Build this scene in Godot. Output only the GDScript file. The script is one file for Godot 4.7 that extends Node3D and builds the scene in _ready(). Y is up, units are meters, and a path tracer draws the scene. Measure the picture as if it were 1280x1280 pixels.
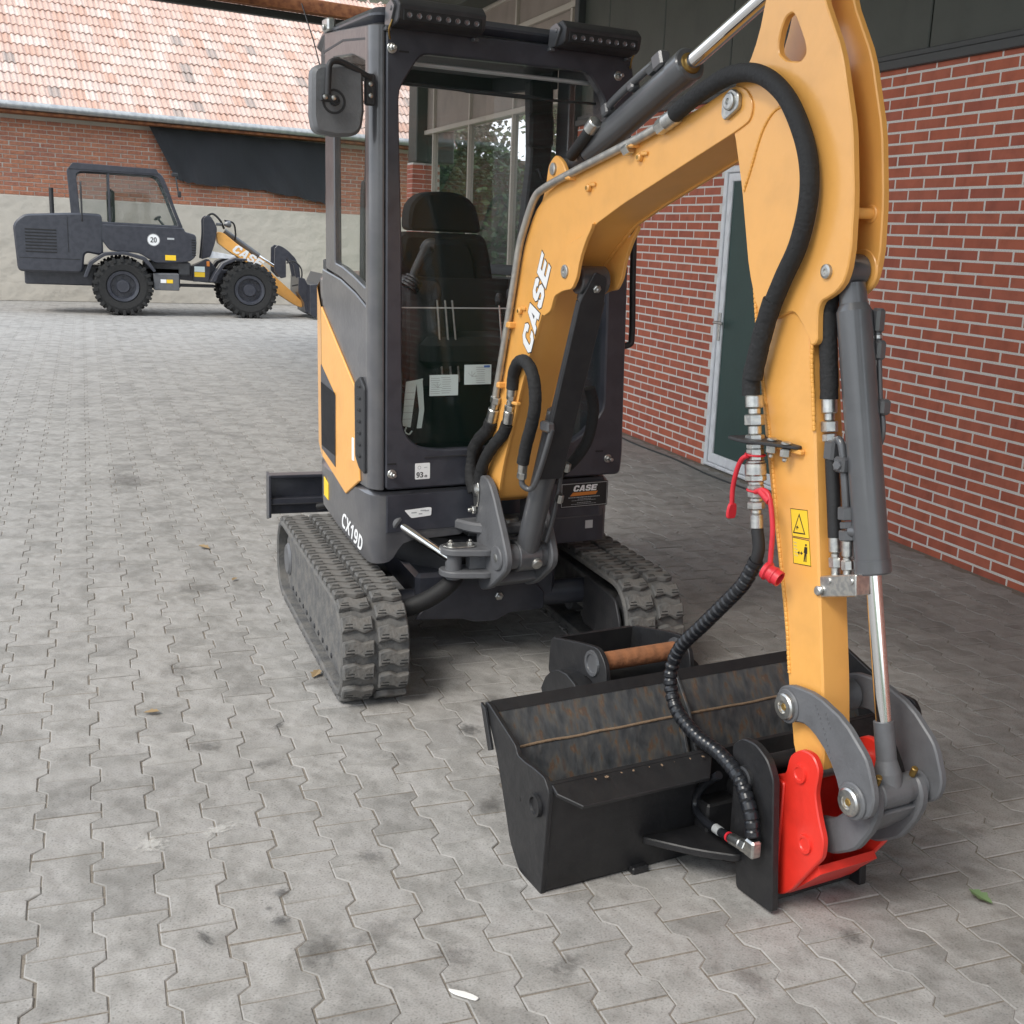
extends Node3D

const CAM_H := 1.58
const MC := Vector3(1.373, 0.0, -4.40)
var UB := Basis()
var mats := {}
var name_count := {}
var rng := RandomNumberGenerator.new()
var font_bold: Font
var font_reg: Font


# ---------------------------------------------------------------- geometry builder
class Geo:
	var v := PackedVector3Array()
	var n := PackedVector3Array()
	var xf := Transform3D()

	func tri(a: Vector3, b: Vector3, c: Vector3, na: Vector3, nb: Vector3, nc: Vector3) -> void:
		var fl: bool = (b - a).cross(c - a).dot(na + nb + nc) > 0.0
		v.append(xf * a); n.append((xf.basis * na).normalized())
		if fl:
			v.append(xf * c); n.append((xf.basis * nc).normalized())
			v.append(xf * b); n.append((xf.basis * nb).normalized())
		else:
			v.append(xf * b); n.append((xf.basis * nb).normalized())
			v.append(xf * c); n.append((xf.basis * nc).normalized())

	func quad(a: Vector3, b: Vector3, c: Vector3, d: Vector3, na: Vector3, nb := Vector3.ZERO, nc := Vector3.ZERO, nd := Vector3.ZERO) -> void:
		if nb == Vector3.ZERO:
			nb = na
			nc = na
			nd = na
		tri(a, b, c, na, nb, nc)
		tri(a, c, d, na, nc, nd)

	func mesh() -> ArrayMesh:
		var arr := []
		arr.resize(Mesh.ARRAY_MAX)
		arr[Mesh.ARRAY_VERTEX] = v
		arr[Mesh.ARRAY_NORMAL] = n
		var m := ArrayMesh.new()
		m.add_surface_from_arrays(Mesh.PRIMITIVE_TRIANGLES, arr)
		return m

	static func p3(axis: int, p: Vector2, t: float) -> Vector3:
		if axis == 0:
			return Vector3(t, p.y, p.x)
		if axis == 1:
			return Vector3(p.x, t, p.y)
		return Vector3(p.x, p.y, t)

	static func inset(poly: PackedVector2Array, b: float) -> PackedVector2Array:
		var o := PackedVector2Array()
		var c := poly.size()
		for i in c:
			var d0 := (poly[i] - poly[(i + c - 1) % c]).normalized()
			var d1 := (poly[(i + 1) % c] - poly[i]).normalized()
			var n0 := Vector2(-d0.y, d0.x)
			var n1 := Vector2(-d1.y, d1.x)
			o.append(poly[i] + (n0 + n1) * (b / maxf(0.35, 1.0 + n0.dot(n1))))
		return o

	static func ccw(poly: PackedVector2Array, want := true) -> PackedVector2Array:
		var s := 0.0
		for i in poly.size():
			s += poly[i].cross(poly[(i + 1) % poly.size()])
		if (s > 0.0) != want:
			poly = poly.duplicate()
			poly.reverse()
		return poly

	static func _flips(a: PackedVector2Array, b: PackedVector2Array) -> bool:
		for i in a.size():
			var j := (i + 1) % a.size()
			if (a[j] - a[i]).dot(b[j] - b[i]) < 0.0:
				return true
		return false

	func _walls(poly: PackedVector2Array, ins: PackedVector2Array, axis: int, t0: float, t1: float, bev: float) -> void:
		var c := poly.size()
		for i in c:
			var j := (i + 1) % c
			var d := (poly[j] - poly[i]).normalized()
			if d == Vector2.ZERO:
				continue
			var en := Vector2(d.y, -d.x)
			var dp := (poly[i] - poly[(i + c - 1) % c]).normalized()
			var dn := (poly[(j + 1) % c] - poly[j]).normalized()
			var na := en
			var nb := en
			var pn := Vector2(dp.y, -dp.x)
			var nn := Vector2(dn.y, -dn.x)
			if pn.dot(en) > 0.82:
				na = (pn + en).normalized()
			if nn.dot(en) > 0.82:
				nb = (nn + en).normalized()
			var a3 := p3(axis, na, 0.0)
			var b3 := p3(axis, nb, 0.0)
			quad(p3(axis, poly[i], t0 + bev), p3(axis, poly[j], t0 + bev), p3(axis, poly[j], t1 - bev), p3(axis, poly[i], t1 - bev), a3, b3, b3, a3)
			if bev > 0.0:
				var cap := p3(axis, Vector2.ZERO, 1.0)
				quad(p3(axis, poly[i], t1 - bev), p3(axis, poly[j], t1 - bev), p3(axis, ins[j], t1), p3(axis, ins[i], t1), a3 + cap, b3 + cap, b3 + cap, a3 + cap)
				quad(p3(axis, poly[i], t0 + bev), p3(axis, poly[j], t0 + bev), p3(axis, ins[j], t0), p3(axis, ins[i], t0), a3 - cap, b3 - cap, b3 - cap, a3 - cap)

	func prism(pts, axis: int, t0: float, t1: float, bev := 0.0, hole = null) -> void:
		var poly := ccw(PackedVector2Array(pts))
		if t0 > t1:
			var tt := t0
			t0 = t1
			t1 = tt
		var ins := inset(poly, bev) if bev > 0.0 else poly
		while bev > 0.0 and (Geometry2D.triangulate_polygon(ins).is_empty() or _flips(poly, ins)):
			bev = bev * 0.6 if bev > 0.0006 else 0.0
			ins = inset(poly, bev)
		_walls(poly, ins, axis, t0, t1, bev)
		var caps: Array[PackedVector2Array] = [ins]
		if hole != null:
			var h := ccw(PackedVector2Array(hole), false)
			var hi := inset(h, bev) if bev > 0.0 else h
			_walls(h, hi, axis, t0, t1, bev)
			# cut the holed cap in two through the middle of the hole
			var m := Vector2.ZERO
			for q in hi:
				m += q / hi.size()
			var k := 50.0
			caps = []
			for half in [PackedVector2Array([Vector2(m.x - k, m.y - k), Vector2(m.x, m.y - k), Vector2(m.x, m.y + k), Vector2(m.x - k, m.y + k)]), PackedVector2Array([Vector2(m.x, m.y - k), Vector2(m.x + k, m.y - k), Vector2(m.x + k, m.y + k), Vector2(m.x, m.y + k)])]:
				for piece in Geometry2D.intersect_polygons(ins, half):
					for rest in Geometry2D.clip_polygons(piece, hi):
						caps.append(rest)
		var up := p3(axis, Vector2.ZERO, 1.0)
		for cap in caps:
			var idx := Geometry2D.triangulate_polygon(cap)
			if idx.is_empty():
				push_warning("triangulation failed %d" % cap.size())
			for k in range(0, idx.size(), 3):
				var a := cap[idx[k]]
				var b := cap[idx[k + 1]]
				var c := cap[idx[k + 2]]
				tri(p3(axis, a, t1), p3(axis, b, t1), p3(axis, c, t1), up, up, up)
				tri(p3(axis, a, t0), p3(axis, b, t0), p3(axis, c, t0), -up, -up, -up)

	func box(c: Vector3, s: Vector3, b := 0.004) -> void:
		var hx := s.x * 0.5
		var hz := s.z * 0.5
		var k := minf(b, minf(hx, hz) * 0.6)
		var p := PackedVector2Array([Vector2(c.x - hx + k, c.z - hz), Vector2(c.x + hx - k, c.z - hz), Vector2(c.x + hx, c.z - hz + k), Vector2(c.x + hx, c.z + hz - k), Vector2(c.x + hx - k, c.z + hz), Vector2(c.x - hx + k, c.z + hz), Vector2(c.x - hx, c.z + hz - k), Vector2(c.x - hx, c.z - hz + k)])
		prism(p, 1, c.y - s.y * 0.5, c.y + s.y * 0.5, minf(b, s.y * 0.3))

	static func frame(d: Vector3) -> Basis:
		var z := d.normalized()
		var h := Vector3.UP if absf(z.y) < 0.9 else Vector3.RIGHT
		var x := h.cross(z).normalized()
		return Basis(x, z.cross(x), z)

	# profile: Vector2(distance along dir, radius)
	func lathe(o: Vector3, dir: Vector3, prof, sides := 20) -> void:
		var B := frame(dir)
		for s in prof.size() - 1:
			var p: Vector2 = prof[s]
			var q: Vector2 = prof[s + 1]
			var d: Vector2 = (q - p).normalized()
			if d == Vector2.ZERO:
				continue
			var nn := Vector2(-d.y, d.x) # along, radial
			for i in sides:
				var a0 := TAU * i / sides
				var a1 := TAU * (i + 1) / sides
				var r0 := B.x * cos(a0) + B.y * sin(a0)
				var r1 := B.x * cos(a1) + B.y * sin(a1)
				var A := o + B.z * p.x + r0 * p.y
				var C := o + B.z * q.x + r0 * q.y
				var D := o + B.z * q.x + r1 * q.y
				var E := o + B.z * p.x + r1 * p.y
				var n0 := B.z * nn.x + r0 * nn.y
				var n1 := B.z * nn.x + r1 * nn.y
				if p.y < 1e-6:
					tri(A, C, D, n0, n0, n1)
				elif q.y < 1e-6:
					tri(A, C, E, n0, n0, n1)
				else:
					quad(A, C, D, E, n0, n0, n1, n1)

	func cyl(a: Vector3, b: Vector3, r: float, sides := 20, ch := 0.003) -> void:
		var L := a.distance_to(b)
		ch = minf(ch, minf(L * 0.3, r * 0.5))
		lathe(a, b - a, [Vector2(0, 0), Vector2(0, r - ch), Vector2(ch, r), Vector2(L - ch, r), Vector2(L, r - ch), Vector2(L, 0)], sides)

	# hexagonal nut or bolt head
	func hex(a: Vector3, b: Vector3, r: float) -> void:
		var B := frame(b - a)
		var L := a.distance_to(b)
		var keep := xf
		xf = xf * Transform3D(B, a)
		var p := PackedVector2Array()
		for i in 6:
			p.append(Vector2.from_angle(TAU * i / 6.0) * r)
		prism(p, 2, 0, L, minf(0.002, L * 0.2))
		xf = keep

	static func spline(pts: Array, sub: int) -> PackedVector3Array:
		var o := PackedVector3Array()
		for i in pts.size() - 1:
			var p1: Vector3 = pts[i]
			var p2: Vector3 = pts[i + 1]
			var p0: Vector3 = pts[i - 1] if i > 0 else p1 * 2.0 - p2
			var p3_: Vector3 = pts[i + 2] if i + 2 < pts.size() else p2 * 2.0 - p1
			for k in sub:
				o.append(p1.cubic_interpolate(p2, p0, p3_, float(k) / sub))
		o.append(pts[pts.size() - 1])
		return o

	# step > 0 : radius alternates in a saw tooth every step metres (spiral guard, folded sleeve)
	func tube(pts: Array, r: float, sides := 10, sub := 6, tooth := 0.0, step := 0.0) -> void:
		var path := spline(pts, sub) if sub > 1 else PackedVector3Array(pts)
		var rad := PackedFloat32Array()
		if step > 0.0:
			var fine := PackedVector3Array()
			var acc := 0.0
			for i in path.size() - 1:
				var L := path[i].distance_to(path[i + 1])
				var k := maxi(1, int(ceil(L / (step * 0.26))))
				for j in k:
					fine.append(path[i].lerp(path[i + 1], float(j) / k))
			fine.append(path[path.size() - 1])
			path = fine
			for i in path.size():
				if i > 0:
					acc += path[i].distance_to(path[i - 1])
				rad.append(r + tooth * (1.0 if fmod(acc, step) < step * 0.72 else 0.0))
		else:
			for i in path.size():
				rad.append(r)
		var x := Vector3.ZERO
		var ringp := []
		var ringn := []
		for i in path.size():
			var t: Vector3 = path[mini(i + 1, path.size() - 1)] - path[maxi(i - 1, 0)]
			t = t.normalized()
			if i == 0:
				x = frame(t).x
			x = (x - t * x.dot(t)).normalized()
			var y := t.cross(x)
			var rp := PackedVector3Array()
			var rn := PackedVector3Array()
			for s in sides:
				var a := TAU * s / sides
				var d := x * cos(a) + y * sin(a)
				rn.append(d)
				rp.append(path[i] + d * rad[i])
			ringp.append(rp)
			ringn.append(rn)
		for i in path.size() - 1:
			for s in sides:
				var s1 := (s + 1) % sides
				var bend := Vector3.ZERO
				if step > 0.0:
					bend = (path[i + 1] - path[i]).normalized() * clampf((rad[i] - rad[i + 1]) / (step * 0.26) , -1.0, 1.0)
				quad(ringp[i][s], ringp[i][s1], ringp[i + 1][s1], ringp[i + 1][s], ringn[i][s] + bend, ringn[i][s1] + bend, ringn[i + 1][s1] + bend, ringn[i + 1][s] + bend)
		for e in [0, path.size() - 1]:
			var nn: Vector3 = (path[0] - path[1]).normalized() if e == 0 else (path[e] - path[e - 1]).normalized()
			for s in sides:
				tri(path[e], ringp[e][s], ringp[e][(s + 1) % sides], nn, nn, nn)


static func V2(a: Array) -> PackedVector2Array:
	var o := PackedVector2Array()
	for i in range(0, a.size(), 2):
		o.append(Vector2(a[i], a[i + 1]))
	return o


# fillet every corner of an outline
static func rounded(p: PackedVector2Array, r: float, seg := 4) -> PackedVector2Array:
	var o := PackedVector2Array()
	var c := p.size()
	for i in c:
		var a := p[(i + c - 1) % c]
		var b := p[i]
		var d := p[(i + 1) % c]
		var k := minf(r, minf(b.distance_to(a), b.distance_to(d)) * 0.45)
		var s := b + (a - b).normalized() * k
		var e := b + (d - b).normalized() * k
		var turn := absf((b - a).angle_to(d - b))
		var m := clampi(int(ceil(turn / 0.4)), 1, seg)
		for j in m + 1:
			var t := float(j) / m
			o.append(s.lerp(b, t).lerp(b.lerp(e, t), t))
	return o


# ---------------------------------------------------------------- nodes
func numbered(parent: Node, called: String) -> String:
	var key := "%d/%s" % [parent.get_instance_id(), called]
	var k: int = name_count.get(key, 0)
	name_count[key] = k + 1
	return called if k == 0 else "%s_%03d" % [called, k]


func put(called: String, mesh: Mesh, m: Material, parent: Node = null, xf := Transform3D()) -> MeshInstance3D:
	if parent == null:
		parent = self
	var o := MeshInstance3D.new()
	o.name = numbered(parent, called)
	o.mesh = mesh
	o.material_override = m
	o.transform = xf
	parent.add_child(o, true)
	return o


func part(called: String, g: Geo, m: Material, parent: Node, xf := Transform3D()) -> MeshInstance3D:
	return put(called, g.mesh(), m, parent, xf)


func thing(called: String, label: String, category: String, at := Vector3.ZERO, group := "") -> Node3D:
	var o := Node3D.new()
	o.name = numbered(self, called)
	o.position = at
	add_child(o, true)
	tag(o, label, category, group)
	return o


func tag(o: Node, label: String, category: String, group := "") -> void:
	o.set_meta("label", label)
	o.set_meta("category", category)
	if group != "":
		o.set_meta("group", group)


func structure(o: Node) -> void:
	o.set_meta("kind", "structure")


# ---------------------------------------------------------------- materials
func lin(r: float, g: float, b: float) -> Color:
	return Color(r, g, b).linear_to_srgb()


func noise_tex(size: int, freq: float, seed_: int, stops: Array, cols: Array, oct := 4, cellular := false) -> ImageTexture:
	var f := FastNoiseLite.new()
	f.seed = seed_
	f.frequency = freq
	f.noise_type = FastNoiseLite.TYPE_CELLULAR if cellular else FastNoiseLite.TYPE_SIMPLEX_SMOOTH
	f.fractal_octaves = oct
	var src := f.get_seamless_image(size, size)
	var gr := Gradient.new()
	gr.offsets = PackedFloat32Array(stops)
	gr.colors = PackedColorArray(cols)
	var lut := []
	for i in 256:
		lut.append(gr.sample(i / 255.0))
	var img := Image.create(size, size, true, Image.FORMAT_RGB8)
	var data := src.get_data()
	for y in size:
		for x in size:
			img.set_pixel(x, y, lut[data[y * size + x]])
	img.generate_mipmaps()
	return ImageTexture.create_from_image(img)


func normal_tex(size: int, freq: float, seed_: int, strength: float, oct := 4) -> ImageTexture:
	var f := FastNoiseLite.new()
	f.seed = seed_
	f.frequency = freq
	f.fractal_octaves = oct
	var src := f.get_seamless_image(size, size)
	src.convert(Image.FORMAT_RGBA8)
	src.bump_map_to_normal_map(strength)
	return ImageTexture.create_from_image(src)


# concrete: faint broad clouds, fine speckle, a few pits
func stone_tex() -> ImageTexture:
	var S := 1024
	var f := FastNoiseLite.new()
	f.seed = 41
	f.frequency = 0.012
	f.fractal_octaves = 5
	var c := f.get_seamless_image(S, S).get_data()
	f = FastNoiseLite.new()
	f.seed = 43
	f.frequency = 0.32
	f.fractal_octaves = 2
	var d := f.get_seamless_image(S, S).get_data()
	var o := PackedByteArray()
	o.resize(S * S * 3)
	for i in S * S:
		var a := c[i] / 255.0
		var b := d[i] / 255.0
		var v := lerpf(0.90, 1.0, smoothstep(0.2, 0.62, a)) * lerpf(0.90, 1.0, smoothstep(0.25, 0.55, b))
		if b < 0.16:
			v *= 0.80
		o[i * 3] = int(v * 255.0)
		o[i * 3 + 1] = int(v * 253.5)
		o[i * 3 + 2] = int(v * (251.0 + 3.0 * a))
	var img := Image.create_from_data(S, S, false, Image.FORMAT_RGB8, o)
	img.generate_mipmaps()
	return ImageTexture.create_from_image(img)


func grey(v: float) -> Color:
	return Color(v, v, v)


func mat(key: String, col: Color, rough: float, metal := 0.0, tex: Texture2D = null, scale_ := 1.0, nrm: Texture2D = null, nstr := 0.3, world := false, det: Texture2D = null) -> StandardMaterial3D:
	var m := StandardMaterial3D.new()
	m.albedo_color = col
	m.roughness = rough
	m.metallic = metal
	m.metallic_specular = 0.5
	if tex != null:
		m.albedo_texture = tex
	if nrm != null:
		m.normal_enabled = true
		m.normal_texture = nrm
		m.normal_scale = nstr
	if tex != null or nrm != null:
		m.uv1_triplanar = true
		m.uv1_world_triplanar = world
		m.uv1_scale = Vector3.ONE * scale_
	mats[key] = m
	return m


func make_materials() -> void:
	var soft := noise_tex(256, 0.012, 3, [0.0, 0.35, 0.65, 1.0], [grey(0.88), grey(0.96), grey(1.0), grey(1.0)])
	var paint := noise_tex(256, 0.02, 4, [0.0, 0.35, 0.6, 1.0], [grey(0.955), grey(0.985), grey(1.0), grey(1.0)])
	var dust := noise_tex(256, 0.02, 8, [0.0, 0.4, 0.62, 1.0], [Color(0.84, 0.84, 0.85), Color(0.91, 0.91, 0.915), Color(1, 0.995, 0.985), Color(1, 0.99, 0.97)], 5)
	var rub := noise_tex(256, 0.02, 15, [0.0, 0.35, 0.55, 0.7, 1.0], [Color(0.74, 0.74, 0.76), Color(0.86, 0.86, 0.86), Color(0.93, 0.925, 0.915), Color(1, 0.985, 0.965), Color(1, 0.975, 0.94)], 5)
	var grit := noise_tex(256, 0.12, 21, [0.0, 0.5, 1.0], [grey(0.80), grey(0.95), grey(1.0)], 3)
	var nfine := normal_tex(256, 0.10, 5, 3.0)
	var nmid := normal_tex(256, 0.03, 6, 6.0)
	var paver_t := stone_tex()
	var rust := noise_tex(512, 0.016, 55, [0.0, 0.30, 0.50, 0.68, 0.75, 0.82, 1.0], [Color(0.215, 0.225, 0.24), Color(0.285, 0.298, 0.312), Color(0.345, 0.352, 0.36), Color(0.40, 0.395, 0.385), Color(0.44, 0.39, 0.33), Color(0.46, 0.33, 0.24), Color(0.60, 0.53, 0.44)], 7)
	var wood := noise_tex(256, 0.02, 77, [0.0, 0.5, 1.0], [Color(0.55, 0.42, 0.32), Color(0.85, 0.8, 0.74), Color(1, 1, 1)], 5)
	var tile_t := noise_tex(512, 0.05, 91, [0.0, 0.27, 0.42, 0.75, 1.0], [Color(0.40, 0.37, 0.33), Color(0.86, 0.84, 0.82), Color(1, 1, 1), Color(1, 0.97, 0.95), Color(0.95, 0.93, 0.9)], 5)

	var o := mat("orange", lin(0.80, 0.395, 0.098), 0.34, 0.0, paint, 1.3, nfine, 0.05)
	o.clearcoat_enabled = true
	o.clearcoat = 0.35
	o.clearcoat_roughness = 0.2
	mat("weld", lin(0.80, 0.38, 0.075), 0.45, 0.0, soft, 4.0, nmid, 0.5)
	var d := mat("dark_paint", lin(0.040, 0.043, 0.056), 0.36, 0.0, dust, 1.6, nfine, 0.05)
	d.clearcoat_enabled = true
	d.clearcoat = 0.3
	d.clearcoat_roughness = 0.18
	var gl := mat("body_grey", lin(0.085, 0.085, 0.092), 0.3, 0.0, dust, 1.2, nfine, 0.04)
	gl.clearcoat_enabled = true
	gl.clearcoat = 0.6
	gl.clearcoat_roughness = 0.1
	mat("cast_grey", lin(0.118, 0.120, 0.127), 0.46, 0.0, soft, 3.0, nfine, 0.12)
	var cg := mat("cylinder_grey", lin(0.085, 0.087, 0.093), 0.3, 0.0, soft, 2.0)
	cg.clearcoat_enabled = true
	cg.clearcoat = 0.5
	cg.clearcoat_roughness = 0.12
	mat("guard_black", lin(0.031, 0.031, 0.034), 0.5, 0.0, dust, 2.0, nfine, 0.08)
	mat("plastic", lin(0.022, 0.023, 0.026), 0.55, 0.0, soft, 3.0, nfine, 0.15)
	mat("mirror_shell", lin(0.13, 0.134, 0.142), 0.55, 0.0, soft, 3.0, nfine, 0.15)
	mat("rubber", lin(0.138, 0.136, 0.133), 0.85, 0.0, rub, 2.2, nfine, 0.4)
	mat("tyre", lin(0.022, 0.022, 0.022), 0.85, 0.0, dust, 4.0, nmid, 0.2)
	mat("hose", lin(0.014, 0.014, 0.015), 0.62, 0.0, soft, 6.0, nfine, 0.4)
	mat("sleeve", lin(0.016, 0.016, 0.017), 0.8, 0.0, soft, 8.0, nmid, 0.8)
	mat("spiral", lin(0.012, 0.013, 0.016), 0.28)
	mat("chrome", lin(0.82, 0.82, 0.82), 0.1, 1.0)
	mat("zinc", lin(0.62, 0.62, 0.60), 0.34, 1.0, dust, 9.0)
	mat("steel_tube", lin(0.52, 0.50, 0.46), 0.42, 0.7, dust, 4.0)
	mat("pin_steel", lin(0.50, 0.50, 0.48), 0.4, 0.9, dust, 8.0)
	mat("brass", lin(0.34, 0.22, 0.07), 0.45, 0.8, dust, 8.0)
	var rd := mat("red_paint", lin(0.72, 0.030, 0.017), 0.34, 0.0, soft, 2.0, nfine, 0.05)
	rd.clearcoat_enabled = true
	rd.clearcoat = 0.4
	mat("red_rubber", lin(0.62, 0.025, 0.04), 0.45, 0.0, soft, 6.0)
	mat("bucket_black", lin(0.016, 0.016, 0.0175), 0.45, 0.0, dust, 2.5, nmid, 0.12)
	mat("worn_steel", lin(0.70, 0.70, 0.70), 0.5, 0.2, rust, 2.0, nmid, 0.25).uv1_scale = Vector3(3.2, 1.7, 1.7)
	mat("weld_rust", lin(0.24, 0.165, 0.105), 0.75, 0.1, grit, 6.0, nmid, 0.6)
	mat("rust_pin", lin(0.30, 0.125, 0.055), 0.85, 0.0, dust, 6.0, nmid, 0.5)
	mat("yellow_decal", lin(0.86, 0.56, 0.03), 0.45)
	mat("black_print", lin(0.012, 0.012, 0.012), 0.55)
	mat("white_print", lin(0.80, 0.80, 0.80), 0.45)
	mat("orange_print", lin(0.62, 0.20, 0.03), 0.5)
	mat("blue_print", lin(0.05, 0.15, 0.45), 0.5)
	mat("paper", lin(0.66, 0.74, 0.72), 0.6)
	mat("grey_print", lin(0.33, 0.34, 0.35), 0.6)
	mat("strap_white", lin(0.70, 0.80, 0.76), 0.7)
	mat("seat_cloth", lin(0.011, 0.012, 0.013), 0.95, 0.0, grit, 8.0, nfine, 0.5)
	mat("interior", lin(0.03, 0.034, 0.036), 0.6, 0.0, soft, 3.0)
	mat("interior_dark", lin(0.012, 0.012, 0.013), 0.7)
	mat("lamp_lens", lin(0.16, 0.16, 0.17), 0.15, 0.5)
	mat("silver", lin(0.55, 0.57, 0.58), 0.35, 0.4)
	mat("mesh_black", lin(0.02, 0.021, 0.025), 0.75, 0.0, grit, 30.0, nfine, 0.8)
	var g := mat("glass", Color(0.20, 0.32, 0.28, 0.035), 0.0)
	g.metallic_specular = 0.22
	g.transparency = BaseMaterial3D.TRANSPARENCY_ALPHA
	var g2 := mat("glass_dark", Color(0.26, 0.31, 0.27, 0.14), 0.0)
	g2.metallic_specular = 0.25
	g2.transparency = BaseMaterial3D.TRANSPARENCY_ALPHA

	# paving, several tones
	var tones := [0.322, 0.338, 0.306, 0.350, 0.328, 0.288, 0.334]
	for i in tones.size():
		var t: float = tones[i]
		var pm := mat("paver_%d" % i, lin(t * 1.025, t, t * 0.955), 0.82, 0.0, paver_t, 0.42, nfine, 0.25, true)
		pm.uv1_offset = Vector3(0.03 * i, 0, 0)
	mat("joint_sand", lin(0.24, 0.21, 0.175), 0.95, 0.0, grit, 3.0, nmid, 0.6, true)
	var bt := [Vector3(0.45, 0.116, 0.062), Vector3(0.42, 0.107, 0.059), Vector3(0.47, 0.124, 0.066), Vector3(0.39, 0.101, 0.060), Vector3(0.445, 0.122, 0.070)]
	for i in bt.size():
		var c: Vector3 = bt[i]
		mat("brick_%d" % i, lin(c.x, c.y, c.z), 0.75, 0.0, soft, 1.7, nmid, 0.25, true)
		mat("old_brick_%d" % i, lin(c.x * 0.95, c.y * 1.5, c.z * 1.6), 0.85, 0.0, dust, 3.0, nmid, 0.3, true)
	mat("mortar", lin(0.80, 0.75, 0.69), 0.95, 0.0, grit, 4.0, nfine, 0.5, true)
	mat("old_mortar", lin(0.60, 0.55, 0.48), 0.95, 0.0, grit, 3.0, nfine, 0.5, true)
	mat("plinth", lin(0.52, 0.475, 0.405), 0.92, 0.0, paint, 0.3, nmid, 0.3, true)
	var tt := [Vector3(0.53, 0.375, 0.315), Vector3(0.56, 0.415, 0.355), Vector3(0.51, 0.335, 0.265), Vector3(0.60, 0.49, 0.44), Vector3(0.55, 0.43, 0.38), Vector3(0.36, 0.30, 0.27)]
	for i in tt.size():
		var c: Vector3 = tt[i]
		mat("tile_%d" % i, lin(c.x, c.y, c.z), 0.6, 0.0, tile_t, 1.1, nmid, 0.2, true)
	mat("tile_under", lin(0.20, 0.10, 0.07), 0.9)
	mat("panel_green", lin(0.048, 0.054, 0.043), 0.5, 0.0, soft, 0.8, nfine, 0.03, true)
	mat("door_green", lin(0.026, 0.060, 0.053), 0.55, 0.0, paint, 0.7, nfine, 0.03, true)
	mat("alu", lin(0.78, 0.79, 0.81), 0.45, 0.1, soft, 2.0, null, 0.3, true)
	mat("trim_dark", lin(0.045, 0.048, 0.048), 0.5)
	mat("beige_panel", lin(0.25, 0.205, 0.17), 0.6, 0.0, soft, 0.6, null, 0.3, true)
	mat("light_frame", lin(0.42, 0.37, 0.31), 0.6)
	mat("timber", lin(0.30, 0.115, 0.04), 0.7, 0.0, wood, 1.5, nfine, 0.2, true)
	mat("ceiling", lin(0.66, 0.69, 0.60), 0.6, 0.0, soft, 0.5, null, 0.3, true)
	mat("olive", lin(0.05, 0.055, 0.042), 0.7)
	mat("gutter", lin(0.42, 0.43, 0.43), 0.35, 0.5, dust, 1.5)
	mat("leaf_brown", lin(0.30, 0.21, 0.11), 0.8)
	mat("leaf_green", lin(0.16, 0.24, 0.11), 0.7)
	mat("chalk", lin(0.75, 0.74, 0.71), 0.9)
	mat("cable", lin(0.03, 0.035, 0.035), 0.6)
	mat("window_dark", lin(0.06, 0.06, 0.052), 0.04, 0.0)
	mat("grass", lin(0.07, 0.13, 0.035), 0.95, 0.0, grit, 1.0, nmid, 0.6, true)
	mat("bark", lin(0.09, 0.07, 0.05), 0.95)
	var lf := mat("leafage", Color.WHITE, 0.6)
	lf.vertex_color_use_as_albedo = true
	mat("dark_room", lin(0.03, 0.03, 0.03), 0.9)
	var st := Image.create(128, 128, false, Image.FORMAT_RGBA8)
	var fn := FastNoiseLite.new()
	fn.seed = 9
	fn.frequency = 0.04
	for y in 128:
		for x in 128:
			var r := Vector2(x - 63.5, y - 63.5).length() / 63.5
			var a := clampf((0.85 - r + fn.get_noise_2d(x, y) * 0.55) * 1.6, 0.0, 1.0) * (1.0 if r < 0.97 else 0.0)
			st.set_pixel(x, y, Color(1, 1, 1, a))
	var stx := ImageTexture.create_from_image(st)
	for q in [["stain", Color(0.21, 0.195, 0.175, 0.30)], ["stain_faint", Color(0.32, 0.30, 0.28, 0.24)], ["stain_oil", Color(0.10, 0.10, 0.11, 0.40)], ["stain_white", Color(0.84, 0.83, 0.81, 0.5)]]:
		var sm := StandardMaterial3D.new()
		sm.albedo_color = q[1]
		sm.albedo_texture = stx
		sm.transparency = BaseMaterial3D.TRANSPARENCY_ALPHA
		sm.roughness = 0.9
		mats[q[0]] = sm


# flat lettering: fitted into width x height, pushed along the slant, standing depth proud
func letters(called: String, text: String, w: float, h: float, xf: Transform3D, m: Material, parent: Node, depth := 0.0012, slant := 0.0) -> MeshInstance3D:
	var tm := TextMesh.new()
	tm.text = text
	tm.font = font_bold
	tm.font_size = 64
	tm.pixel_size = 0.01
	tm.depth = 0.01
	tm.curve_step = 2.0
	var arr := tm.get_mesh_arrays()
	var vv: PackedVector3Array = arr[Mesh.ARRAY_VERTEX]
	var nn: PackedVector3Array = arr[Mesh.ARRAY_NORMAL]
	var idx: PackedInt32Array = arr[Mesh.ARRAY_INDEX]
	var bb := AABB(vv[0], Vector3.ZERO)
	for p in vv:
		bb = bb.expand(p)
	var o := PackedVector3Array()
	var on := PackedVector3Array()
	for i in vv.size():
		var q := (vv[i] - bb.position) / bb.size
		o.append(xf * Vector3(q.x * (w - slant * h) + slant * h * q.y, q.y * h, q.z * depth))
		on.append((xf.basis * nn[i]).normalized())
	var out := []
	out.resize(Mesh.ARRAY_MAX)
	out[Mesh.ARRAY_VERTEX] = o
	out[Mesh.ARRAY_NORMAL] = on
	out[Mesh.ARRAY_INDEX] = idx
	var am := ArrayMesh.new()
	am.add_surface_from_arrays(Mesh.PRIMITIVE_TRIANGLES, out)
	return put(called, am, m, parent)


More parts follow.
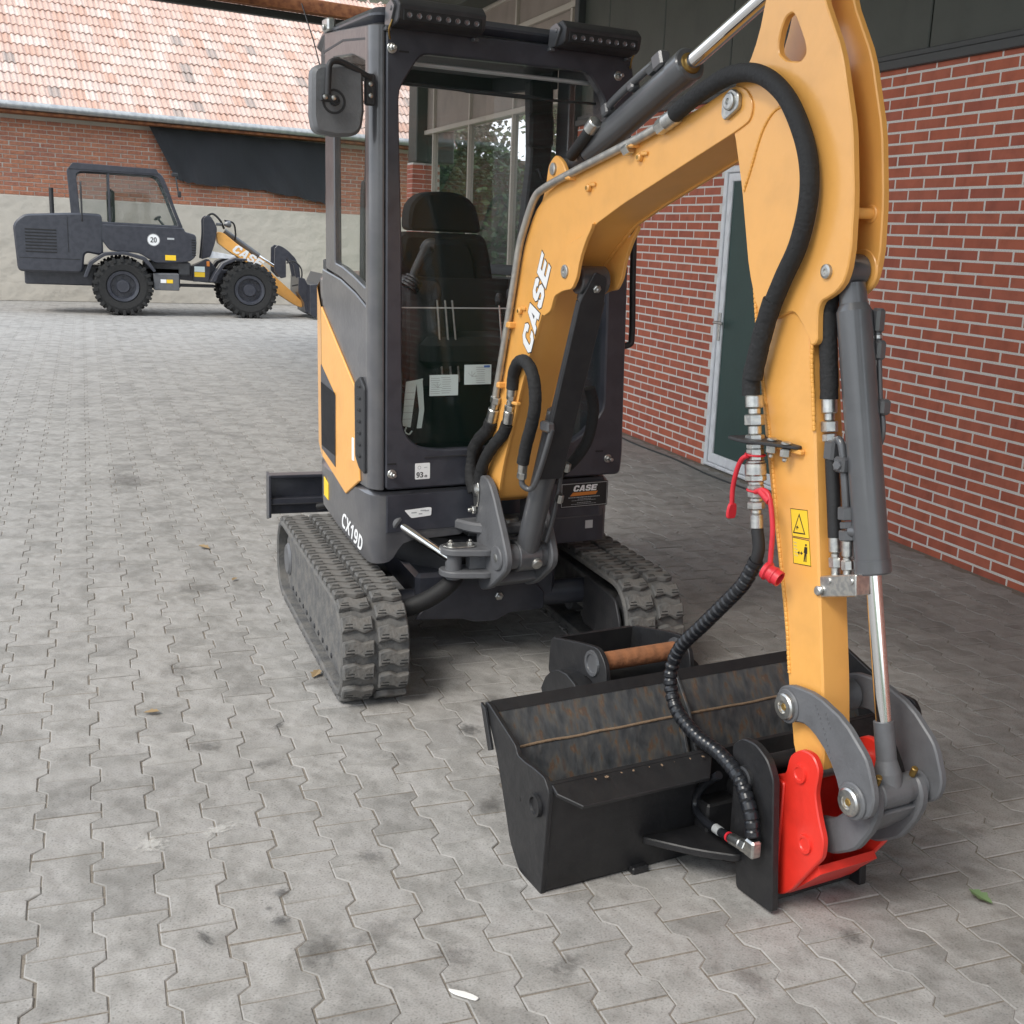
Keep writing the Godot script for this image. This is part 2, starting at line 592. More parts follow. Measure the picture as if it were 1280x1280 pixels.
func plate(called: String, pts: PackedVector2Array, xf: Transform3D, t: float, m: Material, parent: Node) -> MeshInstance3D:
	var g := Geo.new()
	g.xf = xf
	g.prism(pts, 2, 0.0, t, 0.0)
	return part(called, g, m, parent)


static func rect(x0: float, y0: float, x1: float, y1: float) -> PackedVector2Array:
	return PackedVector2Array([Vector2(x0, y0), Vector2(x1, y0), Vector2(x1, y1), Vector2(x0, y1)])


# the four wide slanted letters of the maker's sign, each a solid; grow > 0 for the dark outline behind them
func logo(called: String, w: float, h: float, xf: Transform3D, m: Material, parent: Node, depth: float, slant: float, grow := 0.0) -> MeshInstance3D:
	var L := [
		V2([0.98, 0.64, 0.98, 0.80, 0.80, 1.0, 0.24, 1.0, 0.02, 0.78, 0.02, 0.22, 0.24, 0.0, 0.80, 0.0, 0.98, 0.2, 0.98, 0.36, 0.68, 0.36, 0.67, 0.27, 0.60, 0.22, 0.42, 0.22, 0.35, 0.29, 0.35, 0.71, 0.42, 0.78, 0.60, 0.78, 0.67, 0.73, 0.68, 0.64]),
		V2([0.0, 0.0, 0.30, 1.0, 0.72, 1.0, 1.0, 0.0, 0.70, 0.0, 0.655, 0.17, 0.36, 0.17, 0.31, 0.0]),
		V2([0.97, 0.68, 0.95, 0.85, 0.78, 1.0, 0.22, 1.0, 0.04, 0.85, 0.04, 0.60, 0.20, 0.45, 0.63, 0.39, 0.66, 0.30, 0.60, 0.22, 0.41, 0.22, 0.34, 0.28, 0.34, 0.34, 0.02, 0.34, 0.04, 0.16, 0.22, 0.0, 0.78, 0.0, 0.97, 0.16, 0.97, 0.42, 0.80, 0.56, 0.37, 0.63, 0.35, 0.71, 0.41, 0.78, 0.59, 0.78, 0.65, 0.73, 0.66, 0.68]),
		V2([0.0, 0.0, 0.0, 1.0, 0.97, 1.0, 0.97, 0.77, 0.34, 0.77, 0.34, 0.61, 0.88, 0.61, 0.88, 0.40, 0.34, 0.40, 0.34, 0.23, 0.97, 0.23, 0.97, 0.0])]
	var g := Geo.new()
	g.xf = xf
	var cw := (w - slant * h) / 4.06
	for i in 4:
		var p := PackedVector2Array()
		for q in L[i]:
			p.append(Vector2(cw * (q.x * 0.95 + 1.02 * i) + slant * h * q.y, q.y * h))
		p = Geo.ccw(p)
		var hole = null
		if i == 1 and grow <= 0.0:
			hole = PackedVector2Array()
			for q in [Vector2(0.425, 0.37), Vector2(0.59, 0.37), Vector2(0.51, 0.72)]:
				hole.append(Vector2(cw * (q.x * 0.95 + 1.02) + slant * h * q.y, q.y * h))
		if grow > 0.0:
			p = Geo.inset(p, -grow)
		g.prism(p, 2, 0.0, depth, 0.0, hole)
	return part(called, g, m, parent)


func _ready() -> void:
	rng.seed = 20240
	# ---- camera, sky, light, exposure
	var cam := Camera3D.new()
	cam.name = "camera"
	cam.projection = Camera3D.PROJECTION_FRUSTUM
	cam.near = 0.05
	cam.far = 600.0
	cam.keep_aspect = Camera3D.KEEP_HEIGHT
	cam.size = 0.05 * 1280.0 / 1462.62
	cam.frustum_offset = Vector2(-91.5 / 1462.62 * 0.05, 0.0)
	cam.transform = Transform3D(Basis(Vector3(0.92158, 0.05061, 0.38487), Vector3(0.04127, 0.97307, -0.22677), Vector3(-0.38599, 0.22487, 0.89468)).orthonormalized(), Vector3(0, CAM_H, 0))
	add_child(cam)
	cam.current = true
	var sky_m := ProceduralSkyMaterial.new()
	sky_m.sky_top_color = Color(0.80, 0.84, 0.89)
	sky_m.sky_horizon_color = Color(0.90, 0.915, 0.93)
	sky_m.sky_curve = 0.12
	sky_m.ground_bottom_color = Color(0.45, 0.45, 0.44)
	sky_m.ground_horizon_color = Color(0.75, 0.76, 0.76)
	sky_m.sun_angle_max = 1.0
	var sky := Sky.new()
	sky.sky_material = sky_m
	var env := Environment.new()
	env.background_mode = Environment.BG_SKY
	env.sky = sky
	env.background_energy_multiplier = 1.0
	env.tonemap_mode = Environment.TONE_MAPPER_LINEAR
	env.tonemap_exposure = 2.5
	env.sdfgi_enabled = true
	env.ssao_enabled = true
	env.ssil_enabled = true
	var we := WorldEnvironment.new()
	we.name = "world_environment"
	we.environment = env
	add_child(we)
	var sun := DirectionalLight3D.new()
	sun.name = "overcast_sun"
	sun.light_energy = 0.4
	sun.light_color = Color(1.0, 0.985, 0.96)
	sun.light_angular_distance = 25.0
	sun.shadow_enabled = true
	sun.rotation_degrees = Vector3(-48, -62, 0)
	add_child(sun)

	var sf := SystemFont.new()
	sf.font_names = PackedStringArray(["Droid Sans"])
	sf.font_weight = 700
	font_bold = sf
	var sr := SystemFont.new()
	sr.font_names = PackedStringArray(["Droid Sans"])
	font_reg = sr
	var rU := deg_to_rad(6.5)
	var tl := deg_to_rad(0.6)
	var R0 := Vector3(cos(rU), 0, -sin(rU))
	UB = Basis(R0 * cos(tl) + Vector3.UP * sin(tl), Vector3.UP * cos(tl) - R0 * sin(tl), Vector3(sin(rU), 0, cos(rU)))
	make_materials()

	build_ground()
	build_hall()
	build_canopy()
	build_barn()
	build_excavator()
	build_loader()
	build_digging_bucket()
	build_small_things()
	build_grounds()
	build_hedge()


# how large a piece shows from where the photograph was taken (0 = outside its frame)
func shows(p: Vector3, size: float) -> float:
	var d := p - Vector3(0, CAM_H, 0)
	var x := d.dot(Vector3(0.92158, 0.05061, 0.38487))
	var y := d.dot(Vector3(-0.04127, -0.97307, 0.22677))
	var z := d.dot(Vector3(0.38599, -0.22487, -0.89468))
	if z < 0.3:
		return 0.0
	var px := x / z * 1462.62 + 731.5
	var py := y / z * 1462.62 + 640.0
	if px < -20 or px > 1300 or py < -20 or py > 1300:
		return 0.0
	return size / z


# alike pieces: the 300 that show largest one by one, the others joined
func pieces(called: String, rest_called: String, list: Array, parent: Node3D, rest_mesh: Mesh, rest_mat: Material, most := 300) -> void:
	list.sort_custom(func(a, b): return a.score > b.score)
	var n := mini(most, list.size())
	for i in n:
		var p = list[i]
		if p.score <= 0.0:
			n = i
			break
		put(called, p.mesh, p.mat, parent, p.xf)
	if list.size() > n:
		var mm := MultiMesh.new()
		mm.transform_format = MultiMesh.TRANSFORM_3D
		mm.use_colors = true
		mm.mesh = rest_mesh
		mm.instance_count = list.size() - n
		for i in range(n, list.size()):
			mm.set_instance_transform(i - n, list[i].xf)
			mm.set_instance_color(i - n, list[i].mat.albedo_color.srgb_to_linear())
		var o := MultiMeshInstance3D.new()
		o.name = rest_called
		o.multimesh = mm
		o.material_override = rest_mat
		o.set_meta("kind", "stuff")
		parent.add_child(o, true)


func tinted(key: String) -> StandardMaterial3D:
	var m: StandardMaterial3D = mats[key].duplicate()
	m.albedo_color = Color.WHITE
	m.vertex_color_use_as_albedo = true
	return m


func build_ground() -> void:
	var g := Geo.new()
	g.prism(rect(-250, -250, 250, 250), 1, -0.3, -0.03)
	var gr := part("ground", g, mats["paver_0"], null)
	structure(gr)
	g = Geo.new()
	g.prism(rect(-6.5, -25.6, 4.32, 4.0), 1, -0.028, -0.0032)
	var yard := part("paved_yard", g, mats["joint_sand"], null)
	structure(yard)
	# double-T concrete paver
	var P := 0.224
	var w := 0.14
	var a := 0.0135
	var right := [[0.0, a], [0.036, a], [0.060, -a], [0.146, -a], [0.172, a], [P, a]]
	var left := [[0.0, -a], [0.050, -a], [0.078, a], [0.162, a], [0.188, -a], [P, -a]]
	var pts := PackedVector2Array()
	for q in right:
		pts.append(Vector2(w * 0.5 + q[1], q[0] - P * 0.5))
	left.reverse()
	for q in left:
		pts.append(Vector2(-w * 0.5 + q[1], q[0] - P * 0.5))
	var base := Geo.inset(Geo.ccw(pts), 0.0015)
	for i in base.size():
		base[i].y *= 0.988
	var meshes := []
	for k in 4:
		var o := PackedVector2Array()
		for q in base:
			o.append(q + Vector2(rng.randf_range(-1, 1), rng.randf_range(-1, 1)) * 0.0012)
		g = Geo.new()
		g.prism(o, 1, -0.03, 0.0, 0.0024)
		meshes.append(g.mesh())
	var list := []
	for k in range(-48, 30):
		var x := 0.18 + 0.14 * k
		if x > 4.17:
			continue
		for j in range(-104, 20):
			var z := -2.765 + 0.096 * k + P * (j + 0.5) - floorf(0.096 * k / P) * P
			if z > 3.6 or z < -25.2:
				continue
			var tilt := Basis.from_euler(Vector3(rng.randf_range(-1, 1) * 0.007, rng.randf_range(-1, 1) * 0.006, rng.randf_range(-1, 1) * 0.009))
			var pos := Vector3(x + rng.randf_range(-1, 1) * 0.001, rng.randf_range(-0.0012, 0.0008), z + rng.randf_range(-1, 1) * 0.001)
			var tone: int = [0, 0, 1, 1, 2, 3, 4, 4, 5, 6, 6][rng.randi() % 11]
			list.append({"xf": Transform3D(tilt, pos), "mesh": meshes[rng.randi() % 4], "mat": mats["paver_%d" % tone], "score": shows(pos, 1.0)})
	pieces("paver", "farther_pavers", list, yard, meshes[0], tinted("paver_0"))
	# stains on the stones
	var spots := [[2.02, -2.98, 0.15, 0.10, "stain"], [1.0, -2.9, 0.07, 0.06, "stain"], [0.75, -3.95, 0.12, 0.09, "stain_faint"], [0.45, -3.35, 0.06, 0.04, "stain"], [0.56, -2.38, 0.10, 0.07, "stain_faint"], [0.42, -2.35, 0.08, 0.07, "stain"], [0.36, -2.50, 0.03, 0.035, "stain_oil"], [0.38, -2.62, 0.025, 0.03, "stain_oil"], [0.34, -2.56, 0.012, 0.012, "stain_oil"], [0.19, -2.48, 0.05, 0.018, "stain_oil"], [0.62, -2.72, 0.05, 0.04, "stain"], [0.70, -2.24, 0.07, 0.06, "stain_faint"], [0.93, -2.13, 0.06, 0.05, "stain"], [1.30, -1.95, 0.08, 0.05, "stain_faint"], [0.10, -2.95, 0.05, 0.05, "stain_white"], [0.27, -2.98, 0.03, 0.06, "stain_white"], [1.95, -2.55, 0.10, 0.07, "stain_faint"], [2.6, -3.6, 0.16, 0.10, "stain"], [1.35, -3.3, 0.13, 0.12, "stain"], [1.25, -3.62, 0.09, 0.07, "stain"], [1.10, -3.42, 0.06, 0.05, "stain_oil"], [1.55, -3.55, 0.10, 0.08, "stain"], [0.25, -4.2, 0.10, 0.08, "stain_faint"], [0.40, -5.2, 0.14, 0.10, "stain_faint"], [0.2, -7.6, 0.3, 0.2, "stain_faint"], [0.52, -3.62, 0.018, 0.05, "stain_oil"], [0.28, -3.52, 0.07, 0.06, "stain"], [0.85, -3.28, 0.07, 0.06, "stain_faint"], [1.62, -2.02, 0.05, 0.04, "stain"], [2.25, -2.35, 0.06, 0.05, "stain_faint"]]
	for s in spots:
		var q := PlaneMesh.new()
		q.size = Vector2(s[2], s[3]) * 2.0
		put("ground_stain", q, mats[s[4]], yard, Transform3D(Basis(Vector3.UP, rng.randf_range(0, 3)), Vector3(s[0], 0.0035 + 0.0004 * rng.randf(), s[1])))


func build_hall() -> void:
	var X := 4.2237
	var hall := thing("brick_hall", "long red brick hall with white joints, green cladding above and a green door", "building")
	var g := Geo.new()
	var z0 := -7.594
	var z1 := -6.50
	g.box(Vector3(X + 0.1485, 1.3, (-10.45 + z0) * 0.5), Vector3(0.30, 2.7, z0 + 10.45), 0.0)
	g.box(Vector3(X + 0.1485, 1.3, (5.0 + z1) * 0.5), Vector3(0.30, 2.7, 5.0 - z1), 0.0)
	g.box(Vector3(X + 0.1485, 2.402, (z0 + z1) * 0.5), Vector3(0.30, 0.496, z1 - z0), 0.0)
	var wall := part("brick_wall", g, mats["mortar"], hall)
	var ms := []
	for k in 3:
		var bg := Geo.new()
		var e: float = [0.0, 0.0012, -0.001][k]
		bg.prism(Geo.inset(Geo.ccw(rect(-0.1188, -0.0248 + e * 0.5, 0.1188, 0.0248)), 0.0), 0, -0.003, 0.010, 0.0015)
		ms.append(bg.mesh())
	var list := []
	var C := 0.25 / 4.05
	for r in range(-1, 42):
		var h := 2.537 - C * r
		var ph := 0.125 if r % 2 == 0 else 0.0
		for i in range(-20, 44):
			var zc := -5.758 + 0.25 * i + ph
			var lo := zc - 0.1195
			var hi := zc + 0.1195
			if h < 2.16:
				if lo > z0 - 0.01 and hi < z1 + 0.01:
					continue
				if lo < z0 and hi > z0:
					hi = z0 - 0.006
				if lo < z1 and hi > z1:
					lo = z1 + 0.006
			lo = maxf(lo, -10.44)
			hi = minf(hi, 4.98)
			if hi - lo < 0.03:
				continue
			var sc := (hi - lo) / 0.239
			var pos := Vector3(X + rng.randf_range(-0.0010, 0.0010), h + rng.randf_range(-1, 1) * 0.0007, (lo + hi) * 0.5)
			var b := Basis(Vector3(1, 0, 0), Vector3(0, 1, 0), Vector3(0, 0, sc)).rotated(Vector3(1, 0, 0), rng.randf_range(-1, 1) * 0.003)
			list.append({"xf": Transform3D(b, pos), "mesh": ms[rng.randi() % 3], "mat": mats["brick_%d" % [0, 0, 1, 2, 3, 4, 4][rng.randi() % 7]], "score": shows(pos, 1.0)})
	pieces("brick", "farther_bricks", list, wall, ms[0], tinted("brick_0"))
	# trim between brick and cladding
	g = Geo.new()
	g.box(Vector3(X - 0.005, 2.625, -2.72), Vector3(0.06, 0.05, 15.4), 0.004)
	g.box(Vector3(X + 0.012, 2.668, -2.72), Vector3(0.06, 0.032, 15.4), 0.004)
	part("sill_trim", g, mats["trim_dark"], hall)
	var zj := [-10.45, -9.86, -8.77, -7.68, -6.59, -5.50, -4.41, -3.32, -2.23, -1.14, 0.0, 1.1, 2.2, 3.3, 4.4, 5.0]
	for i in zj.size() - 1:
		g = Geo.new()
		g.box(Vector3(X + 0.05, 3.66, (zj[i] + zj[i + 1]) * 0.5), Vector3(0.06, 1.95, zj[i + 1] - zj[i] - 0.012), 0.006)
		part("cladding_panel", g, mats["panel_green"], hall)
	g = Geo.new()
	g.box(Vector3(X + 0.2, 3.3, -2.72), Vector3(0.2, 2.8, 15.4), 0.0)
	part("backing_wall", g, mats["trim_dark"], hall)
	# door
	var door := Node3D.new()
	door.name = "door"
	hall.add_child(door)
	g = Geo.new()
	g.prism(rect(z0 + 0.004, 0.005, z1 - 0.004, 2.150), 0, X - 0.012, X + 0.07, 0.006, rect(z0 + 0.05, 0.03, z1 - 0.05, 2.105))
	part("door_frame", g, mats["alu"], door)
	g = Geo.new()
	g.prism(rect(z0 + 0.054, 0.034, z1 - 0.054, 2.101), 0, X - 0.002, X + 0.05, 0.006, rect(z0 + 0.115, 0.105, z1 - 0.115, 2.045))
	part("leaf_frame", g, mats["alu"], door)
	g = Geo.new()
	g.prism(rect(z0 + 0.112, 0.1, z1 - 0.112, 2.05), 0, X + 0.012, X + 0.04, 0.004)
	part("door_leaf", g, mats["door_green"], door)
	g = Geo.new()
	g.cyl(Vector3(X, 1.06, z0 + 0.085), Vector3(X - 0.055, 1.06, z0 + 0.085), 0.011, 12)
	g.cyl(Vector3(X - 0.05, 1.06, z0 + 0.078), Vector3(X - 0.05, 1.06, z0 + 0.205), 0.010, 12)
	g.box(Vector3(X - 0.006, 1.03, z0 + 0.085), Vector3(0.012, 0.20, 0.034), 0.003)
	part("door_handle", g, mats["zinc"], door)
	# glazed far part of the front
	g = Geo.new()
	g.box(Vector3(X + 0.25, 3.66, -13.2), Vector3(0.2, 1.5, 5.5), 0.0)
	g.box(Vector3(X + 3.3, 2.2, -10.36), Vector3(6.4, 4.4, 0.16), 0.0)
	g.box(Vector3(X + 3.2, 4.48, -2.8), Vector3(6.5, 0.12, 15.6), 0.0)
	part("far_wall", g, mats["beige_panel"], hall)
	var zz := [-10.45, -10.70, -12.26, -13.82, -15.38, -15.95]
	for i in zz.size() - 1:
		for lv in [[0.05, 2.84, "window_pane", "glass_dark"], [2.90, 3.66, "wall_panel", "beige_panel"], [3.72, 4.02, "wall_panel", "beige_panel"]]:
			g = Geo.new()
			g.prism(rect(zz[i + 1] + 0.022, lv[0], zz[i] - 0.022, lv[1]), 0, X + 0.03, X + (0.036 if lv[3] == "glass_dark" else 0.10), 0.002)
			part(lv[2], g, mats[lv[3]], hall)
	for lv in [2.87, 3.69, 4.04, 0.03]:
		g = Geo.new()
		g.box(Vector3(X + 0.03, lv, -13.2), Vector3(0.08, 0.055, 5.48), 0.004)
		part("rail", g, mats["light_frame"], hall)
	for z in [-10.70, -12.26, -13.82, -15.38]:
		for lv in [[0.06, 2.842], [2.898, 3.662], [3.718, 4.012]]:
			g = Geo.new()
			g.box(Vector3(X + 0.03, (lv[0] + lv[1]) * 0.5, z), Vector3(0.07, lv[1] - lv[0], 0.042), 0.003)
			part("mullion", g, mats["light_frame"], hall)
	g = Geo.new()
	g.box(Vector3(X + 0.0, 2.2, -10.46), Vector3(0.10, 4.6, 0.09), 0.006)
	part("corner_post", g, mats["trim_dark"], hall)


func build_canopy() -> void:
	var cn := thing("canopy_roof", "high canopy roof with timber edge beam and pale ribbed ceiling", "canopy")
	var by := deg_to_rad(9.0)
	var B := Basis(Vector3(cos(by), 0, -sin(by)), Vector3.UP, Vector3(sin(by), 0, cos(by)))
	var T := Transform3D(B, Vector3(2.0, 0.0, -16.2))
	var g := Geo.new()
	g.xf = T
	g.box(Vector3(0.4, 4.335, 0.06), Vector3(5.0, 0.17, 0.16), 0.008)
	part("timber_beam", g, mats["timber"], cn)
	g = Geo.new()
	g.xf = T
	g.box(Vector3(0.4, 4.203, -0.06), Vector3(5.0, 0.09, 0.10), 0.006)
	part("gutter_board", g, mats["trim_dark"], cn)
	# ribbed ceiling sheet, ribs along the hall
	g = Geo.new()
	var x := -0.75
	var y := 4.415
	while x < 4.15:
		g.box(Vector3(x + 0.055, y + 0.02, -6.9), Vector3(0.11, 0.008, 18.2), 0.0)
		g.box(Vector3(x + 0.1335, y + 0.045, -6.9), Vector3(0.045, 0.008, 18.2), 0.0)
		g.quad(Vector3(x + 0.11, y + 0.016, -16), Vector3(x + 0.11, y + 0.016, 2.2), Vector3(x + 0.11, y + 0.05, 2.2), Vector3(x + 0.11, y + 0.05, -16), Vector3(1, 0, 0))
		g.quad(Vector3(x + 0.157, y + 0.016, -16), Vector3(x + 0.157, y + 0.016, 2.2), Vector3(x + 0.157, y + 0.05, 2.2), Vector3(x + 0.157, y + 0.05, -16), Vector3(-1, 0, 0))
		x += 0.158
	part("ceiling_sheet", g, mats["ceiling"], cn)
	g = Geo.new()
	g.box(Vector3(4.05, 4.22, -6.9), Vector3(0.30, 0.36, 18.0), 0.01)
	part("wall_purlin", g, mats["olive"], cn)
	for z in [-11.2, -6.6, -2.0]:
		g = Geo.new()
		g.box(Vector3(1.6, 4.32, z), Vector3(4.6, 0.18, 0.12), 0.006)
		part("purlin", g, mats["timber"], cn)
	# brick pier with green cladding above it
	var pier := thing("brick_pier", "narrow brick pier under a dark green cladding box behind the cab", "pier", Vector3(4.23, 0, -16.0))
	g = Geo.new()
	g.box(Vector3(0, 1.245, 0), Vector3(0.285, 2.49, 0.285), 0.0)
	var core := part("pier_core", g, mats["mortar"], pier)
	var bg := Geo.new()
	bg.box(Vector3.ZERO, Vector3(0.30, 0.052, 0.144), 0.003)
	var bm := bg.mesh()
	for r in 40:
		for s in [-1, 1]:
			var t := Basis(Vector3.UP, PI / 2 if r % 2 == 1 else 0.0)
			put("brick", bm, mats["brick_%d" % (rng.randi() % 5)], core, Transform3D(t, Vector3(0, 0.031 + r * 0.0617, 0) + t * Vector3(0, 0, 0.077 * s)))
	g = Geo.new()
	g.box(Vector3(0.14, 3.12, 0), Vector3(0.52, 1.24, 0.42), 0.012)
	part("cladding_box", g, mats["panel_green"], pier)


func build_barn() -> void:
	var by := deg_to_rad(9.0)
	var barn := thing("tiled_barn", "old brick barn with weathered pantile roof, gutter and rendered plinth", "barn", Vector3(1.7, 0, -24.5))
	barn.rotation.y = by
	var g := Geo.new()
	g.box(Vector3(-6.25, 0.94, -2.0), Vector3(23.5, 1.88, 4.06), 0.01)
	part("plinth", g, mats["plinth"], barn)
	g = Geo.new()
	g.box(Vector3(-6.25, 2.66, -2.0), Vector3(23.5, 1.56, 3.98), 0.0)
	var wall := part("brick_wall", g, mats["old_mortar"], barn)
	var bg := Geo.new()
	bg.prism(rect(-0.118, -0.032, 0.118, 0.032), 2, -0.004, 0.010, 0.003)
	var bm := bg.mesh()
	var list := []
	for r in 17:
		for i in range(-70, 22):
			var p := Vector3(0.25 * i + (0.125 if r % 2 == 0 else 0.0), 1.92 + 0.0775 * r, -0.008)
			var sc := 1.0
			if rng.randf() < 0.12:
				sc = 0.94
			list.append({"xf": Transform3D(Basis.from_scale(Vector3(sc, 1, 1)), p + Vector3(rng.randf_range(-1, 1) * 0.004, rng.randf_range(-1, 1) * 0.002, rng.randf_range(-1, 1) * 0.003)), "mesh": bm, "mat": mats["old_brick_%d" % (rng.randi() % 5)], "score": shows(barn.transform * p, 1.0) * (2.0 if p.y < 2.4 else 1.0)})
	pieces("brick", "farther_bricks", list, wall, bm, tinted("old_brick_0"))
	# roof
	var sl := deg_to_rad(40.0)
	var u := Vector3(0, sin(sl), -cos(sl))
	var nn := Vector3(0, cos(sl), sin(sl))
	var e0 := Vector3(0, 3.43, 0.40)
	g = Geo.new()
	g.xf = Transform3D(Basis(Vector3.RIGHT, nn, -u), e0)
	g.box(Vector3(-6.2, -0.06, -3.3), Vector3(23.8, 0.08, 6.6), 0.0)
	var roof := part("roof", g, mats["tile_under"], barn)
	var prof := V2([-0.110, 0.006, -0.094, 0.026, -0.076, 0.032, -0.056, 0.024, -0.036, 0.004, -0.014, 0.002, 0.008, 0.024, 0.028, 0.031, 0.048, 0.022, 0.068, 0.003, 0.092, 0.0, 0.112, 0.012])
	bg = Geo.new()
	for i in prof.size() - 1:
		var a := prof[i]
		var b := prof[i + 1]
		var d := (b - a).normalized()
		var n3 := Vector3(-d.y, d.x, 0)
		var A := Vector3(a.x, a.y + 0.016, 0.18)
		var Bb := Vector3(b.x, b.y + 0.016, 0.18)
		bg.quad(A, Bb, Vector3(b.x, b.y - 0.008, -0.18), Vector3(a.x, a.y - 0.008, -0.18), n3)
		bg.quad(A, Bb, Bb - Vector3(0, 0.018, 0), A - Vector3(0, 0.018, 0), Vector3(0, 0, 1))
	bm = bg.mesh()
	list = []
	var RB := Basis(Vector3.RIGHT, nn, -u)
	for r in 21:
		for i in range(-84, 27):
			var p := e0 + Vector3(0.21 * i + rng.randf_range(-1, 1) * 0.004, 0, 0) + u * (0.13 + 0.30 * r) + nn * (rng.randf_range(-1, 1) * 0.004)
			var t := RB * Basis.from_euler(Vector3(rng.randf_range(-1, 1) * 0.012, rng.randf_range(-1, 1) * 0.02, rng.randf_range(-1, 1) * 0.02))
			var k: int = [0, 0, 0, 1, 1, 1, 3, 3, 2, 4, 4][rng.randi() % 11]
			if rng.randf() < 0.045:
				k = 5
			list.append({"xf": Transform3D(t, p), "mesh": bm, "mat": mats["tile_%d" % k], "score": shows(barn.transform * p, 1.0)})
	pieces("roof_tile", "farther_tiles", list, roof, bm, tinted("tile_0"))
	# back slope and gables
	g = Geo.new()
	g.prism(V2([0.35, 3.35, -4.7, 7.58, -9.75, 3.35]), 0, -17.9, 5.45, 0.0)
	part("roof_body", g, mats["tile_under"], barn)
	g = Geo.new()
	g.lathe(Vector3(-18.0, 3.39, 0.47), Vector3(1, 0, 0), [Vector2(0, 0), Vector2(0, 0.07), Vector2(23.6, 0.07), Vector2(23.6, 0)], 14)
	part("gutter", g, mats["gutter"], barn)
	g = Geo.new()
	g.box(Vector3(-6.25, 3.29, 0.22), Vector3(23.5, 0.05, 0.42), 0.005)
	part("eave_board", g, mats["timber"], barn)
	# dark netting hung below the eave
	var top := [[-0.50, 3.265], [0.4, 3.255], [1.2, 3.25], [2.0, 3.24], [3.05, 3.235]]
	var bot := [[-0.04, 2.33], [0.36, 2.275], [1.52, 2.25], [2.42, 2.14], [3.05, 2.03]]
	g = Geo.new()
	var NU := 48
	var NV := 14
	var pt := func(a: float, b: float) -> Vector3:
		var f := a * 4.0
		var i := mini(int(f), 3)
		var q0 := Vector2(top[i][0], top[i][1]).lerp(Vector2(top[i + 1][0], top[i + 1][1]), f - i)
		var q1 := Vector2(bot[i][0], bot[i][1]).lerp(Vector2(bot[i + 1][0], bot[i + 1][1]), f - i)
		var q := q0.lerp(q1, b)
		q.y += 0.012 * sin(a * 37.0) * b + 0.010 * sin(a * 71.0 + 1.0) * b
		return Vector3(q.x, q.y, 0.13 + 0.02 * sin(a * 17.0 + b * 3.0) + 0.014 * sin(a * 41.0 - b * 5.0) + 0.03 * b * sin(a * 9.0))
	for i in NU:
		for j in NV:
			var a: Vector3 = pt.call(float(i) / NU, float(j) / NV)
			var b: Vector3 = pt.call(float(i + 1) / NU, float(j) / NV)
			var c: Vector3 = pt.call(float(i + 1) / NU, float(j + 1) / NV)
			var d: Vector3 = pt.call(float(i) / NU, float(j + 1) / NV)
			var n := -(b - a).cross(d - a).normalized()
			var th := n * 0.0015
			g.quad(a + th, b + th, c + th, d + th, n)
			g.quad(a - th, b - th, c - th, d - th, -n)
	var tp := put("netting_sheet", g.mesh(), mats["mesh_black"], null, barn.transform)
	tag(tp, "black netting sheet hung under the barn gutter, ragged lower edge", "netting")


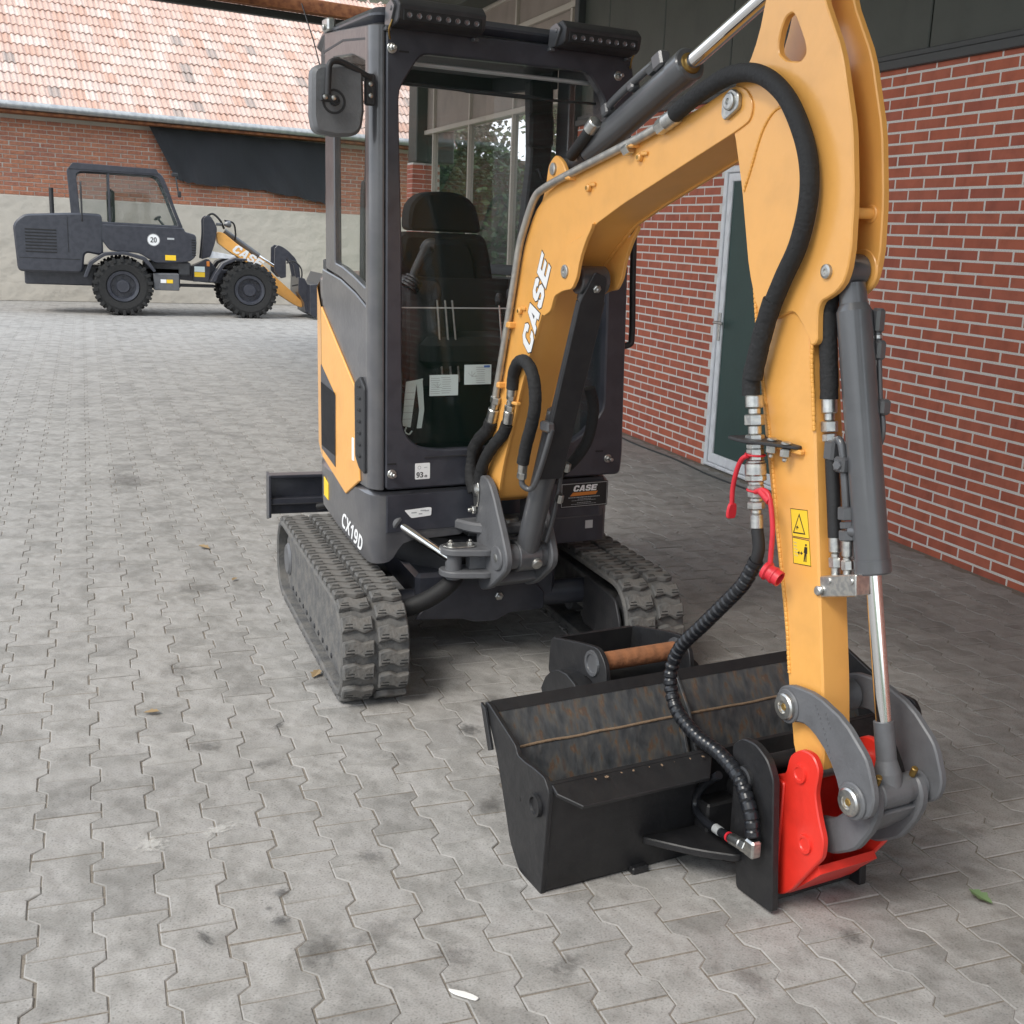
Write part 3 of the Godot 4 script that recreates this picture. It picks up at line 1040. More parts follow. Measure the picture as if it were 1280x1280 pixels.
# what stands on the other side of the yard, seen only as reflections in the glass
func build_grounds() -> void:
	var g := Geo.new()
	g.prism(rect(-60, 7.0, 60, 60), 1, -0.06, 0.02)
	structure(part("lawn", g, mats["grass"], null))
	g = Geo.new()
	g.prism(V2([0.5, 7.0, 2.3, 7.0, 9.0, 40.0, 7.0, 40.0]), 1, -0.02, 0.026)
	structure(part("garden_path", g, mats["paver_1"], null))
	# garden beside the glazed end of the hall
	g = Geo.new()
	g.prism(rect(4.7, -42, 60, -8), 1, -0.06, 0.015)
	structure(part("lawn", g, mats["grass"], null))
	g = Geo.new()
	g.prism(V2([5.2, -10.6, 6.6, -10.6, 9.0, -16.0, 14.0, -20.5, 24.0, -24.0, 24.0, -25.6, 13.0, -22.0, 7.6, -17.0]), 1, -0.02, 0.021)
	structure(part("garden_path", g, mats["paver_1"], null))
	var leaf := Geo.new()
	leaf.quad(Vector3(-0.09, 0, 0), Vector3(0, 0.015, 0.05), Vector3(0.10, 0, 0), Vector3(0, 0.015, -0.05), Vector3.UP)
	var lm := leaf.mesh()
	var spots := [[-6.5, 11.0, 7.5, "broad green tree at the left end of the garden behind the yard"], [-1.6, 13.0, 9.0, "tall green tree left of the garden path"], [4.6, 11.5, 8.5, "green tree right beside the garden path"], [9.5, 13.0, 9.5, "tallest green tree, right of the garden path"], [16.0, 13.0, 7.0, "low green tree at the right end of the garden"], [10.0, -22.5, 7.0, "green tree seen through the cab beyond the glazed wall"], [13.5, -28.0, 9.0, "tall tree far behind the glazed wall"], [19.0, -22.0, 8.0, "broad tree farthest right behind the glazed wall"], [9.0, -33.0, 8.5, "tree between the barn end and the garden path"]]
	for s in spots:
		var t := thing("garden_tree", s[3], "tree", Vector3(s[0], 0, s[1]), "trees in the garden behind the yard")
		g = Geo.new()
		g.lathe(Vector3.ZERO, Vector3.UP, [Vector2(0, 0.24), Vector2(0.5, 0.17), Vector2(s[2] * 0.75, 0.06)], 12)
		for k in 7:
			var a := k * 2.4
			g.tube([Vector3(0, s[2] * (0.25 + 0.06 * k), 0), Vector3(cos(a) * 0.9, s[2] * (0.36 + 0.06 * k), sin(a) * 0.9), Vector3(cos(a) * 1.7, s[2] * (0.42 + 0.06 * k), sin(a) * 1.7)], 0.05, 6, 3)
		part("trunk", g, mats["bark"], t)
		var mm := MultiMesh.new()
		mm.transform_format = MultiMesh.TRANSFORM_3D
		mm.use_colors = true
		mm.mesh = lm
		mm.instance_count = 9000
		var clumps: Array[Vector3] = []
		for k in 34:
			var d := Vector3(rng.randfn(), rng.randfn() * 0.8, rng.randfn()).normalized() * rng.randf_range(0.3, 1.0)
			clumps.append(Vector3(d.x * s[2] * 0.30, s[2] * 0.62 + d.y * s[2] * 0.34, d.z * s[2] * 0.30))
		for k in 9000:
			var c: Vector3 = clumps[k % clumps.size()]
			var p: Vector3 = c + Vector3(rng.randfn(), rng.randfn(), rng.randfn()) * s[2] * 0.05
			mm.set_instance_transform(k, Transform3D(Basis.from_euler(Vector3(rng.randf_range(-1, 1), rng.randf() * TAU, rng.randf_range(-1, 1))).scaled(Vector3.ONE * rng.randf_range(0.8, 1.5)), p))
			var v := rng.randf_range(0.7, 1.25)
			mm.set_instance_color(k, Color(0.045 * v, 0.095 * v, 0.025 * v))
		var cr := MultiMeshInstance3D.new()
		cr.name = "crown"
		cr.multimesh = mm
		cr.material_override = mats["leafage"]
		cr.set_meta("kind", "stuff")
		t.add_child(cr)


func build_hedge() -> void:
	var t := thing("garden_hedge", "tall clipped green hedge closing the garden behind the glazed wall", "hedge", Vector3(15.0, 0, -37.0))
	var leaf := Geo.new()
	leaf.quad(Vector3(-0.10, 0, 0), Vector3(0, 0.015, 0.06), Vector3(0.11, 0, 0), Vector3(0, 0.015, -0.06), Vector3.UP)
	var mm := MultiMesh.new()
	mm.transform_format = MultiMesh.TRANSFORM_3D
	mm.use_colors = true
	mm.mesh = leaf.mesh()
	mm.instance_count = 26000
	for k in 26000:
		var p := Vector3(rng.randf_range(-13, 16), pow(rng.randf(), 0.8) * 5.2, rng.randf_range(-0.8, 0.8))
		p.y *= 0.85 + 0.15 * sin(p.x * 1.3)
		mm.set_instance_transform(k, Transform3D(Basis.from_euler(Vector3(rng.randf_range(-1.4, 1.4), rng.randf() * TAU, rng.randf_range(-1.4, 1.4))).scaled(Vector3.ONE * rng.randf_range(0.9, 1.7)), p))
		var v := rng.randf_range(0.6, 1.3)
		mm.set_instance_color(k, Color(0.05 * v, 0.10 * v, 0.03 * v))
	var cr := MultiMeshInstance3D.new()
	cr.name = "leafage"
	cr.multimesh = mm
	cr.material_override = mats["leafage"]
	cr.set_meta("kind", "stuff")
	t.add_child(cr)
	var g := Geo.new()
	g.box(Vector3(1.5, 2.0, 0), Vector3(28.5, 4.0, 0.5), 0.1)
	part("hedge_core", g, mats["bark"], t)


func build_small_things() -> void:
	var g := Geo.new()
	var path := []
	for i in 30:
		path.append(Vector3(4.08 - 0.014 * sin(i * 0.7) - 0.001 * i, 0.006, -10.0 + i * 0.14))
	g.tube(path, 0.0065, 8, 4)
	var c := part("cable", g, mats["cable"], null)
	tag(c, "thin dark cable lying on the pavers along the brick wall", "cable")
	var leaves := [[0.491, -5.885, "leaf_brown", 0.035, "small brown leaf on the pavers left of the tracks"], [0.713, -4.031, "leaf_brown", 0.032, "curled brown leaf beside the front of the left track"], [0.144, -3.828, "leaf_brown", 0.026, "brown leaf near the left edge of the paving"], [2.035, -2.054, "leaf_green", 0.034, "pale green leaf on the pavers at the lower right"], [0.57, -5.3, "leaf_brown", 0.018, "tiny tan scrap of leaf lying left of the front blade end"]]
	for l in leaves:
		g = Geo.new()
		var n := 7
		for i in n:
			var t0 := float(i) / n
			var t1 := float(i + 1) / n
			var w0: float = l[3] * 0.55 * sin(PI * t0) * (1.0 + 0.25 * sin(t0 * 19.0))
			var w1: float = l[3] * 0.55 * sin(PI * t1) * (1.0 + 0.25 * sin(t1 * 19.0))
			var x0: float = l[3] * (t0 * 2.0 - 1.0)
			var x1: float = l[3] * (t1 * 2.0 - 1.0)
			var y0: float = 0.004 + l[3] * 0.25 * t0 * t0
			var y1: float = 0.004 + l[3] * 0.25 * t1 * t1
			for s in [-1.0, 1.0]:
				var a := Vector3(x0, y0, 0)
				var b := Vector3(x1, y1, 0)
				var cc := Vector3(x1, y1 + w1 * 0.35, w1 * s)
				var d := Vector3(x0, y0 + w0 * 0.35, w0 * s)
				for h in [0.0, 0.0008]:
					var o := Vector3(0, h, 0)
					g.quad(a + o, b + o, cc + o, d + o, Vector3(0, 1 if h > 0 else -1, -0.3 * s))
		var lf := part("fallen_leaf", g, mats[l[2]], null, Transform3D(Basis(Vector3.UP, rng.randf_range(0, 6)), Vector3(l[0], 0.002, l[1])))
		tag(lf, l[4], "leaf")
	g = Geo.new()
	g.prism(rounded(V2([-0.04, -0.005, 0.01, -0.011, 0.038, -0.003, 0.034, 0.007, -0.02, 0.006]), 0.01), 1, 0.0, 0.004, 0.001)
	var ch := part("plaster_scrap", g, mats["chalk"], null, Transform3D(Basis(Vector3.UP, -0.75), Vector3(0.68, 0.002, -2.10)))
	tag(ch, "white scrap of plaster on the pavers at the bottom edge", "scrap")


# ---------------------------------------------------------------- mini excavator
var exc: Node3D


func up(called: String, g: Geo, m: String) -> MeshInstance3D:
	return part(called, g, mats[m], exc, Transform3D(UB, Vector3.ZERO))


func sub(called: String, g: Geo, m: String, parent: Node) -> MeshInstance3D:
	return part(called, g, mats[m], parent)


# outline of the running gear, (along, height): round above, squarer where it meets the ground
func stadium(hz: float, y: float, r: float, seg := 16) -> PackedVector2Array:
	var o := PackedVector2Array()
	for e in [1.0, -1.0]:
		for i in seg + 1:
			var t: float = (-PI / 2 + PI * i / seg) * e
			var c := cos(t)
			var n := sin(t)
			var k := 0.62 if n < 0.0 else 0.96
			if e < 0.0:
				k = 0.85 if n < 0.0 else 0.96
			o.append(Vector2(e * (hz + r * pow(absf(c), k)), y + r * signf(n) * pow(absf(n), k)))
	return o


func on_track(path: PackedVector2Array, s: float) -> Transform3D:
	var c := path.size()
	for i in c:
		var d := path[(i + 1) % c] - path[i]
		var L := d.length()
		if s <= L and L > 0.0:
			var t := d / L
			var tp := (path[i] - path[(i + c - 1) % c]).normalized()
			var tn := (path[(i + 2) % c] - path[(i + 1) % c]).normalized()
			if L < 0.2:
				t = (t + tp.lerp(tn, s / L)).normalized()
			var p := path[i] + (d / L) * s
			var n := Vector2(t.y, -t.x)
			return Transform3D(Basis(Vector3(1, 0, 0), Vector3(0, n.y, n.x), Vector3(0, -t.y, -t.x)), Vector3(0, p.y, p.x))
		s -= L
	return on_track(path, 0.001)


func track_length(path: PackedVector2Array) -> float:
	var l := 0.0
	for i in path.size():
		l += path[i].distance_to(path[(i + 1) % path.size()])
	return l


func build_track(side: float) -> void:
	var x0 := side * 0.64
	var x1 := side * 0.405
	var hz := 0.555
	var y := 0.186
	var g := Geo.new()
	g.prism(stadium(hz, y, 0.165), 0, x0, x1, 0.006, stadium(hz, y, 0.142))
	var t := part("rubber_track", g, mats["rubber"], exc)
	var lug := Geo.new()
	var lp := rounded(V2([0.000, -0.027, 0.040, -0.035, 0.066, -0.020, 0.106, -0.028, 0.106, 0.022, 0.072, 0.032, 0.046, 0.016, 0.000, 0.026]), 0.006, 2)
	lug.prism(lp, 1, -0.004, 0.020, 0.005)
	var lm := lug.mesh()
	var slots := Geo.new()
	var N := 42
	var line := stadium(hz, y, 0.165)
	var total := track_length(line)
	var inner := stadium(hz, y, 0.142)
	for row in 2:
		for i in N:
			var x := on_track(line, fmod((i + 0.5 * row) * total / N, total))
			x.origin.x = (x0 + 0.005) if side < 0 else (x1 + 0.005)
			if row == 1:
				x.origin.x += 0.119
			put("tread_lug", lm, mats["rubber"], t, x)
			slots.xf = x
			for q in [[0.022, 0.012], [0.084, 0.018]]:
				slots.box(Vector3(q[0], 0.0185, q[1]), Vector3(0.028, 0.005, 0.0055), 0.0008)
				slots.box(Vector3(q[0] + 0.003, 0.0185, q[1] - 0.011), Vector3(0.024, 0.005, 0.004), 0.0008)
	sub("tread_grooves", slots, "tyre", t).set_meta("kind", "stuff")
	# inner drive lugs, rollers and frame
	g = Geo.new()
	for i in 40:
		var x := on_track(inner, i * track_length(inner) / 40.0)
		g.xf = Transform3D(x.basis, x.origin + Vector3((x0 + x1) * 0.5, 0, 0))
		g.box(Vector3(0, -0.012, 0), Vector3(0.05, 0.028, 0.03), 0.004)
	sub("drive_teeth", g, "rubber", t)
	var xm := (x0 + x1) * 0.5
	for z in [-0.28, 0.0, 0.28]:
		g = Geo.new()
		g.cyl(Vector3(xm - 0.06, 0.095, z), Vector3(xm + 0.06, 0.095, z), 0.045, 18, 0.008)
		part("track_roller", g, mats["cast_grey"], exc)
	g = Geo.new()
	g.cyl(Vector3(xm - 0.05, y, hz), Vector3(xm + 0.05, y, hz), 0.125, 28, 0.02)
	g.cyl(Vector3(xm - 0.075, y, hz), Vector3(xm + 0.075, y, hz), 0.05, 20, 0.01)
	part("idler_wheel", g, mats["cast_grey"], exc)
	g = Geo.new()
	g.cyl(Vector3(xm - 0.05, y, -hz), Vector3(xm + 0.05, y, -hz), 0.115, 13, 0.01)
	g.cyl(Vector3(xm - 0.10, y, -hz), Vector3(xm + 0.10, y, -hz), 0.07, 24, 0.01)
	part("sprocket", g, mats["cast_grey"], exc)
	g = Geo.new()
	g.prism(rounded(V2([-0.50, 0.135, 0.42, 0.135, 0.44, 0.26, 0.10, 0.285, -0.45, 0.27]), 0.03), 0, x0 - side * 0.055, x1 + side * 0.02, 0.008)
	g.prism(stadium(0.50, y, 0.128), 0, x0 - side * 0.030, x0 - side * 0.045, 0.004)
	var fr := part("track_frame", g, mats["rubber"], exc)
	g = Geo.new()
	for i in 11:
		var z := -0.45 + i * 0.085
		g.cyl(Vector3(x0 - side * 0.032, 0.085, z), Vector3(x0 - side * 0.026, 0.085, z), 0.010, 10, 0.002)
	sub("frame_bolts", g, "plastic", fr)
	g = Geo.new()
	g.prism(rounded(V2([0.30, 0.10, 0.60, 0.10, 0.66, 0.19, 0.60, 0.285, 0.30, 0.30]), 0.03), 0, x1 + side * 0.012, x1 + side * 0.0, 0.003)
	part("idler_guard", g, mats["guard_black"], exc)


func build_undercarriage() -> void:
	for s in [-1.0, 1.0]:
		build_track(s)
	var g := Geo.new()
	g.box(Vector3(0, 0.28, 0), Vector3(0.56, 0.12, 0.62), 0.015)
	for z in [-0.26, 0.26]:
		g.cyl(Vector3(-0.44, 0.22, z), Vector3(0.44, 0.22, z), 0.05, 20, 0.006)
	part("undercarriage_frame", g, mats["dark_paint"], exc)
	g = Geo.new()
	g.cyl(Vector3(0, 0.33, 0), Vector3(0, 0.47, 0), 0.30, 40, 0.01)
	part("slew_ring", g, mats["guard_black"], exc)
	# dozer blade at the back
	g = Geo.new()
	g.prism(rounded(V2([-1.115, 0.255, -1.10, 0.255, -1.09, 0.35, -1.10, 0.445, -1.125, 0.445, -1.11, 0.35]), 0.004), 0, -0.625, 0.63, 0.003)
	var bl := part("dozer_blade", g, mats["dark_paint"], exc)
	g = Geo.new()
	for x in [-0.62, 0.625]:
		g.prism(V2([-1.135, 0.225, -1.05, 0.25, -1.04, 0.45, -1.13, 0.455]), 0, x - 0.006, x + 0.006, 0.002)
	sub("end_plate", g, "dark_paint", bl)
	g = Geo.new()
	g.box(Vector3(0, 0.445, -1.08), Vector3(1.25, 0.014, 0.07), 0.003)
	g.box(Vector3(0, 0.325, -1.075), Vector3(1.25, 0.03, 0.04), 0.004)
	sub("stiffener", g, "dark_paint", bl)
	for x in [-0.25, 0.25]:
		g = Geo.new()
		g.prism(V2([-1.09, 0.28, -1.09, 0.38, -0.3, 0.33, -0.3, 0.25]), 0, x - 0.035, x + 0.035, 0.006)
		part("blade_arm", g, mats["dark_paint"], exc)
	g = Geo.new()
	g.tube([Vector3(-0.405, 0.30, -1.03), Vector3(-0.34, 0.32, -0.99), Vector3(-0.28, 0.30, -1.04), Vector3(-0.24, 0.31, -0.9)], 0.016, 8, 4)
	part("blade_hose", g, mats["hose"], exc)


const SIDE_PLAN := [-0.49, -0.27, -0.49, 0.245, -0.478, 0.285, -0.445, 0.310, 0.455, 0.310, 0.495, 0.285, 0.505, 0.245, 0.505, -0.27, 0.475, -0.42, 0.41, -0.55, 0.33, -0.66, 0.20, -0.76, 0.06, -0.80, -0.06, -0.80, -0.20, -0.76, -0.33, -0.66, -0.405, -0.54, -0.462, -0.41]


func build_body() -> void:
	var g := Geo.new()
	var plan := rounded(V2(SIDE_PLAN), 0.05, 3)
	g.prism(plan, 1, 0.505, 0.672, 0.014)
	var skirt := up("body_skirt", g, "body_grey")
	# drop corners of the skirt, lower edge rising to the tail
	var edges := [[[-0.40, -0.545, 0.512], [-0.457, -0.41, 0.512], [-0.485, -0.30, 0.500], [-0.4895, -0.1, 0.462], [-0.4895, 0.05, 0.435], [-0.4895, 0.20, 0.412], [-0.488, 0.248, 0.407], [-0.482, 0.272, 0.406], [-0.470, 0.292, 0.407], [-0.452, 0.305, 0.410], [-0.430, 0.3085, 0.414], [-0.412, 0.309, 0.428], [-0.395, 0.309, 0.455], [-0.375, 0.309, 0.478], [-0.34, 0.309, 0.488], [-0.15, 0.309, 0.494], [-0.13, 0.309, 0.508]], [[0.10, 0.309, 0.508], [0.17, 0.309, 0.46], [0.215, 0.309, 0.428], [0.26, 0.309, 0.419], [0.43, 0.3085, 0.418], [0.468, 0.302, 0.418], [0.490, 0.284, 0.420], [0.502, 0.25, 0.425], [0.5045, 0.1, 0.44], [0.504, -0.27, 0.505]]]
	for k in 2:
		g = Geo.new()
		var E: Array = edges[k]
		var nrm := []
		for i in E.size():
			var p: Array = E[maxi(i - 1, 0)]
			var q: Array = E[mini(i + 1, E.size() - 1)]
			nrm.append(Vector3(q[1] - p[1], 0, -(q[0] - p[0])).normalized() * -1.0)
		for i in E.size() - 1:
			var a := Vector3(E[i][0], 0.545, E[i][1])
			var b := Vector3(E[i + 1][0], 0.545, E[i + 1][1])
			var c := Vector3(E[i + 1][0], E[i + 1][2], E[i + 1][1])
			var d := Vector3(E[i][0], E[i][2], E[i][1])
			var n0: Vector3 = nrm[i]
			var n1: Vector3 = nrm[i + 1]
			g.quad(a, b, c, d, n0, n1, n1, n0)
			var j0 := n0 * -0.05
			var j1 := n1 * -0.05
			g.quad(d, c, c + j1, d + j0, Vector3.DOWN + n0, Vector3.DOWN + n1, Vector3.DOWN, Vector3.DOWN)
			g.quad(a + j0, b + j1, c + j1, d + j0, -n0, -n1, -n1, -n0)
		sub("skirt_edge", g, "body_grey" if k == 0 else "dark_paint", skirt)
	g = Geo.new()
	g.prism(rect(-0.44, 0.522, 0.445, 0.664), 2, 0.306, 0.3125, 0.004)
	sub("front_panel", g, "dark_paint", skirt)
	# engine bay behind the seat
	g = Geo.new()
	var rear := PackedVector2Array()
	for q in V2(SIDE_PLAN):
		if q.y < -0.2:
			rear.append(q)
	g.prism(rounded(rear, 0.04, 3), 1, 0.679, 1.41, 0.02)
	var hood := up("engine_hood", g, "body_grey")
	# side walls of the lower cab
	for s in [-1.0, 1.0]:
		g = Geo.new()
		var e := 0.49 if s < 0 else 0.505
		g.prism(V2([-0.272, 0.679, 0.262, 0.679, 0.262, 1.318, 0.12, 1.365, -0.05, 1.405, -0.272, 1.433]), 0, s * e, s * (e - 0.03), 0.004)
		up("side_wall", g, "body_grey")
	# orange flank panel that wraps round the tail
	g = Geo.new()
	g.prism(V2([-0.27, 1.290, 0.137, 1.028, 0.183, 0.694, 0.02, 0.612, -0.27, 0.702]), 0, -0.4975, -0.488, 0.003)
	var tail := V2([-0.49, -0.27, -0.462, -0.41, -0.405, -0.54, -0.33, -0.66, -0.20, -0.76])
	var lo := [0.702, 0.735, 0.77, 0.81, 0.85]
	var hi := [1.290, 1.36, 1.385, 1.385, 1.385]
	for i in tail.size() - 1:
		var d := (tail[i + 1] - tail[i]).normalized()
		var nn := Vector3(d.y, 0, -d.x)
		var a := Vector3(tail[i].x, 0, tail[i].y) + nn * 0.0075
		var b := Vector3(tail[i + 1].x, 0, tail[i + 1].y) + nn * 0.0075
		g.quad(a + Vector3.UP * lo[i], b + Vector3.UP * lo[i + 1], b + Vector3.UP * hi[i + 1], a + Vector3.UP * hi[i], nn)
	var fl := up("flank_panel", g, "orange")
	g = Geo.new()
	g.prism(V2([-0.27, 1.068, -0.09, 0.969, -0.096, 0.692, -0.27, 0.735]), 0, -0.5005, -0.494, 0.002)
	sub("grille", g, "dark_paint", fl)
	g = Geo.new()
	for i in 15:
		var z := -0.262 + i * 0.0118
		g.box(Vector3(-0.5008, 0.875 - i * 0.0012, z), Vector3(0.003, 0.25 - 0.0005 * i, 0.004), 0.0)
	sub("grille_bars", g, "guard_black", fl)
	g = Geo.new()
	g.box(Vector3(-0.4985, 0.80, 0.118), Vector3(0.004, 0.085, 0.022), 0.001)
	sub("label", g, "white_print", fl)
	g = Geo.new()
	g.prism(rounded(V2([0.144, 1.049, 0.20, 1.079, 0.254, 1.044, 0.254, 0.732, 0.194, 0.741, 0.15, 0.78]), 0.012), 0, -0.503, -0.486, 0.004)
	var vs := up("vent_strip", g, "plastic")
	g = Geo.new()
	for i in 7:
		g.box(Vector3(-0.504, 0.79 + i * 0.042, 0.20), Vector3(0.006, 0.010, 0.03), 0.002)
	sub("vent_slots", g, "interior_dark", vs)
	g = Geo.new()
	g.prism(V2([-0.27, 0.545, -0.215, 0.535, -0.215, 0.60, -0.27, 0.62]), 0, -0.4925, -0.488, 0.001)
	sub("yellow_decal", g, "yellow_decal", skirt)
	# model lettering on the skirt
	var d3 := Vector3(0, -0.20, 1.0).normalized()
	var u3 := Vector3(0, 1.0, 0.20).normalized()
	letters("decal", "CX19D", 0.25, 0.062, Transform3D(Basis(d3, u3, Vector3(-1, 0, 0)), Vector3(-0.4905, 0.472, -0.050)), mats["white_print"], skirt, 0.001, 0.15)
	g = Geo.new()
	g.prism(rounded(V2([-0.372, 0.603, -0.345, 0.572, -0.268, 0.577, -0.267, 0.606, -0.276, 0.608]), 0.006), 2, 0.312, 0.3140, 0.0)
	sub("label", g, "white_print", skirt)
	g = Geo.new()
	for q in [[-0.335, 0.592, 0.02], [-0.31, 0.586, 0.014], [-0.285, 0.596, 0.016], [-0.30, 0.598, 0.02]]:
		g.box(Vector3(q[0], q[1], 0.3143), Vector3(q[2], 0.004, 0.0008), 0.0)
	sub("label_print", g, "grey_print", skirt)
	# dealer plate
	g = Geo.new()
	g.prism(rounded(rect(0.268, 0.560, 0.480, 0.660), 0.006), 2, 0.3125, 0.3150, 0.0006)
	var dp := sub("plate_board", g, "black_print", skirt)
	var o := Transform3D(Basis(), Vector3(0, 0, 0.3151))
	g = Geo.new()
	g.prism(rect(0.272, 0.564, 0.476, 0.656), 2, 0.3149, 0.3154, 0.0, rect(0.2735, 0.5655, 0.4745, 0.6545))
	sub("plate_border", g, "silver", skirt)
	logo("plate_letters", 0.112, 0.024, Transform3D(Basis(), Vector3(0.322, 0.624, 0.3150)), mats["white_print"], skirt, 0.0008, 0.25)
	g = Geo.new()
	g.prism(V2([0.310, 0.606, 0.425, 0.608, 0.434, 0.621, 0.322, 0.620]), 2, 0.3149, 0.3155, 0.0)
	sub("plate_stripe", g, "orange_print", skirt)
	g = Geo.new()
	for q in [[0.303, 0.440, 0.600, 0.0035], [0.345, 0.40, 0.5925, 0.002], [0.318, 0.425, 0.5875, 0.0018], [0.342, 0.402, 0.5785, 0.0022], [0.316, 0.426, 0.5725, 0.0018]]:
		var x: float = q[0]
		while x < q[1]:
			var w := rng.randf_range(0.003, 0.011)
			g.box(Vector3(x + w * 0.5, q[2], 0.3151), Vector3(w, q[3], 0.0008), 0.0)
			x += w + 0.0018
	sub("plate_print", g, "grey_print", skirt)
	g = Geo.new()
	g.prism(rect(0.387, 0.470, 0.420, 0.502), 2, 0.308, 0.3105, 0.0)
	sub("small_label", g, "silver", skirt)


func build_cab() -> void:
	var g := Geo.new()
	var outer := V2([-0.446, 0.683, 0.530, 0.683, 0.538, 0.75, 0.520, 1.55, 0.506, 2.19, 0.490, 2.235, 0.455, 2.248, -0.446, 2.240])
	var opening := V2([-0.324, 2.165, -0.402, 2.044, -0.398, 1.872, -0.388, 1.558, -0.382, 0.914, -0.360, 0.866, -0.320, 0.835, -0.25, 0.820, 0.292, 0.820, 0.340, 0.838, 0.390, 0.882, 0.444, 0.943, 0.437, 1.381, 0.394, 2.077, 0.315, 2.172])
	g.prism(rounded(outer, 0.02), 2, 0.275, 0.318, 0.006, rounded(opening, 0.03))
	var fr := up("cab_frame", g, "dark_paint")
	# the rounded left corner post
	g = Geo.new()
	g.prism(rounded(V2([-0.493, 0.24, -0.493, 0.272, -0.487, 0.296, -0.470, 0.314, -0.449, 0.3175, -0.449, 0.24]), 0.008, 3), 1, 0.683, 2.243, 0.006)
	sub("corner_post", g, "body_grey", fr)
	g = Geo.new()
	g.prism(V2([0.45, 0.12, 0.45, 0.272, 0.52, 0.272, 0.515, 0.12]), 1, 0.683, 2.22, 0.006)
	sub("right_post", g, "dark_paint", fr)
	# recess under the windscreen
	g = Geo.new()
	g.box(Vector3(0.0, 0.795, 0.3185), Vector3(0.60, 0.004, 0.006), 0.0)
	sub("sill_step", g, "guard_black", fr)
	# sides: window frames
	for s in [-1.0, 1.0]:
		var e := 0.490 if s < 0 else 0.500
		g = Geo.new()
		g.prism(V2([-0.225, 1.436, -0.05, 1.412, 0.12, 1.372, 0.262, 1.326, 0.262, 2.245, -0.215, 2.275]), 0, s * e, s * (e - 0.028), 0.004, rounded(V2([-0.115, 1.462, -0.03, 1.452, 0.10, 1.424, 0.235, 1.388, 0.235, 2.135, 0.10, 2.168, -0.115, 2.180]), 0.012))
		var sf := up("side_frame", g, "body_grey")
		g = Geo.new()
		g.prism(V2([-0.118, 1.46, 0.10, 1.42, 0.238, 1.385, 0.238, 2.138, 0.10, 2.171, -0.118, 2.184]), 0, s * (e - 0.010), s * (e - 0.014), 0.0)
		sub("side_window", g, "glass", sf)
		g = Geo.new()
		g.prism(V2([-0.225, 2.205, 0.0, 2.220, 0.262, 2.198, 0.262, 2.205, 0.0, 2.228, -0.225, 2.213]), 0, s * (e + 0.001), s * (e - 0.01), 0.0)
		sub("drip_seal", g, "guard_black", sf)
		# rear quarter
		g = Geo.new()
		g.prism(V2([s * 0.455, -0.235, s * 0.482, -0.235, s * 0.385, -0.605, s * 0.355, -0.600]), 1, 1.415, 1.46, 0.004)
		g.prism(V2([s * 0.455, -0.235, s * 0.482, -0.235, s * 0.385, -0.605, s * 0.355, -0.600]), 1, 2.17, 2.265, 0.004)
		up("rear_post", g, "interior")
		g = Geo.new()
		g.prism(V2([s * 0.470, -0.235, s * 0.474, -0.235, s * 0.374, -0.605, s * 0.370, -0.605]), 1, 1.46, 2.17, 0.0)
		up("quarter_window", g, "glass")
	g = Geo.new()
	g.prism(rect(-0.34, 1.42, 0.34, 2.19), 2, -0.622, -0.617, 0.0)
	up("rear_window", g, "glass")
	g = Geo.new()
	g.prism(rect(-0.36, 2.17, 0.36, 2.265), 2, -0.63, -0.60, 0.004)
	up("rear_header", g, "interior")
	# windscreen: upper and lower panes
	g = Geo.new()
	g.prism(Geo.inset(Geo.ccw(opening), -0.02), 2, 0.264, 0.270, 0.0)
	up("windscreen", g, "glass")
	g = Geo.new()
	g.prism(V2([-0.40, 0.81, 0.455, 0.81, 0.45, 1.322, -0.40, 1.322]), 2, 0.246, 0.252, 0.001)
	up("lower_pane", g, "glass")
	g = Geo.new()
	g.prism(rect(-0.40, 1.3225, 0.45, 1.3265), 2, 0.245, 0.253, 0.0)
	up("pane_edge", g, "silver")
	# roof
	g = Geo.new()
	g.prism(rounded(V2([-0.485, -0.25, -0.485, 0.27, -0.46, 0.31, 0.48, 0.31, 0.50, 0.27, 0.50, -0.25, 0.40, -0.62, 0.30, -0.65, -0.30, -0.65, -0.40, -0.62]), 0.04), 1, 2.252, 2.300, 0.02)
	var roof := up("cab_roof", g, "dark_paint")
	g = Geo.new()
	g.prism(rounded(V2([-0.42, -0.25, -0.42, 0.22, 0.42, 0.22, 0.42, -0.25, 0.33, -0.55, -0.33, -0.55]), 0.04), 1, 2.225, 2.251, 0.004)
	sub("roof_lining", g, "interior", roof)
	g = Geo.new()
	g.box(Vector3(0.02, 2.142, 0.24), Vector3(0.69, 0.014, 0.02), 0.004)
	sub("blind_rail", g, "silver", roof)
	g = Geo.new()
	g.tube([Vector3(-0.36, 2.082, 0.23), Vector3(-0.12, 2.072, 0.235), Vector3(0.10, 2.070, 0.235), Vector3(0.40, 2.075, 0.23)], 0.005, 8, 4)
	g.box(Vector3(0.02, 2.073, 0.235), Vector3(0.30, 0.014, 0.016), 0.003)
	sub("wiper", g, "plastic", roof)
	g = Geo.new()
	g.tube([Vector3(-0.492, 2.17, -0.27), Vector3(-0.497, 2.26, -0.33), Vector3(-0.51, 2.40, -0.43)], 0.0025, 6, 3)
	sub("antenna", g, "plastic", roof)
	g = Geo.new()
	g.box(Vector3(-0.488, 2.295, -0.17), Vector3(0.03, 0.045, 0.07), 0.006)
	g.cyl(Vector3(-0.50, 2.285, -0.16), Vector3(-0.515, 2.285, -0.16), 0.010, 10)
	g.box(Vector3(-0.496, 2.15, -0.275), Vector3(0.02, 0.035, 0.03), 0.005)
	sub("aerial_bracket", g, "zinc", roof)
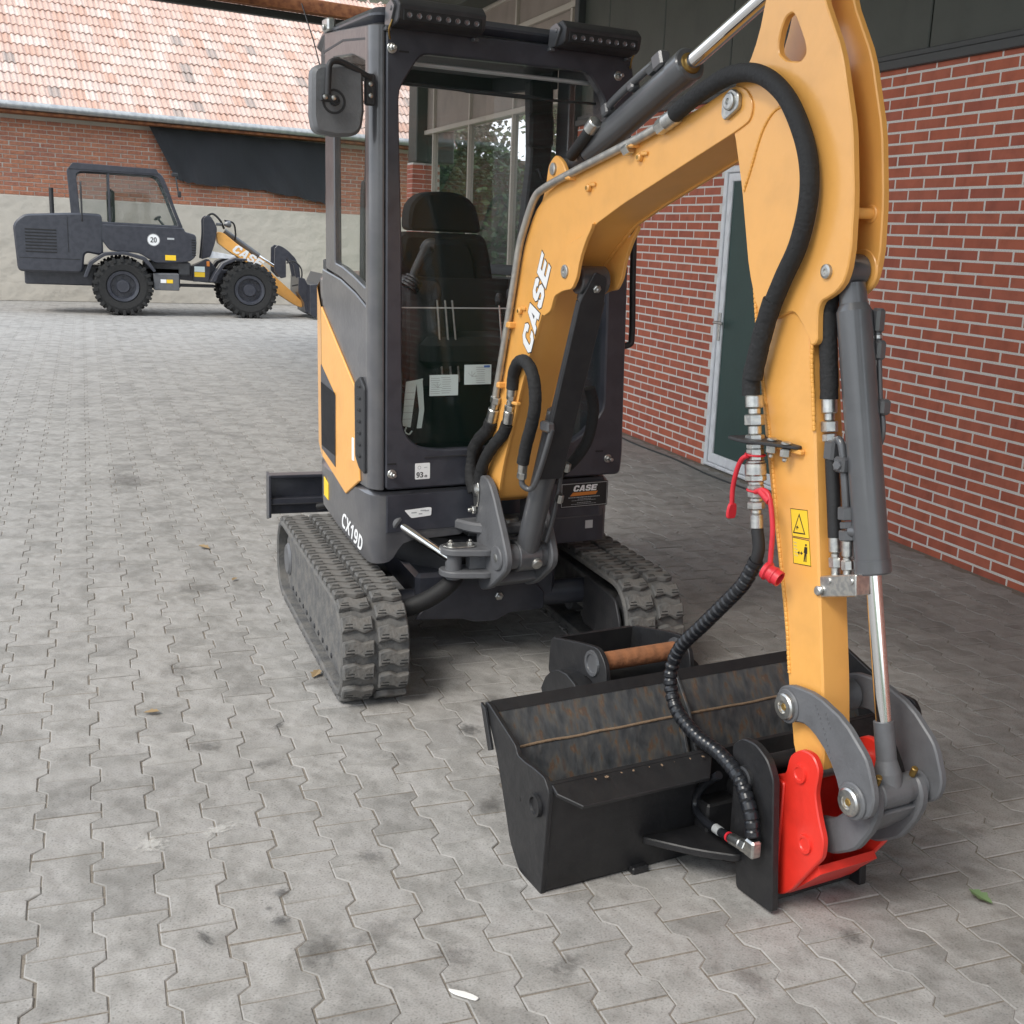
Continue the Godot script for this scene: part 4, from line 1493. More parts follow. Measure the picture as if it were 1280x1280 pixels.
	# bolts of the frame
	for q in [[-0.422, 0.741], [0.471, 0.749], [-0.427, 2.172], [0.439, 2.169]]:
		g = Geo.new()
		g.cyl(Vector3(q[0], q[1], 0.316), Vector3(q[0], q[1], 0.322), 0.017, 18, 0.002)
		g.hex(Vector3(q[0], q[1], 0.322), Vector3(q[0], q[1], 0.333), 0.012)
		g.cyl(Vector3(q[0], q[1], 0.333), Vector3(q[0], q[1], 0.352), 0.0075, 12, 0.002)
		sub("frame_bolt", g, "zinc", fr)
	for q in [[-0.385, 2.165], [-0.423, 0.778], [0.43, 0.78]]:
		g = Geo.new()
		g.box(Vector3(q[0], q[1], 0.3185), Vector3(0.034, 0.006, 0.003), 0.0)
		sub("frame_slot", g, "interior_dark", fr)
	# noise label
	g = Geo.new()
	g.prism(rounded(rect(-0.334, 0.716, -0.277, 0.775), 0.004), 2, 0.3178, 0.3192, 0.0)
	sub("noise_label", g, "white_print", fr)
	letters("noise_number", "93", 0.026, 0.020, Transform3D(Basis(), Vector3(-0.329, 0.7225, 0.3190)), mats["black_print"], fr, 0.0007)
	letters("noise_unit", "dB", 0.010, 0.009, Transform3D(Basis(), Vector3(-0.298, 0.7225, 0.3190)), mats["black_print"], fr, 0.0007)
	g = Geo.new()
	g.lathe(Vector3(-0.318, 0.759, 0.3190), Vector3(0, 0, 1), [Vector2(0, 0.005), Vector2(0.0006, 0.005), Vector2(0.0006, 0.0065), Vector2(0, 0.0065)], 16)
	g.box(Vector3(-0.294, 0.759, 0.3194), Vector3(0.012, 0.002, 0.0008), 0.0)
	sub("noise_mark", g, "grey_print", fr)
	# light bars on the roof edge
	for q in [[-0.442, -0.138], [0.160, 0.466]]:
		g = Geo.new()
		g.prism(rounded(V2([0.335, 2.232, 0.325, 2.270, 0.335, 2.310, 0.398, 2.318, 0.428, 2.292, 0.418, 2.248, 0.40, 2.238]), 0.006, 2), 0, q[0], q[1], 0.003)
		var lb := up("light_bar", g, "guard_black")
		var d := Vector3(0, -0.030, 0.028).normalized()
		g = Geo.new()
		g.xf = Transform3D(Basis(Vector3.RIGHT, Vector3(0, 0.99, 0.12), Vector3(0, -0.12, 0.99)), Vector3((q[0] + q[1]) * 0.5, 2.262, 0.4235))
		g.box(Vector3.ZERO, Vector3(q[1] - q[0] - 0.03, 0.034, 0.006), 0.002)
		sub("lens_strip", g, "interior_dark", lb)
		for i in 8:
			g = Geo.new()
			var x: float = q[0] + 0.035 + (q[1] - q[0] - 0.07) * i / 7.0
			g.lathe(Vector3(x, 2.262, 0.4262), Vector3(0, -0.12, 0.99), [Vector2(0, 0.010), Vector2(0.002, 0.009), Vector2(0.0005, 0.005), Vector2(0.0005, 0.0)], 10)
			sub("led_lens", g, "lamp_lens", lb)
		for x in [q[0] - 0.004, q[1] + 0.004]:
			g = Geo.new()
			g.prism(rounded(V2([0.31, 2.235, 0.36, 2.235, 0.40, 2.29, 0.37, 2.312, 0.32, 2.30]), 0.01), 0, x - 0.004, x + 0.004, 0.001)
			g.cyl(Vector3(x - 0.008, 2.285, 0.372), Vector3(x + 0.008, 2.285, 0.372), 0.008, 10)
			g.box(Vector3(x, 2.228, 0.315), Vector3(0.02, 0.012, 0.05), 0.002)
			sub("bar_bracket", g, "cylinder_grey", lb)
		g = Geo.new()
		var xe: float = q[0] - 0.006 if q[0] < 0.0 else q[1] + 0.004
		g.tube([Vector3(xe, 2.25, 0.38), Vector3(xe - 0.008, 2.22, 0.37), Vector3(xe + 0.004, 2.197, 0.345), Vector3(xe + 0.012, 2.205, 0.325)], 0.003, 6, 5)
		sub("lamp_cable", g, "brass", lb)
	# interior
	g = Geo.new()
	g.box(Vector3(0.0, 0.72, -0.02), Vector3(0.90, 0.05, 0.60), 0.0)
	g.box(Vector3(0.0, 1.06, -0.225), Vector3(0.92, 0.70, 0.02), 0.0)
	up("cab_floor", g, "interior_dark")
	g = Geo.new()
	g.prism(rounded(V2([-0.140, 1.589, -0.132, 1.69, -0.085, 1.735, 0.0, 1.748, 0.095, 1.738, 0.148, 1.70, 0.178, 1.589]), 0.03), 2, -0.37, -0.27, 0.03)
	var seat := up("seat", g, "seat_cloth")
	g = Geo.new()
	g.prism(rounded(V2([-0.19, 1.26, -0.20, 1.42, -0.165, 1.585, 0.190, 1.585, 0.225, 1.46, 0.245, 1.26]), 0.04), 2, -0.38, -0.26, 0.035)
	sub("backrest", g, "seat_cloth", seat)
	g = Geo.new()
	g.prism(rounded(V2([-0.12, 1.26, -0.13, 1.45, -0.09, 1.56, 0.115, 1.56, 0.155, 1.44, 0.15, 1.26]), 0.04), 2, -0.30, -0.245, 0.02)
	sub("backrest_cushion", g, "seat_cloth", seat)
	g = Geo.new()
	g.prism(rounded(V2([-0.24, -0.34, 0.28, -0.34, 0.26, 0.08, -0.20, 0.08]), 0.05), 1, 1.08, 1.20, 0.03)
	sub("seat_cushion", g, "seat_cloth", seat)
	g = Geo.new()
	g.prism(rounded(V2([-0.255, 1.00, -0.255, 1.40, -0.235, 1.425, -0.135, 1.418, -0.112, 1.39, -0.125, 1.00]), 0.02), 2, -0.16, 0.02, 0.012)
	var con := up("console", g, "plastic")
	g = Geo.new()
	g.tube([Vector3(-0.232, 1.40, 0.01), Vector3(-0.222, 1.44, 0.012), Vector3(-0.20, 1.49, 0.016), Vector3(-0.183, 1.525, 0.02)], 0.017, 12, 4)
	g.tube([Vector3(-0.186, 1.518, 0.02), Vector3(-0.174, 1.540, 0.028), Vector3(-0.155, 1.540, 0.036)], 0.024, 12, 4)
	g.tube([Vector3(-0.25, 1.38, 0.02), Vector3(-0.225, 1.415, 0.02)], 0.03, 10, 1, 0.006, 0.012)
	sub("joystick", g, "plastic", con)
	g = Geo.new()
	g.box(Vector3(0.335, 1.22, -0.10), Vector3(0.16, 0.44, 0.22), 0.03)
	up("console", g, "plastic")
	for q in [[0.103, 1.335, 0.142, 1.0], [0.150, 1.355, 0.16, 1.0]]:
		g = Geo.new()
		g.cyl(Vector3(q[0], q[1], 0.06), Vector3(q[2], q[3], 0.05), 0.006, 8)
		var lv := up("lever", g, "chrome")
		g = Geo.new()
		g.lathe(Vector3(q[0], q[1] - 0.012, 0.06), Vector3(0, 1, 0), [Vector2(0, 0.010), Vector2(0.014, 0.016), Vector2(0.034, 0.015), Vector2(0.046, 0.009), Vector2(0.048, 0)], 14)
		sub("knob", g, "plastic", lv)
	for q in [[-0.148, -0.125], [-0.116, -0.089], [-0.087, -0.056]]:
		g = Geo.new()
		g.cyl(Vector3(q[0], 1.34, 0.05), Vector3(q[1], 1.03, 0.06), 0.0045, 8)
		up("travel_rod", g, "pin_steel")
	# stickers and a strap behind the lower pane
	for q in [[-0.256, -0.144, 1.008, 1.084], [-0.120, -0.012, 1.046, 1.119]]:
		g = Geo.new()
		g.prism(rect(q[0], q[2], q[1], q[3]), 2, 0.2535, 0.2545, 0.0)
		var st := up("instruction_label", g, "paper")
		g = Geo.new()
		for k in 8:
			g.box(Vector3(q[0] + 0.062 + rng.randf() * 0.006, q[3] - 0.010 - k * 0.008, 0.2548), Vector3(0.03 + rng.randf() * 0.012, 0.0016, 0.0006), 0.0)
			if q[0] < -0.2:
				g.box(Vector3(q[0] + 0.022, q[3] - 0.012 - k * 0.008, 0.2548), Vector3(0.028 + rng.randf() * 0.01, 0.0014, 0.0006), 0.0)
		for k in 4:
			g.xf = Transform3D(Basis(Vector3(0, 0, 1), k * 0.8), Vector3(q[0] + 0.030, q[2] + 0.03, 0.2548))
			g.box(Vector3(0.01, 0, 0), Vector3(0.02, 0.0012, 0.0006), 0.0)
		sub("label_print", g, "grey_print", st)
	g = Geo.new()
	g.prism(rect(-0.042, 1.108, -0.018, 1.116), 2, 0.2546, 0.2552, 0.0)
	up("label_colour", g, "blue_print")
	g = Geo.new()
	g.prism(V2([-0.340, 1.060, -0.300, 1.056, -0.322, 0.893, -0.354, 0.900]), 2, 0.236, 0.239, 0.0)
	g.prism(V2([-0.300, 1.064, -0.276, 1.070, -0.268, 0.955, -0.278, 0.888, -0.296, 0.888, -0.287, 0.955]), 2, 0.232, 0.235, 0.0)
	g.prism(V2([-0.340, 1.060, -0.276, 1.070, -0.280, 1.056, -0.335, 1.050]), 2, 0.2395, 0.2415, 0.0)
	var stp := up("strap", g, "strap_white")
	g = Geo.new()
	g.tube([Vector3(-0.338, 0.895, 0.238), Vector3(-0.343, 0.878, 0.238), Vector3(-0.328, 0.868, 0.238), Vector3(-0.316, 0.880, 0.238)], 0.003, 6, 5)
	sub("hook", g, "strap_white", stp)
	g = Geo.new()
	for k in 5:
		g.box(Vector3(-0.327 - 0.002 * k, 1.02 - 0.024 * k, 0.2393), Vector3(0.036, 0.0014, 0.0006), 0.0)
	sub("strap_marks", g, "grey_print", stp)
	g = Geo.new()
	g.prism(rounded(V2([0.33, 1.42, 0.47, 1.42, 0.47, 2.20, 0.36, 2.20, 0.375, 1.9]), 0.02), 2, -0.30, -0.24, 0.008)
	var pil := up("pillar_trim", g, "interior")
	g = Geo.new()
	g.prism(rounded(rect(0.345, 1.935, 0.455, 2.075), 0.03), 2, -0.245, -0.195, 0.012)
	sub("speaker", g, "plastic", pil)
	g = Geo.new()
	g.tube([Vector3(0.40, 1.85, -0.24), Vector3(0.40, 1.85, -0.215), Vector3(0.405, 1.82, -0.205), Vector3(0.418, 1.82, -0.20)], 0.006, 8, 4)
	g.cyl(Vector3(0.40, 1.71, -0.24), Vector3(0.40, 1.71, -0.228), 0.013, 12)
	sub("coat_hook", g, "plastic", pil)
	g = Geo.new()
	g.tube([Vector3(-0.36, 2.12, -0.10), Vector3(-0.365, 1.78, -0.10), Vector3(-0.38, 1.73, -0.10), Vector3(-0.385, 1.40, -0.10)], 0.014, 10, 5)
	up("grab_rail", g, "interior")
	# left mirror
	g = Geo.new()
	g.prism(rounded(V2([-0.690, 1.885, -0.703, 1.92, -0.700, 2.075, -0.680, 2.095, -0.560, 2.105, -0.532, 2.09, -0.528, 1.94, -0.545, 1.890, -0.60, 1.875]), 0.025), 2, 0.285, 0.345, 0.018)
	var mi := up("mirror", g, "mirror_shell")
	g = Geo.new()
	g.prism(rounded(rect(-0.675, 1.905, -0.555, 2.08), 0.02), 2, 0.281, 0.2855, 0.001)
	sub("mirror_glass", g, "chrome", mi)
	g = Geo.new()
	g.lathe(Vector3(-0.632, 1.985, 0.343), Vector3(0, 0, 1), [Vector2(0, 0.040), Vector2(0.004, 0.039), Vector2(0.004, 0.032), Vector2(-0.002, 0.030), Vector2(-0.002, 0.0)], 24)
	g.cyl(Vector3(-0.632, 1.985, 0.34), Vector3(-0.632, 1.985, 0.37), 0.014, 14)
	g.box(Vector3(-0.655, 1.99, 0.372), Vector3(0.060, 0.022, 0.014), 0.004)
	sub("mirror_joint", g, "plastic", mi)
	g = Geo.new()
	g.tube([Vector3(-0.658, 1.985, 0.362), Vector3(-0.655, 2.06, 0.362), Vector3(-0.648, 2.098, 0.36), Vector3(-0.62, 2.108, 0.356), Vector3(-0.57, 2.095, 0.345), Vector3(-0.505, 2.072, 0.325)], 0.010, 10, 5)
	g.box(Vector3(-0.503, 2.035, 0.318), Vector3(0.036, 0.10, 0.02), 0.005)
	sub("mirror_arm", g, "guard_black", mi)
	for q in [[-0.671, 1.993, 0.378], [-0.643, 1.993, 0.378], [-0.503, 2.052, 0.327], [-0.503, 2.016, 0.327]]:
		g = Geo.new()
		g.lathe(Vector3(q[0], q[1], q[2]), Vector3(0, 0, 1), [Vector2(0, 0.0085), Vector2(0.004, 0.0075), Vector2(0.006, 0.003), Vector2(0.006, 0)], 12)
		sub("mirror_screw", g, "zinc", mi)
	# right hand rail
	g = Geo.new()
	g.tube([Vector3(0.50, 1.665, 0.25), Vector3(0.548, 1.66, 0.262), Vector3(0.567, 1.62, 0.27), Vector3(0.574, 1.42, 0.272), Vector3(0.582, 1.23, 0.272), Vector3(0.570, 1.188, 0.27), Vector3(0.50, 1.180, 0.26)], 0.0125, 10, 6)
	up("hand_rail", g, "guard_black")


func build_boom() -> void:
	# ---- slew post and swing cylinder
	var g := Geo.new()
	g.prism(rounded(V2([-0.20, 0.24, 0.18, 0.24, 0.13, 0.40, 0.06, 0.46, -0.06, 0.46, -0.14, 0.40]), 0.04), 1, 0.515, 0.555, 0.008)
	g.prism(rounded(V2([-0.14, 0.24, 0.14, 0.24, 0.08, 0.45, -0.08, 0.45]), 0.04), 1, 0.335, 0.372, 0.008)
	g.prism(rounded(V2([-0.10, 0.15, 0.10, 0.15, 0.10, 0.27, -0.10, 0.27]), 0.02), 1, 0.33, 0.56, 0.008)
	up("swing_mount", g, "cast_grey")
	g = Geo.new()
	g.cyl(Vector3(0, 0.33, 0.40), Vector3(0, 0.57, 0.40), 0.042, 24)
	up("swing_pin", g, "pin_steel")
	var ear := rounded(V2([0.405, 0.30, 0.470, 0.318, 0.515, 0.345, 0.626, 0.429, 0.637, 0.475, 0.600, 0.545, 0.535, 0.640, 0.505, 0.690, 0.455, 0.735, 0.392, 0.737, 0.345, 0.700, 0.352, 0.62, 0.372, 0.50, 0.385, 0.40]), 0.03)
	g = Geo.new()
	for x in [[-0.112, -0.084], [0.070, 0.098]]:
		g.prism(ear, 0, x[0], x[1], 0.005)
	g.prism(rounded(V2([0.36, 0.325, 0.42, 0.31, 0.52, 0.355, 0.50, 0.39, 0.42, 0.385]), 0.01), 0, -0.09, 0.075, 0.004)
	g.cyl(Vector3(0, 0.385, 0.40), Vector3(0, 0.505, 0.40), 0.068, 26, 0.006)
	g.prism(rounded(V2([0.40, 0.42, 0.52, 0.40, 0.53, 0.44, 0.45, 0.46]), 0.01), 0, -0.09, 0.075, 0.004)
	g.cyl(Vector3(-0.12, 0.463, 0.560), Vector3(0.106, 0.463, 0.560), 0.046, 24, 0.004)
	# lug for the swing cylinder
	var lug := rounded(V2([-0.262, 0.37, -0.275, 0.42, -0.25, 0.465, -0.19, 0.485, -0.10, 0.52, -0.085, 0.40, -0.17, 0.36]), 0.04)
	g.prism(lug, 1, 0.455, 0.480, 0.004)
	g.prism(lug, 1, 0.372, 0.396, 0.004)
	g.prism(V2([-0.17, 0.41, -0.09, 0.41, -0.09, 0.46, -0.17, 0.45]), 1, 0.395, 0.456, 0.004)
	var post := up("swing_post", g, "cast_grey")
	g = Geo.new()
	g.cyl(Vector3(-0.222, 0.36, 0.42), Vector3(-0.222, 0.484, 0.42), 0.030, 22)
	sub("swing_cylinder_eye", g, "cast_grey", post)
	g = Geo.new()
	g.prism(rounded(V2([-0.262, 0.39, -0.252, 0.452, -0.15, 0.462, -0.14, 0.42, -0.20, 0.385]), 0.02), 1, 0.4805, 0.487, 0.002)
	for q in [[-0.235, 0.42], [-0.165, 0.436]]:
		g.hex(Vector3(q[0], 0.487, q[1]), Vector3(q[0], 0.498, q[1]), 0.014)
		g.cyl(Vector3(q[0], 0.498, q[1]), Vector3(q[0], 0.507, q[1]), 0.007, 10)
	sub("keeper_plate", g, "zinc", post)
	g = Geo.new()
	g.prism(rounded(V2([0.345, 0.70, 0.350, 0.65, 0.358, 0.615, 0.38, 0.605, 0.392, 0.625, 0.400, 0.66, 0.395, 0.70, 0.370, 0.715]), 0.015), 0, -0.119, -0.1125, 0.002)
	g.hex(Vector3(-0.119, 0.600, 0.372), Vector3(-0.133, 0.600, 0.372), 0.016)
	g.cyl(Vector3(-0.133, 0.600, 0.372), Vector3(-0.148, 0.600, 0.372), 0.008, 10)
	g.lathe(Vector3(-0.117, 0.675, 0.374), Vector3(-1, 0, 0), [Vector2(0, 0.026), Vector2(0.006, 0.024), Vector2(0.012, 0.012), Vector2(0.013, 0.0)], 18)
	sub("keeper_plate", g, "zinc", post)
	g = Geo.new()
	g.lathe(Vector3(-0.113, 0.463, 0.560), Vector3(-1, 0, 0), [Vector2(0, 0.017), Vector2(0.007, 0.016), Vector2(0.009, 0.010), Vector2(0.009, 0)], 16)
	g.cyl(Vector3(0.02, 0.448, 0.603), Vector3(0.02, 0.44, 0.622), 0.020, 14)
	sub("pin_head", g, "pin_steel", post)
	g = Geo.new()
	g.lathe(Vector3(-0.437, 0.589, 0.249), Vector3(0.140, -0.111, 0.114), [Vector2(0, 0.036), Vector2(0.075, 0.036), Vector2(0.082, 0.030), Vector2(0.082, 0.0)], 24)
	var sc := up("swing_cylinder", g, "cast_grey")
	g = Geo.new()
	g.cyl(Vector3(-0.400, 0.560, 0.279), Vector3(-0.235, 0.435, 0.42), 0.0165, 18)
	sub("swing_rod", g, "chrome", sc)
	g = Geo.new()
	g.prism(rounded(V2([-0.338, 0.190, -0.20, 0.345, 0.10, 0.345, 0.197, 0.238, 0.197, 0.170, 0.05, 0.172, -0.01, 0.146, -0.10, 0.152, -0.145, 0.170]), 0.01), 2, 0.33, 0.342, 0.003)
	var sh := up("front_shield", g, "dark_paint")
	g = Geo.new()
	g.hex(Vector3(0.0, 0.245, 0.342), Vector3(0.0, 0.245, 0.352), 0.017)
	g.cyl(Vector3(0.0, 0.245, 0.352), Vector3(0.0, 0.245, 0.362), 0.010, 12)
	sub("shield_bolt", g, "zinc", sh)
	g = Geo.new()
	g.tube([Vector3(-0.44, 0.22, 0.30), Vector3(-0.40, 0.255, 0.39), Vector3(-0.30, 0.295, 0.41), Vector3(-0.21, 0.345, 0.39), Vector3(-0.12, 0.41, 0.30), Vector3(-0.08, 0.46, 0.18)], 0.032, 12, 6)
	up("supply_hose", g, "hose")
	# ---- boom
	var bp := rounded(V2([0.395, 0.636, 0.338, 0.668, 0.372, 0.735, 0.409, 0.869, 0.455, 1.019, 0.509, 1.195, 0.563, 1.369, 0.593, 1.478, 0.628, 1.570, 0.690, 1.664, 0.775, 1.724, 0.860, 1.757, 1.147, 1.819, 1.439, 1.886, 1.622, 1.931, 1.714, 1.960, 1.760, 1.970, 1.805, 1.957, 1.833, 1.921, 1.826, 1.885, 1.777, 1.864, 1.25, 1.691, 1.09, 1.630, 0.985, 1.556, 0.876, 1.471, 0.774, 1.355, 0.685, 1.2, 0.621, 1.064, 0.56, 0.923, 0.502, 0.792, 0.462, 0.648]), 0.02, 3)
	g = Geo.new()
	g.prism(Geo.inset(Geo.ccw(bp), 0.0055), 0, -0.061, 0.066, 0.0)
	var boom := up("boom", g, "orange")
	for s in [[-0.072, -0.0605], [0.0655, 0.077]]:
		g = Geo.new()
		g.prism(bp, 0, s[0], s[1], 0.0015)
		sub("boom_side_plate", g, "orange", boom)
	var gp := rounded(V2([1.098, 1.637, 1.05, 1.600, 0.955, 1.569, 0.905, 1.535, 0.865, 1.480, 0.780, 1.352, 0.800, 1.338, 0.847, 1.358, 0.872, 1.408, 0.929, 1.428, 0.985, 1.436, 1.013, 1.470, 1.030, 1.530, 1.062, 1.585, 1.094, 1.622]), 0.012, 3)
	for s in [[-0.084, -0.0715], [0.0765, 0.089]]:
		g = Geo.new()
		g.prism(gp, 0, s[0], s[1], 0.002)
		sub("cylinder_lug", g, "orange", boom)
	g = Geo.new()
	var wl := []
	for q in [[0.795, 1.362], [0.865, 1.482], [0.905, 1.537], [0.955, 1.571], [1.05, 1.604], [1.095, 1.636]]:
		wl.append(Vector3(-0.0725, q[1], q[0]))
	g.tube(wl, 0.0035, 6, 4)
	sub("weld_seam", g, "weld", boom)
	for q in [[0.94, 1.487, -0.0845], [1.755, 1.931, -0.086]]:
		g = Geo.new()
		g.lathe(Vector3(q[2] + 0.003, q[1], q[0]), Vector3(-1, 0, 0), [Vector2(0, 0.022), Vector2(0.007, 0.021), Vector2(0.009, 0.017), Vector2(0.009, 0.008), Vector2(0.005, 0.006), Vector2(0.005, 0)], 20)
		sub("pin_head", g, "pin_steel", boom)
	g = Geo.new()
	g.prism(rounded(V2([1.755, 1.963, 1.788, 1.948, 1.790, 1.915, 1.735, 1.888, 1.722, 1.90, 1.722, 1.94]), 0.010), 0, -0.085, -0.0725, 0.002)
	sub("pin_lock", g, "pin_steel", boom)
	for q in [[1.055, 1.737], [1.337, 1.815], [0.615, 1.341]]:
		g = Geo.new()
		g.cyl(Vector3(-0.071, q[1], q[0]), Vector3(-0.086, q[1], q[0]), 0.012, 14)
		g.box(Vector3(-0.076, q[1] + 0.010, q[0] + 0.022), Vector3(0.010, 0.012, 0.03), 0.003)
		sub("clip_boss", g, "orange", boom)
		g = Geo.new()
		g.cyl(Vector3(-0.0855, q[1], q[0]), Vector3(-0.0868, q[1], q[0]), 0.006, 10)
		sub("clip_hole", g, "brass", boom)
	# foot boss
	g = Geo.new()
	g.cyl(Vector3(-0.082, 0.675, 0.385), Vector3(0.069, 0.675, 0.385), 0.045, 24, 0.004)
	sub("foot_boss", g, "orange", boom)
	# bracket of the arm cylinder
	for s in [[-0.058, -0.042], [0.042, 0.058]]:
		g = Geo.new()
		g.prism(rounded(V2([0.69, 1.66, 0.735, 1.74, 0.752, 1.815, 0.795, 1.845, 0.845, 1.822, 0.90, 1.755, 0.86, 1.74]), 0.018), 0, s[0], s[1], 0.003)
		sub("cylinder_bracket", g, "orange", boom)
	g = Geo.new()
	g.lathe(Vector3(-0.057, 1.800, 0.790), Vector3(-1, 0, 0), [Vector2(0, 0.020), Vector2(0.007, 0.019), Vector2(0.009, 0.013), Vector2(0.009, 0)], 18)
	sub("pin_head", g, "pin_steel", boom)
	# lettering on the boom
	var bd := Vector3(0, 0.917, 0.399).normalized()
	var bu := Vector3(0, 0.399, -0.917).normalized()
	logo("decal_outline", 0.352, 0.080, Transform3D(Basis(bd, bu, Vector3(-1, 0, 0)), Vector3(-0.0718, 1.195, 0.690)), mats["black_print"], boom, 0.0006, 0.24, 0.0035)
	logo("decal", 0.352, 0.080, Transform3D(Basis(bd, bu, Vector3(-1, 0, 0)), Vector3(-0.0718, 1.195, 0.690)), mats["white_print"], boom, 0.0014, 0.24)
	# steel pipes and hoses along the boom
	var tp := []
	for q in [[0.462, 1.02], [0.478, 1.07], [0.531, 1.24], [0.585, 1.42], [0.618, 1.535], [0.648, 1.598], [0.72, 1.700], [0.79, 1.735], [0.996, 1.784], [1.356, 1.862], [1.47, 1.893]]:
		tp.append(Vector3(-0.088, q[1] + 0.004, q[0] - 0.004))
	g = Geo.new()
	g.tube(tp, 0.0125, 12, 5)
	var pipe := up("boom_pipe", g, "steel_tube")
	g = Geo.new()
	g.tube([Vector3(-0.035, 1.80, 0.93), Vector3(-0.035, 1.835, 1.08), Vector3(-0.035, 1.905, 1.38), Vector3(-0.035, 1.925, 1.45)], 0.009, 10, 4)
	g.tube([Vector3(-0.010, 1.80, 0.93), Vector3(-0.010, 1.835, 1.08), Vector3(-0.010, 1.905, 1.38), Vector3(-0.010, 1.925, 1.45)], 0.009, 10, 4)
	sub("inner_pipe", g, "steel_tube", pipe)
	for q in [[0.548, 1.29], [0.477, 1.075], [0.94, 1.772], [1.30, 1.852]]:
		g = Geo.new()
		g.box(Vector3(-0.082, q[1], q[0] + 0.010), Vector3(0.03, 0.022, 0.03), 0.004)
		sub("pipe_clip", g, "orange", pipe)
	g = Geo.new()
	g.hex(Vector3(-0.088, 1.006, 0.459), Vector3(-0.088, 1.030, 0.466), 0.020)
	g.cyl(Vector3(-0.088, 0.985, 0.450), Vector3(-0.088, 1.008, 0.459), 0.015, 14)
	g.cyl(Vector3(-0.088, 0.935, 0.428), Vector3(-0.088, 0.985, 0.450), 0.0205, 16)
	sub("pipe_fitting", g, "zinc", pipe)
	g = Geo.new()
	g.hex(Vector3(-0.088, 1.885, 1.445), Vector3(-0.088, 1.898, 1.480), 0.021)
	g.cyl(Vector3(-0.088, 1.898, 1.480), Vector3(-0.088, 1.915, 1.530), 0.023, 16)
	sub("pipe_fitting", g, "zinc", pipe)
	g = Geo.new()
	g.hex(Vector3(-0.088, 1.835, 1.275), Vector3(-0.088, 1.843, 1.305), 0.018)
	sub("pipe_fitting", g, "zinc", pipe)
	g = Geo.new()
	for x in [-0.035, -0.010]:
		g = Geo.new()
		g.hex(Vector3(x, 1.917, 1.42), Vector3(x, 1.926, 1.455), 0.014)
		sub("pipe_fitting", g, "zinc", pipe)
	g = Geo.new()
	g.tube([Vector3(-0.088, 0.938, 0.430), Vector3(-0.09, 0.900, 0.405), Vector3(-0.10, 0.85, 0.345), Vector3(-0.11, 0.79, 0.312), Vector3(-0.115, 0.72, 0.318), Vector3(-0.11, 0.66, 0.345)], 0.024, 14, 6, 0.0010, 0.045)
	up("boom_hose", g, "sleeve")
	g = Geo.new()
	g.tube([Vector3(-0.086, 0.948, 0.556), Vector3(-0.09, 0.905, 0.53), Vector3(-0.10, 0.850, 0.470), Vector3(-0.105, 0.79, 0.415), Vector3(-0.105, 0.72, 0.375), Vector3(-0.10, 0.65, 0.37)], 0.021, 14, 6, 0.0010, 0.045)
	up("boom_hose", g, "sleeve")
	g = Geo.new()
	g.cyl(Vector3(-0.086, 0.948, 0.557), Vector3(-0.086, 0.995, 0.570), 0.0185, 16)
	g.hex(Vector3(-0.086, 0.995, 0.570), Vector3(-0.086, 1.015, 0.575), 0.018)
	g.cyl(Vector3(-0.086, 1.015, 0.575), Vector3(-0.086, 1.035, 0.580), 0.013, 12)
	g.hex(Vector3(-0.086, 1.035, 0.580), Vector3(-0.086, 1.052, 0.586), 0.017)
	g.cyl(Vector3(-0.086, 1.050, 0.585), Vector3(-0.086, 1.085, 0.592), 0.018, 16)
	up("hose_fitting", g, "zinc")
	g = Geo.new()
	g.cyl(Vector3(-0.086, 0.838, 0.690), Vector3(-0.084, 0.798, 0.682), 0.0165, 16)
	g.hex(Vector3(-0.084, 0.798, 0.682), Vector3(-0.084, 0.775, 0.677), 0.017)
	var ft := up("hose_fitting", g, "zinc")
	g = Geo.new()
	g.box(Vector3(-0.078, 1.026, 0.60), Vector3(0.02, 0.012, 0.055), 0.003)
	sub("hose_clip", g, "orange", ft)
	g = Geo.new()
	g.tube([Vector3(-0.086, 1.075, 0.590), Vector3(-0.088, 1.125, 0.602), Vector3(-0.092, 1.166, 0.638), Vector3(-0.094, 1.182, 0.685), Vector3(-0.094, 1.165, 0.735), Vector3(-0.092, 1.12, 0.766), Vector3(-0.09, 1.05, 0.775), Vector3(-0.088, 0.98, 0.752), Vector3(-0.087, 0.90, 0.712), Vector3(-0.086, 0.832, 0.688)], 0.021, 14, 8, 0.0008, 0.05)
	up("loop_hose", g, "sleeve")
	g = Geo.new()
	g.tube([Vector3(-0.084, 0.785, 0.678), Vector3(-0.08, 0.752, 0.680), Vector3(-0.06, 0.742, 0.70), Vector3(-0.055, 0.78, 0.735), Vector3(-0.055, 0.90, 0.80), Vector3(-0.05, 0.97, 0.825)], 0.010, 10, 5)
	g.box(Vector3(-0.055, 0.975, 0.80), Vector3(0.03, 0.035, 0.06), 0.006)
	up("cylinder_pipe", g, "cylinder_grey")
	# ---- boom cylinder with its guard
	var a := Vector3(0.0, 0.463, 0.560)
	var b := Vector3(0.0, 1.463, 0.953)
	var d := (b - a).normalized()
	g = Geo.new()
	g.cyl(a + d * 0.02, a + d * 0.60, 0.042, 28, 0.006)
	g.cyl(a - Vector3(0.045, 0, 0), a + Vector3(0.045, 0, 0), 0.056, 24, 0.004)
	var bc := up("boom_cylinder", g, "cylinder_grey")
	g = Geo.new()
	g.cyl(a + d * 0.59, b - d * 0.02, 0.024, 20)
	sub("cylinder_rod", g, "chrome", bc)
	g = Geo.new()
	g.cyl(b - Vector3(0.05, 0, 0), b + Vector3(0.05, 0, 0), 0.044, 24, 0.004)
	g.cyl(b - d * 0.07, b - d * 0.02, 0.03, 20)
	sub("rod_eye", g, "cylinder_grey", bc)
